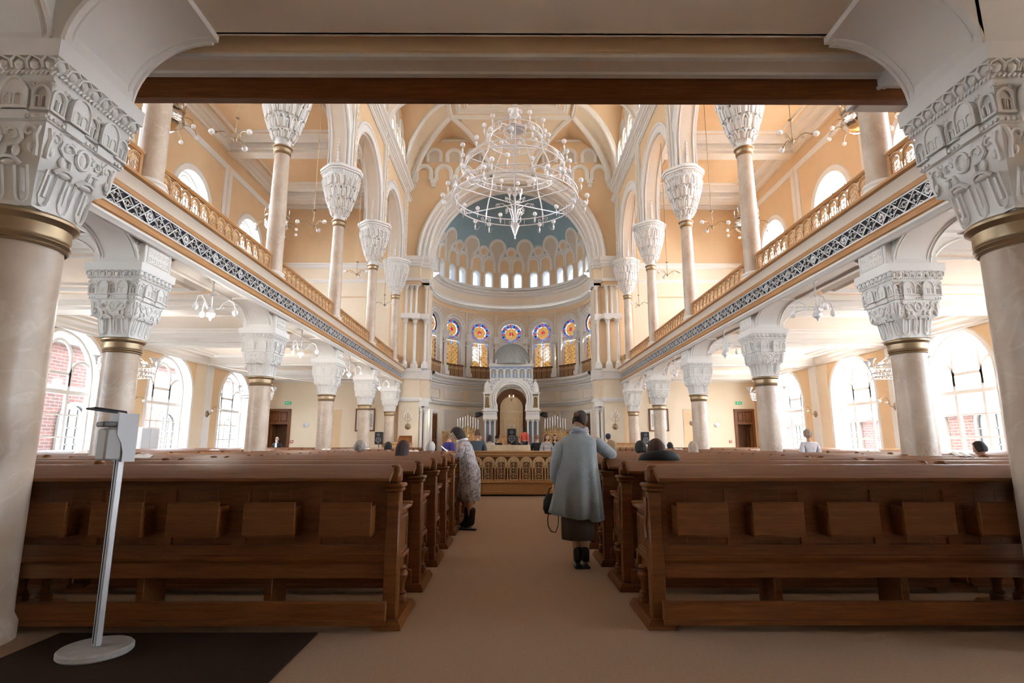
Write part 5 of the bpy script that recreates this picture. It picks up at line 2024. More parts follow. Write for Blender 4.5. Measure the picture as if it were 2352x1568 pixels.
def f(m):                 # horseshoe arch front with spandrels
    o = shoe(0, .96, 2.9, 3.85, 28, 24)
    cell(m, shoe(0, .98, 3.1, 3.85, 28, 24), (-1.28, 1.28, 3.1, 5.1), hk, IVORY, .5, IVORY, opn=True, step=.2)
    for r0, d in ((.0, .10), (.12, .13), (.26, .07)):
        sweep(m, shoe(0, .90 + r0, 3.24, 3.85, 32, 24), [(0, 0), (0, d), (.05, d + .02), (.11, d), (.11, 0)], hk, IVORY)
    for i in range(34):
        t = -R(20) + (PI + R(40)) * i / 33
        m.ball(hk(1.03 * cos(t), 3.85 + 1.03 * sin(t), .13), .045, IVORY, 6, 3)
    for i in range(19):
        t = -R(15) + (PI + R(30)) * i / 18
        m.ball(hk(1.24 * cos(t), 3.85 + 1.24 * sin(t), .06), .018, GOLD, 5, 3)
    for s in (-1, 1):
        for (x, z, r) in ((1.13, 4.85, .10), (.93, 4.98, .05), (1.2, 4.6, .05), (1.17, 4.42, .04), (.75, 5.02, .035)):
            m.tube([hk(s * x + r * cos(t), z + r * sin(t), .01) for t in [k * PI / 5 for k in range(11)]], .018, GBLUE, 4)
part2('arch', f)
def f(m):                 # entablature with niches, battlements
    m.box(-1.3, 1.3, -.62, .6, 5.1, 5.82, IVORY)
    h6 = mapY(-.62)
    m.box(-1.36, 1.36, -.68, .6, 5.82, 5.92, IVORY, .01)
    slab(m, -1.28, 1.28, 5.66, 5.80, h6, GBLUE, 0, .01)
    for i in range(6):
        c = -1.07 + .428 * i
        sweep(m, arch(c, .15, 5.3, 5.52, 10), [(0, 0), (0, .04), (.045, .05), (.05, 0)], h6, IVORY)
        m.poly(arch(c, .15, 5.12, 5.52, 10), GBLUE, h=lambda u, z: h6(u, z, .005))
        m.ball(h6(c, 5.46, .02), .09, GOLD, 8, 4, (1, .3, 1.1))
        m.tube([h6(c, 5.14, .02), h6(c, 5.38, .02)], .03, IVORY, 5)
        m.tube([h6(c + .214, 5.12, .03), h6(c + .214, 5.3, .05)], .03, IVORY, 5)
    for i in range(9):
        c = -1.2 + .3 * i
        m.poly([(c - .15, 5.92), (c + .15, 5.92), (c + .15, 5.98), (c + .05, 6.08), (c + .06, 6.16), (c, 6.30), (c - .06, 6.16), (c - .05, 6.08), (c - .15, 5.98)], IVORY, h=lambda u, z: h6(u, z, .03))
        m.tube([h6(c - .12, 5.95, .05), h6(c, 6.12, .05), h6(c + .12, 5.95, .05)], .02, IVORY, 4)
        for s in (-1, 1):
            hs = mapX(s * 1.33, s)
            m.poly([(p - .15 + .0, q) for p, q in ()], IVORY) if False else None
part2('entablature', f)
def f(m):
    rows = []
    for i in range(13):
        a = PI / 2 * i / 12
        r, z = 1.12 * cos(a) ** .9 + .015, 5.98 + 1.32 * sin(a)
        rows.append([(r * (1 + .012 * cos(24 * 2 * PI * j / 96)) * cos(2 * PI * j / 96), r * (1 + .012 * cos(24 * 2 * PI * j / 96)) * sin(2 * PI * j / 96), z) for j in range(96)])
    m.grid(rows, GREYM, cu=True)
    for i in range(24):
        for sg in (-1, 1):
            m.tube([((1.13 * cos(t) ** .9 + .03) * cos(2 * PI * i / 24 + sg * t * .6), (1.13 * cos(t) ** .9 + .03) * sin(2 * PI * i / 24 + sg * t * .6), 5.98 + 1.32 * sin(t)) for t in [PI / 2 * k / 8 * .97 for k in range(9)]], .013, GREYM, 4)
d_ = part2('dome', f)
d_.location = (0, 0.05, 0)
part2('finial', lambda m: (m.lathe([(.08, 7.28), (.04, 7.36), (.02, 7.42)], SILVER, 10), m.ball((0, 0, 7.52), .12, SILVER, 12, 8), m.lathe([(.03, 7.62), (.012, 7.8), (.004, 8.3)], SILVER, 8)))
def f(m):                 # wooden niche behind the curtain
    o = shoe(0, .94, .56, 3.85, 20, 24)
    m.poly(arch(0, .95, .56, 3.6, 16), WOODD, h=lambda u, z: (u, .2, z))
    sweep(m, arch(0, .72, .56, 3.35, 18), [(0, -.1), (0, .05), (.12, .08), (.2, .02), (.22, -.1)], mapY(.1), WOOD)
    for s in (-1, 1): m.box(*sorted((s * .8, s * .95)), -.4, .2, .56, 3.3, WOOD)
part2('niche', f)
CURT = mat('beige_curtain', (0.50, 0.35, 0.20), 0.8, var=.10, vs=9, bump=.3, bs=40)
CURT2 = mat('silver_embroidery', (0.66, 0.60, 0.50), 0.6)
cur = empty('ark_curtain', (0, YK, .10), 0, 'beige curtain embroidered with a six-pointed star hanging in the ark', 'curtain')
m = MB()
zs_ = [.95 + (3.3 - .95) * j / 10 for j in range(11)]
def hcur(u, z, d=0.0): return (u, -.10 - .02 * sin(u * 22) - d, z)
m.poly(dense(arch(0, .70, .95, 3.35, 16), .2), CURT, h=hcur)
m.build('cloth', cur, smooth=60)
m = MB()
for (z, x) in ((3.12, .68),):
    m.tube([hcur(-x, z, .02), hcur(x, z, .02)], .02, CURT2, 5)
for rr, off in ((.27, PI / 2), (.27, -PI / 2)):
    m.tube([hcur(rr * cos(off + k * 2 * PI / 3), 2.2 + rr * sin(off + k * 2 * PI / 3), .02) for k in range(4)], .017, CURT2, 4)
m.tube([hcur(.14 * cos(t), 2.2 + .14 * sin(t), .02) for t in [k * PI / 6 for k in range(13)]], .012, CURT2, 4)
m.tube([hcur(-.42, z, .015) if i in (0,) else hcur(u, z, .015) for i, (u, z) in enumerate(((-.42, 1.45), (.42, 1.45), (.42, 2.75), (-.42, 2.75), (-.42, 1.45)))], .008, CURT2, 4)
m.tube([hcur(.25 * cos(t), 1.8 + .08 * sin(t), .015) for t in [PI + k * PI / 8 for k in range(9)]], .01, CURT2, 4)
m.build('embroidery', cur, smooth=50)
ev = empty('hanging_lamp', (0, YK - .45, 4.1), 0, 'small pendant lamp with two flames hanging in the ark arch', 'hanging lamp')
m = MB(); m.tube([(0, 0, .78), (0, 0, 0)], .008, BRASS, 4); m.build('chain', ev)
m = MB(); m.lathe([(.0, -.28), (.06, -.22), (.08, -.1), (.09, -.08)], BRASS, 10)
for s in (-1, 1): m.tube([(0, 0, -.1), (s * .1, 0, -.1), (s * .12, 0, 0)], .01, BRASS, 4)
m.build('bowl', ev)
for s in (-1, 1):
    m = MB(); m.lathe([(.02, 0), (.03, .05), (.0, .14)], LIT, 8, (s * .12, 0, 0)); m.build('flame_bulb', ev)

# carved screens left and right of the ark
def screen(L, n, hgt, z0=.0, m1=WOODG, m2=WOODP, full=True):
    root = empty('carved_screen')
    P = L / n
    h = mapY(-.03)
    b = MB(); b.box(-L / 2, L / 2, -.03, .03, 0, hgt - .04, m1); b.build('panel_board', root)
    b = MB(); b.box(-L / 2 - .03, L / 2 + .03, -.07, .07, hgt - .06, hgt, m1, .015)
    b.build('cornice', root)
    b = MB()
    for i in range(n):
        c = -L / 2 + P * (i + .5)
        sweep(b, arch(c, P / 2 - .02, hgt * .5, hgt - .1 - P / 2, 8), [(-.02, 0), (-.02, .02), (.02, .02), (.02, 0)], h, m2)
        for k in range(5):
            t = PI * (k + .5) / 5
            b.tube([h(c, hgt - .12 - P / 2, .01), h(c + P * .3 * cos(t), hgt - .12 - P / 2 + P * .3 * sin(t), .015)], .012, m2, 4)
    b.build('arcading', root)
    b = MB()
    for i in range(n):
        c = -L / 2 + P * (i + .5)
        frame(b, c - P * .34, c + P * .34, .08, hgt * .5, h, m1, .03, .015)
    b.build('lower_panels', root)
    return root
sc1 = screen(2.2, 6, 1.5)
for s, side in ((-1, 'left'), (1, 'right')):
    o = sc1 if s < 0 else copy_tree(sc1)
    o.location = (s * 2.95, 33.1, .55)
    tag(o, 'carved wooden screen with round arches %s of the ark' % side, 'screen', 'carved screens beside the ark')
sc2 = screen(1.6, 5, 1.25)
o = sc2; o.location = (0, 32.5, .55); tag(o, 'carved wooden parapet directly before the ark curtain', 'screen')
# raised parapets with reading desks by the piers
for s, side in ((-1, 'left'), (1, 'right')):
    o = screen(1.55, 5, 1.38)
    o.location = (s * 5.85, 28.9, 0)
    tag(o, 'carved wooden parapet by the %s pier below the candle bracket' % side, 'screen', 'parapets by the piers')
    if s < 0:
        d = empty('reading_desk', (s * 5.55, 29.4, 0), 0, 'small wooden reading desk behind the left parapet', 'desk')
        m = MB(); m.box(-.3, .3, -.2, .2, 0, 1.35, WOOD, .01); m.build('desk_body', d)
        m = MB(); m.grid([[(-.36, -.25, 1.36), (.36, -.25, 1.36)], [(-.33, .25, 1.75), (.33, .25, 1.75)]], WOOD)
        m.grid([[(-.36, -.22, 1.33), (.36, -.22, 1.33)], [(-.33, .28, 1.72), (.33, .28, 1.72)]], WOOD)
        m.box(-.33, .33, .2, .25, 1.3, 1.74, WOOD); m.build('desk_top', d)

# menorahs with white candles
def menorah():
    root = empty('menorah')
    m = MB()
    m.lathe([(.28, 0), (.26, .05), (.08, .12), (.05, .2), (.07, .5), (.04, .55), (.04, .9), (.08, .95), (.03, 1.0), (.03, 1.35)], GOLD, 14)
    m.ball((0, 0, .95), .12, GOLD, 12, 8)
    m.build('stem', root, smooth=50)
    m = MB()
    for i in range(1, 5):
        r = .13 * i
        for s in (-1, 1):
            m.tube([(s * r * sin(t), 0, 1.38 - .03 * i - (.28 + .09 * i) * cos(t) * .9 - .0) for t in [PI / 2 * k / 7 for k in range(8)]], .018, GOLD, 5)
            m.ball((s * r, 0, 1.38 - .03 * i), .03, GOLD, 6, 4)
            for k in range(4):
                m.ball((s * r * (k + .5) / 4, -.02, 1.15 + .06 * k - .05 * i), .035, GOLD, 6, 4)
    for i in range(40):
        a, r = i * 2.4, .04 + .4 * math.sqrt(i / 40)
        m.ball((r * cos(a), -.015, 1.12 + .5 * r * sin(a) + .05), .022, GOLD, 5, 3)
    m.build('branches', root, smooth=50)
    c = MB(); c.lathe([(.02, 0), (.02, .46), (.0, .48)], BULB, 8)
    o = None
    for i in range(-4, 5):
        if o is None: o = c.build('candle', root)
        else: o = o.copy(); COL.objects.link(o); o.parent = root
        o.location = (.13 * i, 0, 1.40 - .035 * abs(i) + (.03 if i == 0 else 0))
    return root
mn = menorah()
for s, side in ((-1, 'left'), (1, 'right')):
    o = mn if s < 0 else copy_tree(mn)
    o.location = (s * 2.45, 31.6, .55)
    o.scale = (1.1, 1.1, 1.25)
    tag(o, 'golden candelabrum with nine tall white candles %s of the ark' % side, 'menorah', 'candelabra beside the ark')

# ------------------------------------------------------------ reading platform (bimah)
bm = empty('reading_platform', (0, 14.8, 0), 0, 'golden oak reading platform front with pierced arched panels across the aisle end', 'platform')
L = 2.45
h = mapY(0)
def pb(name, f, sm=35):
    mb = MB(); f(mb); return mb.build(name, bm, smooth=sm)
pb('plinth', lambda m: (m.box(-L, L, .03, .1, .05, .36, WOODG), m.box(-L + .05, L - .05, .05, .12, 0, .05, DARK), m.box(-L, L, -.01, .12, .33, .39, WOODG, .012), [frame(m, -2.3 + i * .76, -1.65 + i * .76, .11, .28, mapY(.03), WOODG, .03, .012) for i in range(6)]))
pb('top_rail', lambda m: (m.box(-L - .03, L + .03, -.06, .18, 1.10, 1.15, WOODG, .012), m.box(-L, L, -.02, .14, 1.03, 1.10, WOODG, .01)))
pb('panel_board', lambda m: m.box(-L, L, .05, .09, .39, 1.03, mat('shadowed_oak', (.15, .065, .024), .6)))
def f(m):
    P = .3266
    for i in range(15):
        c = -L + P * (i + .5)
        sweep(m, arch(c, P / 2 - .025, .72, .84, 10), [(-.025, 0), (-.025, .05), (.022, .05), (.022, 0)], mapY(.05), WOODP)
    m.box(-L, L, .03, .07, .99, 1.04, WOODG)
    m.box(-L, L, .03, .07, .36, .42, WOODG)
pb('arcading', f)
cm = MB(); cm.lathe([(.03, .38), (.035, .42), (.02, .44), (.018, .66), (.03, .69), (.02, .71), (.04, .76), (.04, .78)], WOODG, 8)
pm = MB(); carved(pm, 0, .41, .215, .58, mapY(.035), WOODP)
co = po = None
for i in range(15):
    if co is None: co, po = cm.build('colonnette', bm), pm.build('pierced_panel', bm, smooth=50); a, b = co, po
    else:
        a, b = co.copy(), po.copy()
        for q in (a, b): COL.objects.link(q); q.parent = bm
    a.location = (-L + .3266 * i, .03, 0); b.location = (-L + .3266 * (i + .5), 0, 0)
for s in (-1, 1):
    pb('side_wall', lambda m: m.box(*sorted((s * L, s * (L - .08))), .1, 5.2, 0, 1.1, WOODG, .01))
pb('platform_floor', lambda m: m.box(-L + .08, L - .08, .1, 5.2, 0, .38, CARPET))
# cloth covered table
tb = empty('reading_table', (-.14, 17.1, .38), 0, 'table with beige damask cloth under clear plastic on the reading platform', 'table')
CLOTH = mat('damask_cloth', (.62, .50, .34), .35, var=.16, vs=7, bump=.5, bs=14, coat=.4)
m = MB(); m.box(-.6, .6, -.45, .45, .86, .9, WOOD); m.build('table_top', tb)
for x in (-.52, .52):
    for y in (-.38, .38):
        m = MB(); m.box(x - .04, x + .04, y - .04, y + .04, 0, .86, WOOD); m.build('leg', tb)
cl = MB()
N = 60
rows = []
for z, e in ((.915, 0.0), (.90, .02), (.7, .04), (.5, .075), (.32, .09)):
    r = []
    for j in range(N):
        t = 2 * PI * j / N
        c_, s_ = cos(t), sin(t)
        k = 1 / max(abs(c_) / .62, abs(s_) / .47)
        w = .02 * sin(t * 11) * (1 if z < .8 else 0)
        r.append(((k + e + w) * c_, (k + e + w) * s_, z))
    rows.append(r)
cl.grid(rows[::-1], CLOTH, cu=True)
k = len(cl.v); cl.f.append(tuple(range(k - N, k))); cl.m.append(0)
o = cl.build('tablecloth', None, smooth=60); o.location = (-.14, 17.1, .38)
tag(o, 'beige damask tablecloth with glossy plastic cover hanging over the reading table', 'tablecloth')
# ------------------------------------------------------------ people
SKIN = mat('skin', (.62, .36, .25), .5, var=.05, vs=12)
EYE = mat('eye_dark', (.03, .02, .02), .3)
LIP = mat('lip', (.50, .18, .15), .5)


def skin_mesh(J, E, sub_=2):
    """J: name -> (pos, rx, ry); E: bone pairs, first joint is the root. Returns (verts, faces)."""
    names = list(J)
    me = bpy.data.meshes.new('tmp')
    me.from_pydata([J[n][0] for n in names], [(names.index(a), names.index(b)) for a, b in E], [])
    o = bpy.data.objects.new('tmp', me)
    COL.objects.link(o)
    md = o.modifiers.new('s', 'SKIN')
    md.use_smooth_shade = True
    md.branch_smoothing = .6
    if not me.skin_vertices: 
        pass
    for i, n in enumerate(names):
        v_ = me.skin_vertices[0].data[i]
        v_.radius = (J[n][1], J[n][2] if len(J[n]) > 2 else J[n][1])
        v_.use_root = (i == 0)
    o.modifiers.new('b', 'SUBSURF').levels = sub_
    bpy.context.view_layer.update()
    dg = bpy.context.evaluated_depsgraph_get()
    m2 = bpy.data.meshes.new_from_object(o.evaluated_get(dg))
    r = ([tuple(v.co) for v in m2.vertices], [tuple(p.vertices) for p in m2.polygons])
    bpy.data.objects.remove(o); bpy.data.meshes.remove(me); bpy.data.meshes.remove(m2)
    return r


def arm_chain(s, sh, el, wr):
    return {'sh%d' % s: sh, 'el%d' % s: el, 'wr%d' % s: wr}


def head(mb, M_, look=0):
    f = MB()
    rows = []
    for i in range(17):
        e = -PI / 2 + PI * i / 16
        row = []
        for j in range(24):
            a = 2 * PI * j / 24
            x, y, z = .074 * cos(e) * cos(a), .094 * cos(e) * sin(a), .115 * sin(e)
            if z < 0:
                k = 1 + z * 2.6
                x *= k; y = y * (1 + z * 1.0) + (.0 if sin(a) < 0 else .0) - z * .12
            if y > .05: y = .05 + (y - .05) * .8
            row.append((x, y, z))
        rows.append(row)
    f.grid(rows, SKIN, cu=True)
    f.tube([(0, .078, .03), (0, .092, .0), (0, .104, -.022), (0, .092, -.03)], .013, SKIN, 8, taper=lambda t: .6 + .6 * t)
    for s in (-1, 1):
        f.ball((s * .030, .080, .018), .011, BULB, 8, 5, (1.2, .6, .7))
        f.ball((s * .030, .086, .018), .006, EYE, 6, 4)
        f.tube([(s * .015, .086, .038), (s * .032, .087, .043), (s * .048, .076, .036)], .004, EYE, 4)
        f.ball((s * .074, -.004, .0), .022, SKIN, 8, 5, (.4, .8, 1.3))
    f.ball((0, .083, -.052), .012, LIP, 8, 4, (1.8, .7, .6))
    mb.join(f, M_)


def hand(mb, M_, curl=.5, s=1):
    """palm along -z from the wrist at the origin, fingers below; thumb on the +y side"""
    f = MB()
    f.ball((0, 0, -.045), .045, SKIN, 10, 7, (.42, .9, 1.15))
    for k, (y, L) in enumerate(((.026, .070), (.009, .078), (-.009, .073), (-.026, .058))):
        p = [Vector((0, y, -.08))]
        a = .15
        for t in range(3):
            p.append(p[-1] + Vector((-s * sin(a), 0, -cos(a))) * L / 3 * (1.1 - .1 * t)); a += curl
        f.tube(p, .0092, SKIN, 7, taper=lambda t: 1 - .3 * t)
    f.tube([(0, .035, -.03), (-s * .012, .055, -.055), (-s * .02, .06, -.08)], .0105, SKIN, 7, taper=lambda t: 1 - .25 * t)
    mb.join(f, M_)


def hair(style, col, seed=0):
    rnd = random.Random(seed)
    m = mat('hair_%s_%d' % (style, seed), col, .55, var=.35, vs=6, stretch=(30, 30, 2), bump=.4, bs=20)
    mb = MB()
    ph = [rnd.random() * 6.28 for _ in range(8)]
    N, K = 48, 16
    rows = []
    drop = dict(short=.0, bob=.10, long=.27, curly=.04, bun=.0)[style]
    vol = dict(short=.010, bob=.018, long=.016, curly=.032, bun=.012)[style]
    for i in range(K + 1):
        t = i / K
        row = []
        for j in range(N):
            a = 2 * PI * j / N                     # a = pi/2 is the front
            fr = max(0, sin(a))
            bk = max(0, -sin(a))
            lim = R(-28 if style in ('short', 'bun') else -15) if bk > .1 else R(-12)
            if fr > .35: lim = R(38)
            elif fr > 0: lim = R(-12 + 50 * fr / .35)
            tt = min(1, t / .75)
            e = PI / 2 + (lim - PI / 2) * tt
            r = 1 + (.0 if style != 'curly' else .10 * sin(7 * a + ph[0] + 5 * e) * sin(9 * e + ph[1])) + .022 * sin(13 * a + ph[2]) + .016 * sin(29 * a + ph[3] + 4 * e) + .02 * sin(6 * e + 3 * a + ph[4])
            x, y, z = (.074 + vol) * cos(e) * cos(a) * r, (.097 + vol) * cos(e) * sin(a) * r, (.115 + vol) * sin(e)
            if t > .75 and fr < .3:
                q = (t - .75) / .25
                z -= drop * q
                x *= 1 + .10 * q * (1 if drop > .05 else -2); y = y * (1 - .12 * q) 
            elif t > .75: x *= .97; y *= .97
            row.append((x, y, z))
        rows.append(row)
    mb.grid(rows, m, cu=True)
    if style == 'bun':
        mb.ball((0, -.105, -.0), .05, m, 12, 8, (1, .8, 1.1))
        for k in range(6):
            mb.tube([(-.04 + .02 * k, -.12, .04), (-.03 + .015 * k, -.15, .0), (-.04 + .02 * k, -.12, -.04)], .006, m, 5)
    return mb, m


def body_set(sit=False, H=1.0):
    """joint table of a figure facing +y"""
    if not sit:
        J = {'pelvis': ((0, 0, .93), .15, .115), 'waist': ((0, 0, 1.10), .125, .095), 'chest': ((0, 0, 1.29), .155, .10), 'nb': ((0, -.015, 1.42), .075, .065), 'neck': ((0, 0, 1.50), .05, .05)}
        for s in (-1, 1):
            J['hip%d' % s] = ((s * .09, 0, .86), .09, .09); J['kn%d' % s] = ((s * .095, .015, .48), .062, .062)
            J['an%d' % s] = ((s * .10, -.02, .10), .042, .042); J['to%d' % s] = ((s * .10, .11, .04), .035, .035)
            J.update(arm_chain(s, ((s * .17, -.01, 1.38), .058, .058), ((s * .225, -.03, 1.11), .045, .045), ((s * .235, .05, .88), .030, .030)))
    else:
        J = {'pelvis': ((0, 0, .56), .16, .12), 'waist': ((0, .0, .72), .13, .10), 'chest': ((0, .01, .91), .155, .105), 'nb': ((0, .0, 1.04), .075, .065), 'neck': ((0, .02, 1.12), .05, .05)}
        for s in (-1, 1):
            J['hip%d' % s] = ((s * .10, .08, .53), .09, .09); J['kn%d' % s] = ((s * .12, .42, .52), .065, .065)
            J['an%d' % s] = ((s * .12, .42, .10), .042, .042); J['to%d' % s] = ((s * .12, .50, .04), .034, .034)
            J.update(arm_chain(s, ((s * .17, .0, 1.0), .058, .058), ((s * .23, .03, .74), .045, .045), ((s * .12, .25, .64), .030, .030)))
    E = [('pelvis', 'waist'), ('waist', 'chest'), ('chest', 'nb'), ('nb', 'neck')]
    for s in (-1, 1):
        E += [('pelvis', 'hip%d' % s), ('hip%d' % s, 'kn%d' % s), ('kn%d' % s, 'an%d' % s), ('an%d' % s, 'to%d' % s), ('chest', 'sh%d' % s), ('sh%d' % s, 'el%d' % s), ('el%d' % s, 'wr%d' % s)]
    return J, E


def add_body(root, J, E, hd_, ht=(0, 0, 0), hands=((0, 0), (0, 0)), curl=.5):
    v, f = skin_mesh(J, E)
    mb = MB(); mb.add(v, f, SKIN)
    M_ = Matrix.Translation(hd_) @ Matrix.Rotation(ht[2], 4, 'Z') @ Matrix.Rotation(ht[1], 4, 'Y') @ Matrix.Rotation(ht[0], 4, 'X')
    head(mb, M_)
    for s, (rx, rz) in zip((-1, 1), hands):
        hand(mb, Matrix.Translation(J['wr%d' % s][0]) @ Matrix.Rotation(rz, 4, 'Z') @ Matrix.Rotation(rx, 4, 'X'), curl, s)
    return mb, M_


def garment(J, E, keep, grow, m, cut=None, sub_=2):
    K = {n: (J[n][0], J[n][1] + grow, (J[n][2] if len(J[n]) > 2 else J[n][1]) + grow) for n in keep}
    if cut:
        for n, p in cut.items(): K[n] = (p, K[n][1], K[n][2])
    v, f = skin_mesh(K, [(a, b) for a, b in E if a in K and b in K], sub_)
    mb = MB(); mb.add(v, f, m)
    return mb


TOP = ['pelvis', 'waist', 'chest', 'nb', 'sh-1', 'el-1', 'wr-1', 'sh1', 'el1', 'wr1']
LEG = ['pelvis', 'hip-1', 'kn-1', 'an-1', 'hip1', 'kn1', 'an1']
CACHE = {}
def cached(sit):
    if sit not in CACHE:
        J, E = body_set(sit)
        hz_ = (0, .04, 1.235) if sit else (0, .02, 1.60)
        b, M_ = add_body(None, J, E, hz_, (R(-12 if sit else -5), 0, 0), (((R(60), 0), (R(60), 0)) if sit else ((R(15), 0), (R(15), 0))))
        t = garment(J, E, TOP, .022, SKIN)
        l = garment(J, E, LEG, .018, SKIN)
        bo_ = b.build('body', smooth=0); bo_.data.polygons.foreach_set('use_smooth', [True] * len(bo_.data.polygons))
        CACHE[sit] = (bo_.data, t, l, M_)
        bpy.data.objects.remove(bo_)
    return CACHE[sit]


def person(x, y, z, rot, sit, style, hc, tc, lc, label, group=None, stripes=False, extra=None, scale=1.0):
    root = empty('person', (x, y, z), rot, label, 'person', group)
    root.scale = (scale,) * 3
    bd, t, l, M_ = cached(sit)
    o = bpy.data.objects.new('body', bd); COL.objects.link(o); o.parent = root
    tm = mat('cloth', tc, .8, var=.12, vs=9, bump=.2, bs=60)
    if stripes:
        nt_ = tm.node_tree; bs_ = nt_.nodes['Principled BSDF']
        w_ = nt_.nodes.new('ShaderNodeTexWave'); w_.bands_direction = 'Z'; w_.inputs['Scale'].default_value = 9; w_.inputs['Distortion'].default_value = 1.5
        tcn = nt_.nodes.new('ShaderNodeTexCoord'); r_ = nt_.nodes.new('ShaderNodeValToRGB')
        r_.color_ramp.elements[0].position = .48; r_.color_ramp.elements[1].position = .52
        r_.color_ramp.elements[0].color = (.02, .02, .02, 1); r_.color_ramp.elements[1].color = (.75, .72, .70, 1)
        nt_.links.new(tcn.outputs['Object'], w_.inputs[0]); nt_.links.new(w_.outputs[0], r_.inputs[0]); nt_.links.new(r_.outputs[0], bs_.inputs['Base Color'])
    for nm, g, m in (('top', t, tm), ('trousers', l, mat('cloth', lc, .8, var=.1))):
        q = MB(); q.add(g.v, g.f, m)
        q.build(nm, root, smooth=180)
    hb, hm = hair(style, hc, len(bpy.data.materials))
    q = MB(); q.join(hb, M_); q.build('hair', root, smooth=180)
    if extra: extra(root, M_)
    return root


def cap_extra(col):
    def f(root, M_):
        m = mat('cap_cloth', col, .8)
        q = MB(); q.lathe([(.0, .15), (.05, .145), (.085, .11), (.1, .06), (.102, .02)], m, 20)
        q.grid([[(.09 * cos(a), .09 * sin(a), .03) for a in [PI * (.15 + .7 * k / 8) for k in range(9)]], [(.12 * cos(a), .165 * sin(a), .015) for a in [PI * (.15 + .7 * k / 8) for k in range(9)]]], m)
        r = MB(); r.join(q, M_); r.build('cap', root, smooth=60)
    return f
def beard_extra(col):
    def f(root, M_):
        m = mat('beard', col, .8)
        q = MB(); q.ball((0, .07, -.09), .05, m, 10, 7, (1.1, .8, 1.4))
        r = MB(); r.join(q, M_); r.build('beard', root, smooth=60)
        r = MB(); r.box(-.05, .05, .105, .125, 1.15, 1.42, mat('white_shirt', (.8, .8, .8), .7), .01); r.build('shirt_front', root)
    return f
def hood_extra(col):
    def f(root, M_):
        m = mat('hood_cloth', col, .7, var=.1)
        q = MB(); q.tube([(.15 * cos(a), -.02 + .13 * sin(a), 1.15 - .04 * sin(a)) for a in [2 * PI * k / 16 for k in range(16)]], .06, m, 10, closed=True, taper=None)
        q.ball((0, -.04, 1.06), .14, m, 16, 10, (1.75, .95, .85))
        q.build('hood', root, smooth=60)
    return f


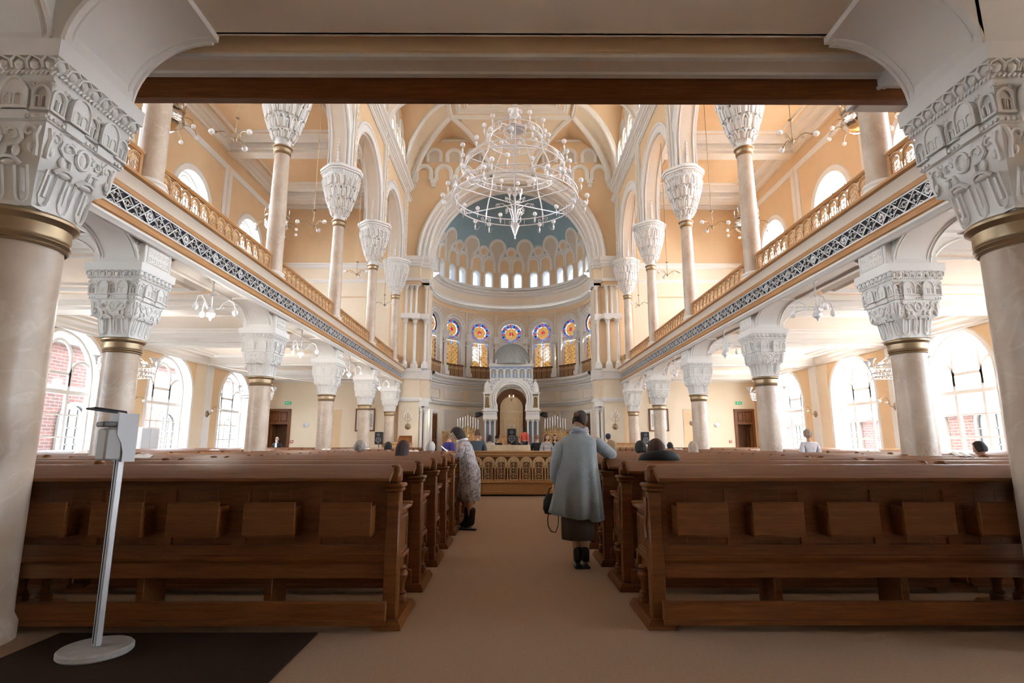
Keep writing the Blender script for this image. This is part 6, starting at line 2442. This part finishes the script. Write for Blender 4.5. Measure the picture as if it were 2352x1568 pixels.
BRN, BLK, RED_, WHT, BLD, GRY = (.05, .022, .012), (.012, .010, .010), (.045, .012, .010), (.62, .58, .55), (.38, .25, .13), (.30, .26, .23)
LP = 'people seated in the pews'
PPL = [
 (-3.05, PY(6) + .32, 0, 0, 1, 'curly', GRY, (.25, .25, .27), 'person with curly grey hair seated alone in the left pews'),
 (-4.35, PY(11) + .32, 0, .4, 1, 'short', BRN, (.2, .12, .1), 'person with short brown hair seated in the far left pews beside a white-haired one'),
 (-4.62, PY(12) + .32, 0, 0, 1, 'curly', WHT, (.3, .3, .32), 'person with fluffy white hair in the far left pews'),
 (-2.72, PY(7) + .32, 0, 0, 1, 'short', BLK, (.02, .02, .025), 'person with smooth black hair seated in the left pews before the carved parapet'),
 (-2.0, PY(5) + .32, 0, 0, 1, 'long', BLK, (.03, .03, .03), 'person with long black hair next to the dark red bob'),
 (-1.62, PY(3) + .32, 0, -.5, 1, 'bob', RED_, (.5, .42, .38), 'person with dark red bob and glasses bending over a pew'),
 (-1.52, PY(5) + .32, 0, -.2, 1, 'short', WHT, (.28, .15, .11), 'elderly man with white hair and brown collar at the left aisle pew end'),
 (-1.62, 14.2, 0, -.9, 0, 'curly', BLD, (.07, .06, .30), 'blonde person in a violet blue jacket behind the woman in grey dress'),
 (-1.02, 15.9, .38, 0, 1, 'short', (.12, .06, .035), (.08, .10, .12), 'person with brown hair and slate jacket seated on the reading platform'),
 (-1.22, 21.2, 0, PI, 0, 'short', BRN, (.01, .01, .01), 'man in black T-shirt looking down left of the cloth covered table'),
 (-.88, 22.0, 0, .4, 0, 'bob', RED_, (.5, .42, .35), 'person with dark red hair just left of the cloth covered table'),
 (-.62, 24.0, 0, PI - .4, 0, 'short', BLK, (.02, .02, .02), 'bearded man in a black cap behind the cloth covered table'),
 (.18, 24.5, 0, 0, 0, 'long', BLK, (.02, .02, .02), 'person with long black hair behind the microphone speaker'),
 (.72, 30.95, .55, -.5, 0, 'bob', BLK, (.75, .13, .10), 'woman in coral red top standing beside the right ark column'),
 (.90, 21.0, 0, 0, 0, 'short', (.20, .09, .05), (.012, .012, .014), 'man with short reddish hair and black coat right of the cloth covered table'),
 (1.22, 20.2, -.12, PI + .3, 0, 'bob', BRN, (.3, .3, .3), 'young woman in black and white striped top facing the camera'),
 (1.62, 21.6, 0, PI, 0, 'long', BRN, (.015, .015, .018), 'woman with long dark hair in black top facing the camera'),
 (1.70, PY(5) + .32, 0, 0, 1, 'curly', BLD, (.6, .58, .55), 'blonde person behind the elbow of the woman in the pale coat'),
 (3.42, 20.2, 0, 0, 0, 'short', BLK, (.02, .03, .06), 'person in a navy cap near the right parapet'),
 (1.74, PY(3) + .32, 0, .2, 1, 'short', BLK, (.012, .012, .015), 'person with thick black hair seated in front of the hooded jacket'),
 (1.40, PY(1) + .30, 0, .1, 1, 'bob', (.085, .03, .014), (.014, .015, .018), 'person with brown hair in black hooded jacket in the second right pew'),
 (4.25, PY(10) + .32, 0, 0, 1, 'short', BLK, (.03, .04, .06), 'person with short black hair in the far right pews'),
 (3.50, PY(6) + .32, 0, 0, 1, 'long', (.50, .40, .32), (.3, .3, .3), 'person with long pale blonde hair in the right pews'),
 (7.15, 13.7, 0, 0, 0, 'curly', (.42, .30, .20), (.62, .58, .60), 'person with light curly hair and white blouse near the right aisle windows'),
 (10.5, PY(18) + .32, 0, PI, 1, 'bob', BLK, (.5, .05, .05), 'small figure in red seated before the right aisle door'),
 (7.40, PY(4) + .32, 0, .3, 1, 'short', BLK, (.02, .02, .022), 'person in black and red jacket half hidden by the first right column'),
 (-11.75, 28.4, 0, PI, 0, 'short', (.7, .68, .66), (.03, .03, .045), 'elderly man with white hair and beard in a dark suit by the left aisle door'),
]
for i, (x, y, z, rot, sit, st_, hc, tc, lab) in enumerate(PPL):
    ex = None
    if 'cap' in lab: ex = cap_extra((.02, .03, .08) if 'navy' in lab else (.01, .01, .01))
    if 'beard' in lab and 'cap' not in lab: ex = beard_extra((.75, .73, .7))
    if 'hooded jacket in' in lab: ex = hood_extra((.014, .015, .018))
    zz = z
    if sit: zz = max(.02, z)
    person(x, y, max(zz, 0) if z >= 0 else 0, rot, bool(sit), st_, hc, tc, (.03, .03, .04), lab, LP if sit else 'people standing', 'striped' in lab, ex, .97 if not sit else 1.0)

# --- woman in the long pale coat leaning on the right pews
wa = empty('person', (.66, 6.45, 0), 0, 'woman with hair clip, scarf and long pale grey coat leaning on the right pew end', 'person')
J, E = body_set(False)
J['neck'] = ((.02, .02, 1.49), .05, .05)
J['sh1'] = ((.17, .03, 1.385), .058, .058); J['el1'] = ((.41, .14, 1.20), .046, .046); J['wr1'] = ((.47, .40, 1.21), .03, .03)
J['sh-1'] = ((-.17, -.01, 1.37), .058, .058); J['el-1'] = ((-.25, -.03, 1.10), .045, .045); J['wr-1'] = ((-.265, .06, .88), .03, .03)
J['an-1'] = ((-.02, -.02, .10), .042, .042); J['to-1'] = ((-.02, .11, .04), .035, .035); J['kn-1'] = ((-.05, .015, .48), .062, .062)
J['an1'] = ((.06, -.03, .10), .042, .042); J['to1'] = ((.09, .09, .04), .035, .035); J['kn1'] = ((.07, .015, .48), .062, .062)
b, M_ = add_body(wa, J, E, (.045, .05, 1.59), (R(-28), R(8), R(-25)), ((R(10), 0), (R(85), R(-10))))
b.build('body', wa, smooth=180)
COAT = mat('pale_grey_knit', (.36, .41, .43), .9, var=.07, vs=14, bump=.6, bs=120, sheen=.3)
m = MB()
N = 64
prof_c = [(1.45, .03, -.01, .085, .075), (1.425, .015, -.01, .135, .09), (1.385, .01, -.01, .195, .115), (1.33, .0, -.01, .215, .13), (1.22, .0, -.0, .215, .145), (1.10, -.005, .0, .225, .155), (.95, -.01, .0, .245, .165), (.80, -.02, .0, .265, .175), (.66, -.03, .0, .285, .185), (.53, -.035, .0, .30, .19), (.52, -.035, .0, .285, .175)]
rows = []
for z, cx, cy, rx, ry in prof_c:
    fold = max(0, (1.33 - z)) * .036
    rows.append([(cx + (rx + fold * sin(7 * t + .8 * sin(3 * t) + z * 2)) * cos(t), cy + (ry + fold * sin(9 * t + 1.3 + z)) * sin(t), z + (.05 * max(0, -cos(t)) if z < .6 else 0) - (.03 if z < .6 and cos(t) > .5 else 0)) for t in [2 * PI * j / N for j in range(N)]])
m.grid(rows, COAT, cu=True)
m.build('coat', wa, smooth=180)
for s in (-1, 1):
    K = {'a': (J['sh%d' % s][0], .085, .085), 'b': (J['el%d' % s][0], .075, .075), 'c': (tuple(Vector(J['wr%d' % s][0]) * .93 + Vector(J['el%d' % s][0]) * .07), .052, .052)}
    mid = (Vector(K['a'][0]) + Vector(K['b'][0])) / 2
    K = {'a': K['a'], 'm': (tuple(mid), .082, .08), 'b': K['b'], 'c': K['c']}
    v_, f_ = skin_mesh(K, [('a', 'm'), ('m', 'b'), ('b', 'c')])
    m = MB(); m.add(v_, f_, COAT); m.build('sleeve', wa, smooth=180)
m = MB()
for k in range(70):
    t = 2 * PI * k / 70
    m.tube([(-.035 + .300 * cos(t), .19 * sin(t), .53 + .05 * max(0, -cos(t)) - (.03 if cos(t) > .5 else 0)), (-.035 + .298 * cos(t), .188 * sin(t), .58)], .006, COAT, 4)
m.build('ribbed_hem', wa, smooth=50)
SKIRT = mat('brown_wool', (.10, .075, .06), .9, var=.1, vs=10, bump=.3, bs=80)
m = MB()
m.grid([[(-.01 + (rx + .012 * sin(8 * t)) * cos(t), ry * sin(t), z) for t in [2 * PI * j / N for j in range(N)]] for z, rx, ry in ((.95, .16, .12), (.7, .18, .14), (.45, .18, .15), (.30, .175, .155), (.295, .165, .145))], SKIRT, cu=True)
m.build('skirt', wa, smooth=180)
SCARF = mat('patterned_scarf', (.22, .26, .33), .8, vs=9, col2=(.62, .58, .56))
m = MB()
for k, (z, r) in enumerate(((1.435, .088), (1.465, .08), (1.49, .072))):
    m.tube([(.03 + (r + .008 * sin(5 * t + k)) * cos(t), .015 + (r + .0) * sin(t), z + .012 * sin(3 * t + k)) for t in [2 * PI * j / 20 for j in range(20)]], .026, SCARF, 8, closed=True)
m.build('scarf', wa, smooth=180)
hb, hm = hair('bun', (.035, .014, .010), 99)
m = MB(); m.join(hb, M_); m.build('hair', wa, smooth=180)
m = MB()
CLIP = mat('tortoise_clip', (.22, .09, .04), .3)
for k in range(5):
    m.tube([(-.03 + .012 * k, -.148, .025 - .004 * k), (-.034 + .012 * k, -.158, .0), (-.03 + .012 * k, -.148, -.03 + .004 * k)], .006, CLIP, 5)
q = MB(); q.join(m, M_); q.build('hair_clip', wa)
def boot(root, j, h, r, bk=BLACK):
    a, t = Vector(j['a']), Vector(j['t'])
    K = {'k': ((a.x, a.y, h), r, r), 'm': ((a.x, a.y, h * .55), r * .95, r * .95), 'a': ((a.x, a.y, .10), r * .82, r * .82), 'h': ((a.x, a.y - .02, .05), .045, .042), 't': ((t.x, t.y, .045), .045, .036)}
    v_, f_ = skin_mesh(K, [('k', 'm'), ('m', 'a'), ('a', 'h'), ('a', 't')])
    m = MB(); m.add([(x, y, max(z, .012)) for x, y, z in v_], f_, BOOT)
    m.box(a.x - .045, a.x + .045, a.y - .075, t.y + .07, 0, .028, BOOT, .01)
    m.build('boot', root, smooth=60)
BOOT = mat('black_leather', (.012, .012, .013), .28)
for s in (-1, 1):
    boot(wa, dict(a=J['an%d' % s][0], t=J['to%d' % s][0]), .24, .062)
bag = empty('shoulder_bag', (.37, 6.62, .12), 0, 'black shoulder bag with hanging strap held at the left side of the pale coat', 'bag')
m = MB()
m.grid([[(rx * cos(t) * 1.0, ry * sin(t), z) for t in [2 * PI * j / 24 for j in range(24)]] for z, rx, ry in ((.52, .02, .01), (.53, .10, .05), (.60, .13, .07), (.72, .12, .06), (.80, .08, .03), (.81, .02, .01))], BLACK, cu=True)
m.build('bag_body', bag, smooth=180)
m = MB(); m.tube([(-.04, 0, .55), (-.06, 0, .45), (-.05, 0, .36), (-.01, 0, .29), (.06, .02, .27), (.10, .02, .36), (.11, .02, .55)], .012, BLACK, 6, flat=.4)
m.tube([(-.06, 0, .78), (-.02, 0, .88), (.03, 0, .9), (.07, 0, .78)], .010, BLACK, 6)
m.build('strap', bag, smooth=60)
bag.scale = (.75, .75, .8)

# --- woman with the phone, facing the left pews
wb = empty('person', (-.76, 9.2, 0), R(82), 'woman in paisley grey dress and tall black boots leaning on a left pew', 'person')
J, E = body_set(False)
for k in list(J):
    p, *r = J[k]
    J[k] = ((p[0], p[1], p[2] * .965), *r)
J['chest'] = ((0, .06, 1.24), .155, .115); J['nb'] = ((0, .10, 1.355), .075, .065); J['neck'] = ((0, .15, 1.42), .05, .05); J['waist'] = ((0, .02, 1.06), .135, .11)
J['pelvis'] = ((0, -.03, .90), .165, .13)
for s in (-1, 1):
    J['sh%d' % s] = ((s * .17, .09, 1.31), .06, .06); J['el%d' % s] = ((s * .20, .12, 1.13), .046, .046); J['wr%d' % s] = ((s * .08, .33, 1.20), .03, .03)
    J['an%d' % s] = ((s * .07, -.02 + .05 * s, .10), .042, .042); J['to%d' % s] = ((s * .08, .11 + .05 * s, .04), .035, .035); J['kn%d' % s] = ((s * .08, .0 + .03 * s, .46), .062, .062)
J['wr1'] = ((.06, .36, 1.20), .03, .03)
J['wr-1'] = ((-.10, .28, 1.17), .03, .03)
b, M_ = add_body(wb, J, E, (0, .20, 1.475), (R(-32), 0, 0), ((R(95), R(0)), (R(80), R(10))), .6)
b.build('body', wb, smooth=180)
DRESS = mat('paisley_dress', (.30, .25, .25), .85, vs=16, col2=(.52, .46, .46))
nt_ = DRESS.node_tree
w_ = nt_.nodes.new('ShaderNodeTexNoise'); w_.inputs['Scale'].default_value = 7; w_.inputs['Distortion'].default_value = 4.5; w_.inputs['Detail'].default_value = 1
tcn = nt_.nodes.new('ShaderNodeTexCoord'); r_ = nt_.nodes.new('ShaderNodeValToRGB')
r_.color_ramp.elements[0].position = .42; r_.color_ramp.elements[1].position = .56; r_.color_ramp.elements[0].color = (.24, .20, .20, 1); r_.color_ramp.elements[1].color = (.50, .45, .45, 1)
nt_.links.new(tcn.outputs['Object'], w_.inputs['Vector']); nt_.links.new(w_.outputs[0], r_.inputs[0]); nt_.links.new(r_.outputs[0], nt_.nodes['Principled BSDF'].inputs['Base Color'])
m = MB()
rows = []
for z, cy, rx, ry in ((1.38, .12, .08, .07), (1.355, .10, .14, .10), (1.30, .085, .20, .125), (1.20, .06, .195, .135), (1.05, .02, .185, .14), (.90, -.02, .20, .165), (.75, -.02, .205, .17), (.6, -.01, .205, .175), (.45, .0, .21, .185), (.445, .0, .20, .175)):
    fo = max(0, 1.0 - z) * .02
    rows.append([((rx + fo * sin(6 * t)) * cos(t), cy + (ry + fo * sin(7 * t + 1)) * sin(t), z) for t in [2 * PI * j / 48 for j in range(48)]])
m.grid(rows, DRESS, cu=True); m.build('dress', wb, smooth=180)
for s in (-1, 1):
    a, e2, w2 = (Vector(J['%s%d' % (n, s)][0]) for n in ('sh', 'el', 'wr'))
    v_, f_ = skin_mesh({'a': (tuple(a), .082, .082), 'm': (tuple((a + e2) / 2), .075, .075), 'b': (tuple(e2), .066, .066), 'c': (tuple(e2 * .65 + w2 * .35), .056, .056)}, [('a', 'm'), ('m', 'b'), ('b', 'c')])
    m = MB(); m.add(v_, f_, DRESS); m.build('sleeve', wb, smooth=180)
    boot(wb, dict(a=J['an%d' % s][0], t=J['to%d' % s][0]), .36, .066)
m = MB(); m.tube([(.085 * cos(t), .125 + .08 * sin(t), 1.385 - .02 * sin(t)) for t in [2 * PI * j / 20 for j in range(20)]], .022, mat('white_collar', (.72, .70, .72), .8), 8, closed=True)
m.build('collar', wb, smooth=180)
hb, hm = hair('bob', (.030, .013, .010), 77)
m = MB(); m.join(hb, M_); m.build('hair', wb, smooth=180)
ph_ = empty('smartphone', (-1.17, 9.235, 1.245), R(82), 'smartphone with a bright screen in the hands of the woman in the grey dress', 'phone')
m = MB(); m.box(-.04, .04, -.004, .004, -.07, .07, BLACK, .002); o = m.build('phone_case', ph_); o.rotation_euler = (R(-50), 0, 0)
m = MB(); m.box(-.036, .036, -.0055, -.004, -.065, .065, mat('phone_screen', (.6, .7, .75), .2, emit=((.75, .88, 1), .5))); o = m.build('screen', ph_); o.rotation_euler = (R(-50), 0, 0)
# ------------------------------------------------------------ sanitiser stand and mat in the foreground
WPL = mat('white_plastic', (.62, .63, .66), .35)
GPL = mat('grey_plastic', (.16, .15, .15), .4)
ALU = mat('aluminium', (.55, .56, .58), .35, .6)
dm = MB()
dm.box(-3.3, -1.47, 2.2, 4.28, 0, .012, MATD, .004)
o = dm.build('doormat'); tag(o, 'large dark brown doormat on the carpet at the lower left', 'mat')
sn = empty('sanitiser_stand', (-2.76, 3.88, .012), R(-38), 'white hand sanitiser dispenser on a slim metal pole with round grey foot', 'sanitiser stand')
m = MB(); m.lathe([(.0, .0), (.20, .0), (.21, .01), (.21, .035), (.20, .045), (.0, .047)], mat('grey_stone_foot', (.42, .40, .38), .6, var=.12, vs=20), 40); m.build('foot', sn)
m = MB(); m.box(-.035, .035, -.02, .02, .045, 1.24, ALU, .006); m.box(-.006, .006, -.023, -.018, .06, 1.22, DARK); m.build('pole', sn)
m = MB()
m.poly([(-.015, 1.20), (.06, 1.20), (.06, 1.52), (-.06, 1.52), (-.06, 1.38), (-.03, 1.32), (-.015, 1.26)], WPL, h=lambda u, z: (.09, u, z))
pts = [(-.015, 1.20), (.06, 1.20), (.06, 1.52), (-.06, 1.52), (-.06, 1.38), (-.03, 1.32), (-.015, 1.26)]
m.poly(pts, WPL, h=lambda u, z: (-.09, u, z))
m.grid([[(-.09, u, z) for u, z in pts + pts[:1]], [(.09, u, z) for u, z in pts + pts[:1]]], WPL)
m.build('back_housing', sn)
m = MB()
m.box(-.085, .085, -.12, -.02, 1.21, 1.42, mat('grey_cover', (.40, .39, .38), .35), .012); m.build('cover', sn)
m = MB(); m.box(-.075, .075, -.14, -.02, 1.43, 1.465, GPL, .008); m.build('nozzle_block', sn)
m = MB(); m.tube([(-.08, -.0, 1.46), (-.08, -.02, 1.53), (-.08, -.20, 1.55), (.08, -.20, 1.55), (.08, -.02, 1.53), (.08, 0, 1.46)], .007, BLACK, 6)
m.build('elbow_lever', sn)

# ------------------------------------------------------------ speakers
def speaker(stand=.9):
    root = empty('loudspeaker')
    m = MB()
    m.box(-.19, .19, -.16, .16, stand, stand + .62, BLACK, .03); m.build('cabinet', root)
    m = MB()
    for r, z in ((.14, stand + .22), (.07, stand + .48)):
        rows = [[(q * cos(2 * PI * j / 24), yy, z + q * sin(2 * PI * j / 24)) for j in range(24)] for q, yy in ((r, -.162), (r * .9, -.172), (r * .5, -.155), (r * .15, -.165), (.001, -.17))]
        m.grid(rows, GPL, cu=True)
    m.build('speaker_cone', root, smooth=50)
    m = MB(); m.tube([(-.025, -.165, stand + .05), (.025, -.165, stand + .05), (0, -.165, stand + .09), (-.025, -.165, stand + .05)], .006, GOLD, 4); m.build('badge', root)
    m = MB(); m.tube([(0, 0, 0.3), (0, 0, stand)], .02, BLACK, 8)
    m.build('pole', root)
    for k in range(3):
        a = k * 2 * PI / 3
        m = MB(); m.tube([(0, 0, .55), (.4 * cos(a), .4 * sin(a), .01)], .013, BLACK, 6); m.build('leg', root)
    return root
sp = speaker(1.30)
for k, (x, y, lab) in enumerate(((-6.7, 28.6, 'black loudspeaker on a stand at the left parapet'), (6.75, 28.6, 'black loudspeaker on a stand at the right parapet'), (-.02, 23.2, 'black loudspeaker on a stand in front of the ark'))):
    o = sp if k == 0 else copy_tree(sp)
    o.location = (x, y, 0 if k < 2 else .02)
    tag(o, lab, 'loudspeaker', 'loudspeakers on stands')
ws = empty('wall_speaker', (XW - .16, COLY[3] - .62, 1.55), PI / 2, 'small black speaker box on the right wall between the windows', 'loudspeaker')
m = MB(); m.box(-.11, .11, -.12, .04, 0, .42, BLACK, .01); m.build('cabinet', ws)
m = MB(); m.box(-.09, .09, -.126, -.118, .03, .39, GPL); m.build('grille', ws)

# ------------------------------------------------------------ framed texts, exit signs, round sensors, alarm boxes
INK = mat('printed_ink', (.12, .10, .10), .7)
PAPER = mat('white_paper', (.82, .81, .78), .7)
for s, side in ((-1, 'left'), (1, 'right')):
    x = s * 8.05 if s < 0 else 8.12
    pf = empty('picture_frame', (x, YE - .03, 2.62), 0, 'framed document with columns of writing on the %s end wall behind a column' % side, 'picture', 'framed documents on the end walls')
    m = MB(); sweep(m, [(-.5, -.58), (.5, -.58), (.5, .58), (-.5, .58)], [(-.04, 0), (-.04, .03), (0, .05), (.04, .03), (.04, 0)], mapY(0), WOODD, closed=True); m.build('frame', pf)
    m = MB(); m.box(-.48, .48, -.01, .0, -.56, .56, PAPER); m.build('sheet', pf)
    m = MB()
    for c in (-.28, .28):
        for i in range(16):
            m.box(c - .12, c + .10 + .04 * ((i * 7) % 3) / 2, -.013, -.011, .3 - .045 * i, .318 - .045 * i, INK)
    m.tube([(-.2 + .4 * k / 10, -.013, .40 + .05 * sin(PI * k / 10)) for k in range(11)], .016, INK, 4)
    m.box(-.05, .05, -.013, -.011, -.3, .25, mat('gilt_print', (.5, .35, .15), .5))
    m.build('writing', pf)
    # pierced ornament above the picture
    og = empty('wall_grille', (x + s * .0, YE - .03, 4.05), 0, 'pierced golden wall grille above the framed document on the %s end wall' % side, 'grille', 'grilles above the framed documents')
    m = MB(); frame(m, -.4, .4, -.5, .5, mapY(0), CREAM, .08, .04); m.build('frame', og)
    m = MB()
    for i in range(4):
        for j in range(5):
            for q in (-1, 1):
                m.tube([(-.26 + .17 * i + u, -.02, -.36 + .18 * j + w__) for u, w__ in spiral(0, 0, .075, 0, 1.0, 8, q)], .014, GOLD, 4)
    m.build('scrolls', og)
    # exit sign
    xs_ = -12.35 if s < 0 else 12.6
    es = empty('exit_sign', (xs_, YE - .04, 3.55), 0, 'small green emergency exit sign above the %s aisle door' % side, 'sign', 'exit signs')
    m = MB(); m.box(-.17, .17, -.03, .02, -.08, .08, mat('exit_green', (.02, .35, .16), .5, emit=((.05, .6, .3), .12)), .005); m.build('panel', es)
    m = MB()
    hs = mapY(-.032)
    m.poly([(-.12, 0), (-.07, .045), (-.07, .015), (.0, .015), (.0, -.015), (-.07, -.015), (-.07, -.045)], PAPER, h=lambda u, z: hs(u, z, 0))
    m.ball((.07, -.034, .045), .013, PAPER, 6, 4); m.tube([(.07, -.034, .03), (.08, -.034, -.01), (.06, -.034, -.05)], .009, PAPER, 4); m.tube([(.08, -.034, -.01), (.11, -.034, -.045)], .009, PAPER, 4); m.tube([(.04, -.034, .015), (.07, -.034, .025), (.1, -.034, .0)], .007, PAPER, 4)
    m.build('pictogram', es)
    rd = MB()
    rows = [[(q * cos(2 * PI * j / 20), yy, q * sin(2 * PI * j / 20)) for j in range(20)] for q, yy in ((.14, 0), (.14, -.03), (.11, -.05), (.001, -.055))]
    rd.grid(rows[::-1], WPL, cu=True)
    o = rd.build('wall_sensor'); o.location = (s * 11.3, YE - .005, 2.35); tag(o, 'round white disc fitted on the %s end wall beside the door' % side, 'sensor', 'round discs on the end walls')
    al = MB(); al.box(-.07, .07, -.05, .0, -.07, .07, mat('alarm_red', (.5, .04, .03), .4), .01); al.box(-.035, .035, -.055, -.05, -.035, .035, PAPER)
    o = al.build('alarm_box'); o.location = (s * 12.0, YE - .005, 1.45); tag(o, 'small red fire alarm box beside the %s aisle door' % side, 'alarm', 'fire alarm boxes')

# open prayer books lying on the book rests
def book_mb(seed):
    m = MB()
    for s in (-1, 1):
        m.grid([[(s * .13 * t, y, .012 + .022 * sin(PI * min(1, t * 1.1))) for t in (0, .25, .5, .75, 1)] for y in (-.09, .09)], PAPER)
        m.box(*sorted((0, s * .135)), -.095, .095, 0, .008, WOODD)
    return m
bk = book_mb(0).build('prayer_book')
first = True
BKS = [(-11.0, 4), (-9.2, 3), (-8.2, 6), (-5.0, 3), (-9.8, 8), (-7.9, 10), (-8.6, 13), (-5.3, 11), (-4.7, 13), (5.0, 12), (8.2, 8), (9.4, 11), (7.6, 5), (10.8, 6), (-2.3, 8)]
for x, k in BKS:
    o = bk if first else bk.copy()
    if not first: COL.objects.link(o)
    first = False
    o.location = (x, PY(k) - .06, 1.135)
    o.rotation_euler = (R(22), 0, 0)
    where = 'short pews' if 4 < abs(x) < 6.1 else ('pews along the centre aisle' if abs(x) < 4 else 'long pews under the gallery')
    tag(o, 'open white prayer book on the %s row of the %s %s' % (ORD[k], 'left' if x < 0 else 'right', where), 'book', 'open prayer books on the pews')

# thin cable and lamps spots are left out; buildings seen through the windows
BRICK = bpy.data.materials.new('red_brick')
BRICK.use_nodes = True
t_ = BRICK.node_tree
b_ = t_.nodes['Principled BSDF']
bt = t_.nodes.new('ShaderNodeTexBrick')
bt.inputs['Color1'].default_value = (.085, .030, .024, 1)
bt.inputs['Color2'].default_value = (.055, .022, .018, 1)
bt.inputs['Mortar'].default_value = (.10, .08, .075, 1)
bt.inputs['Scale'].default_value = 1.0
bt.inputs['Brick Width'].default_value = .5
bt.inputs['Row Height'].default_value = .16
bt.inputs['Mortar Size'].default_value = .02
tc_ = t_.nodes.new('ShaderNodeTexCoord')
sp_ = t_.nodes.new('ShaderNodeSeparateXYZ'); cb_ = t_.nodes.new('ShaderNodeCombineXYZ')
t_.links.new(tc_.outputs['Object'], sp_.inputs[0])
t_.links.new(sp_.outputs[1], cb_.inputs[0]); t_.links.new(sp_.outputs[2], cb_.inputs[1])
t_.links.new(cb_.outputs[0], bt.inputs['Vector']); t_.links.new(bt.outputs[0], b_.inputs['Base Color'])
b_.inputs['Roughness'].default_value = .9
DKG = mat('dark_window_glass', (.03, .035, .04), .2)
STONE = mat('pale_stone', (.14, .13, .12), .8)
for s, side, X, zt in ((-1, 'left', 21.8, 6.6), (1, 'right', 24.0, 3.3)):
    o = empty('brick_building', (0, 0, 0), 0, 'red brick building with arched windows seen through the %s side windows' % side, 'building', 'buildings outside')
    h = mapX(s * X, -s)
    m = MB()
    m.box(*sorted((s * X, s * (X + 6))), 5, 62, -1, zt, BRICK)
    slab(m, 5, 62, zt - .5, zt, h, STONE, 0, .3)
    slab(m, 5, 62, 3.9, 4.1, h, STONE, 0, .12)
    m.build('wall', o)
    for i in range(14):
        y = 9 + 3.8 * i
        m = MB()
        m.poly(arch(y, .8, .6, 2.4, 10), DKG, h=lambda u, z: h(u, z, .02))
        sweep(m, arch(y, .8, .6, 2.4, 10), [(0, 0), (0, .12), (.18, .12), (.18, 0)], h, STONE)
        for u in (-.27, .27): sweep(m, [(y + u, .6), (y + u, 3.0)], [(-.03, 0), (-.03, .06), (.03, .06), (.03, 0)], h, STONE)
        for z in (1.3, 2.1): sweep(m, [(y - .8, z), (y + .8, z)], [(-.03, 0), (-.03, .06), (.03, .06), (.03, 0)], h, STONE)
        m.build('window', o)
g_ = MB(); g_.box(-60, 60, -10, 70, -.6, -.5, mat('courtyard_paving', (.62, .60, .58), .9)); struct(g_, 'ground')
# outer body behind the apse, dimly seen through the stained glass

bn = empty('bench', (-1.05, 16.1, .38), 0, 'small wooden bench on the reading platform under the seated person', 'bench')
m = MB(); m.box(-.4, .4, -.2, .2, .40, .45, WOOD, .01); m.build('seat', bn)
for x in (-.35, .35):
    m = MB(); m.box(x - .03, x + .03, -.17, .17, 0, .40, WOOD); m.build('leg', bn)
m = MB(); m.tube([(-13.3, 20.0, 4.74), (-11.2, 21.6, 4.25), (-9.2, 23.2, 3.98), (-7.4, 24.3, 3.87)], .012, PAPER, 5)
o = m.build('cable'); tag(o, 'thin white cable stretched under the left gallery from the wall to the fourth column', 'cable')

cb = empty('cabinet', (-13.0, 19.85, 0), 0, 'plain white cabinet against the left wall between the side windows', 'cabinet')
m = MB(); m.box(-.3, .3, -.5, .5, 0, 1.9, WHITE, .02); m.build('cabinet_body', cb)
m = MB(); m.box(.3, .32, -.48, -.01, .05, 1.86, WPL, .005); m.build('door', cb)
m = MB(); m.box(.3, .32, .01, .48, .05, 1.86, WPL, .005); m.build('door', cb)
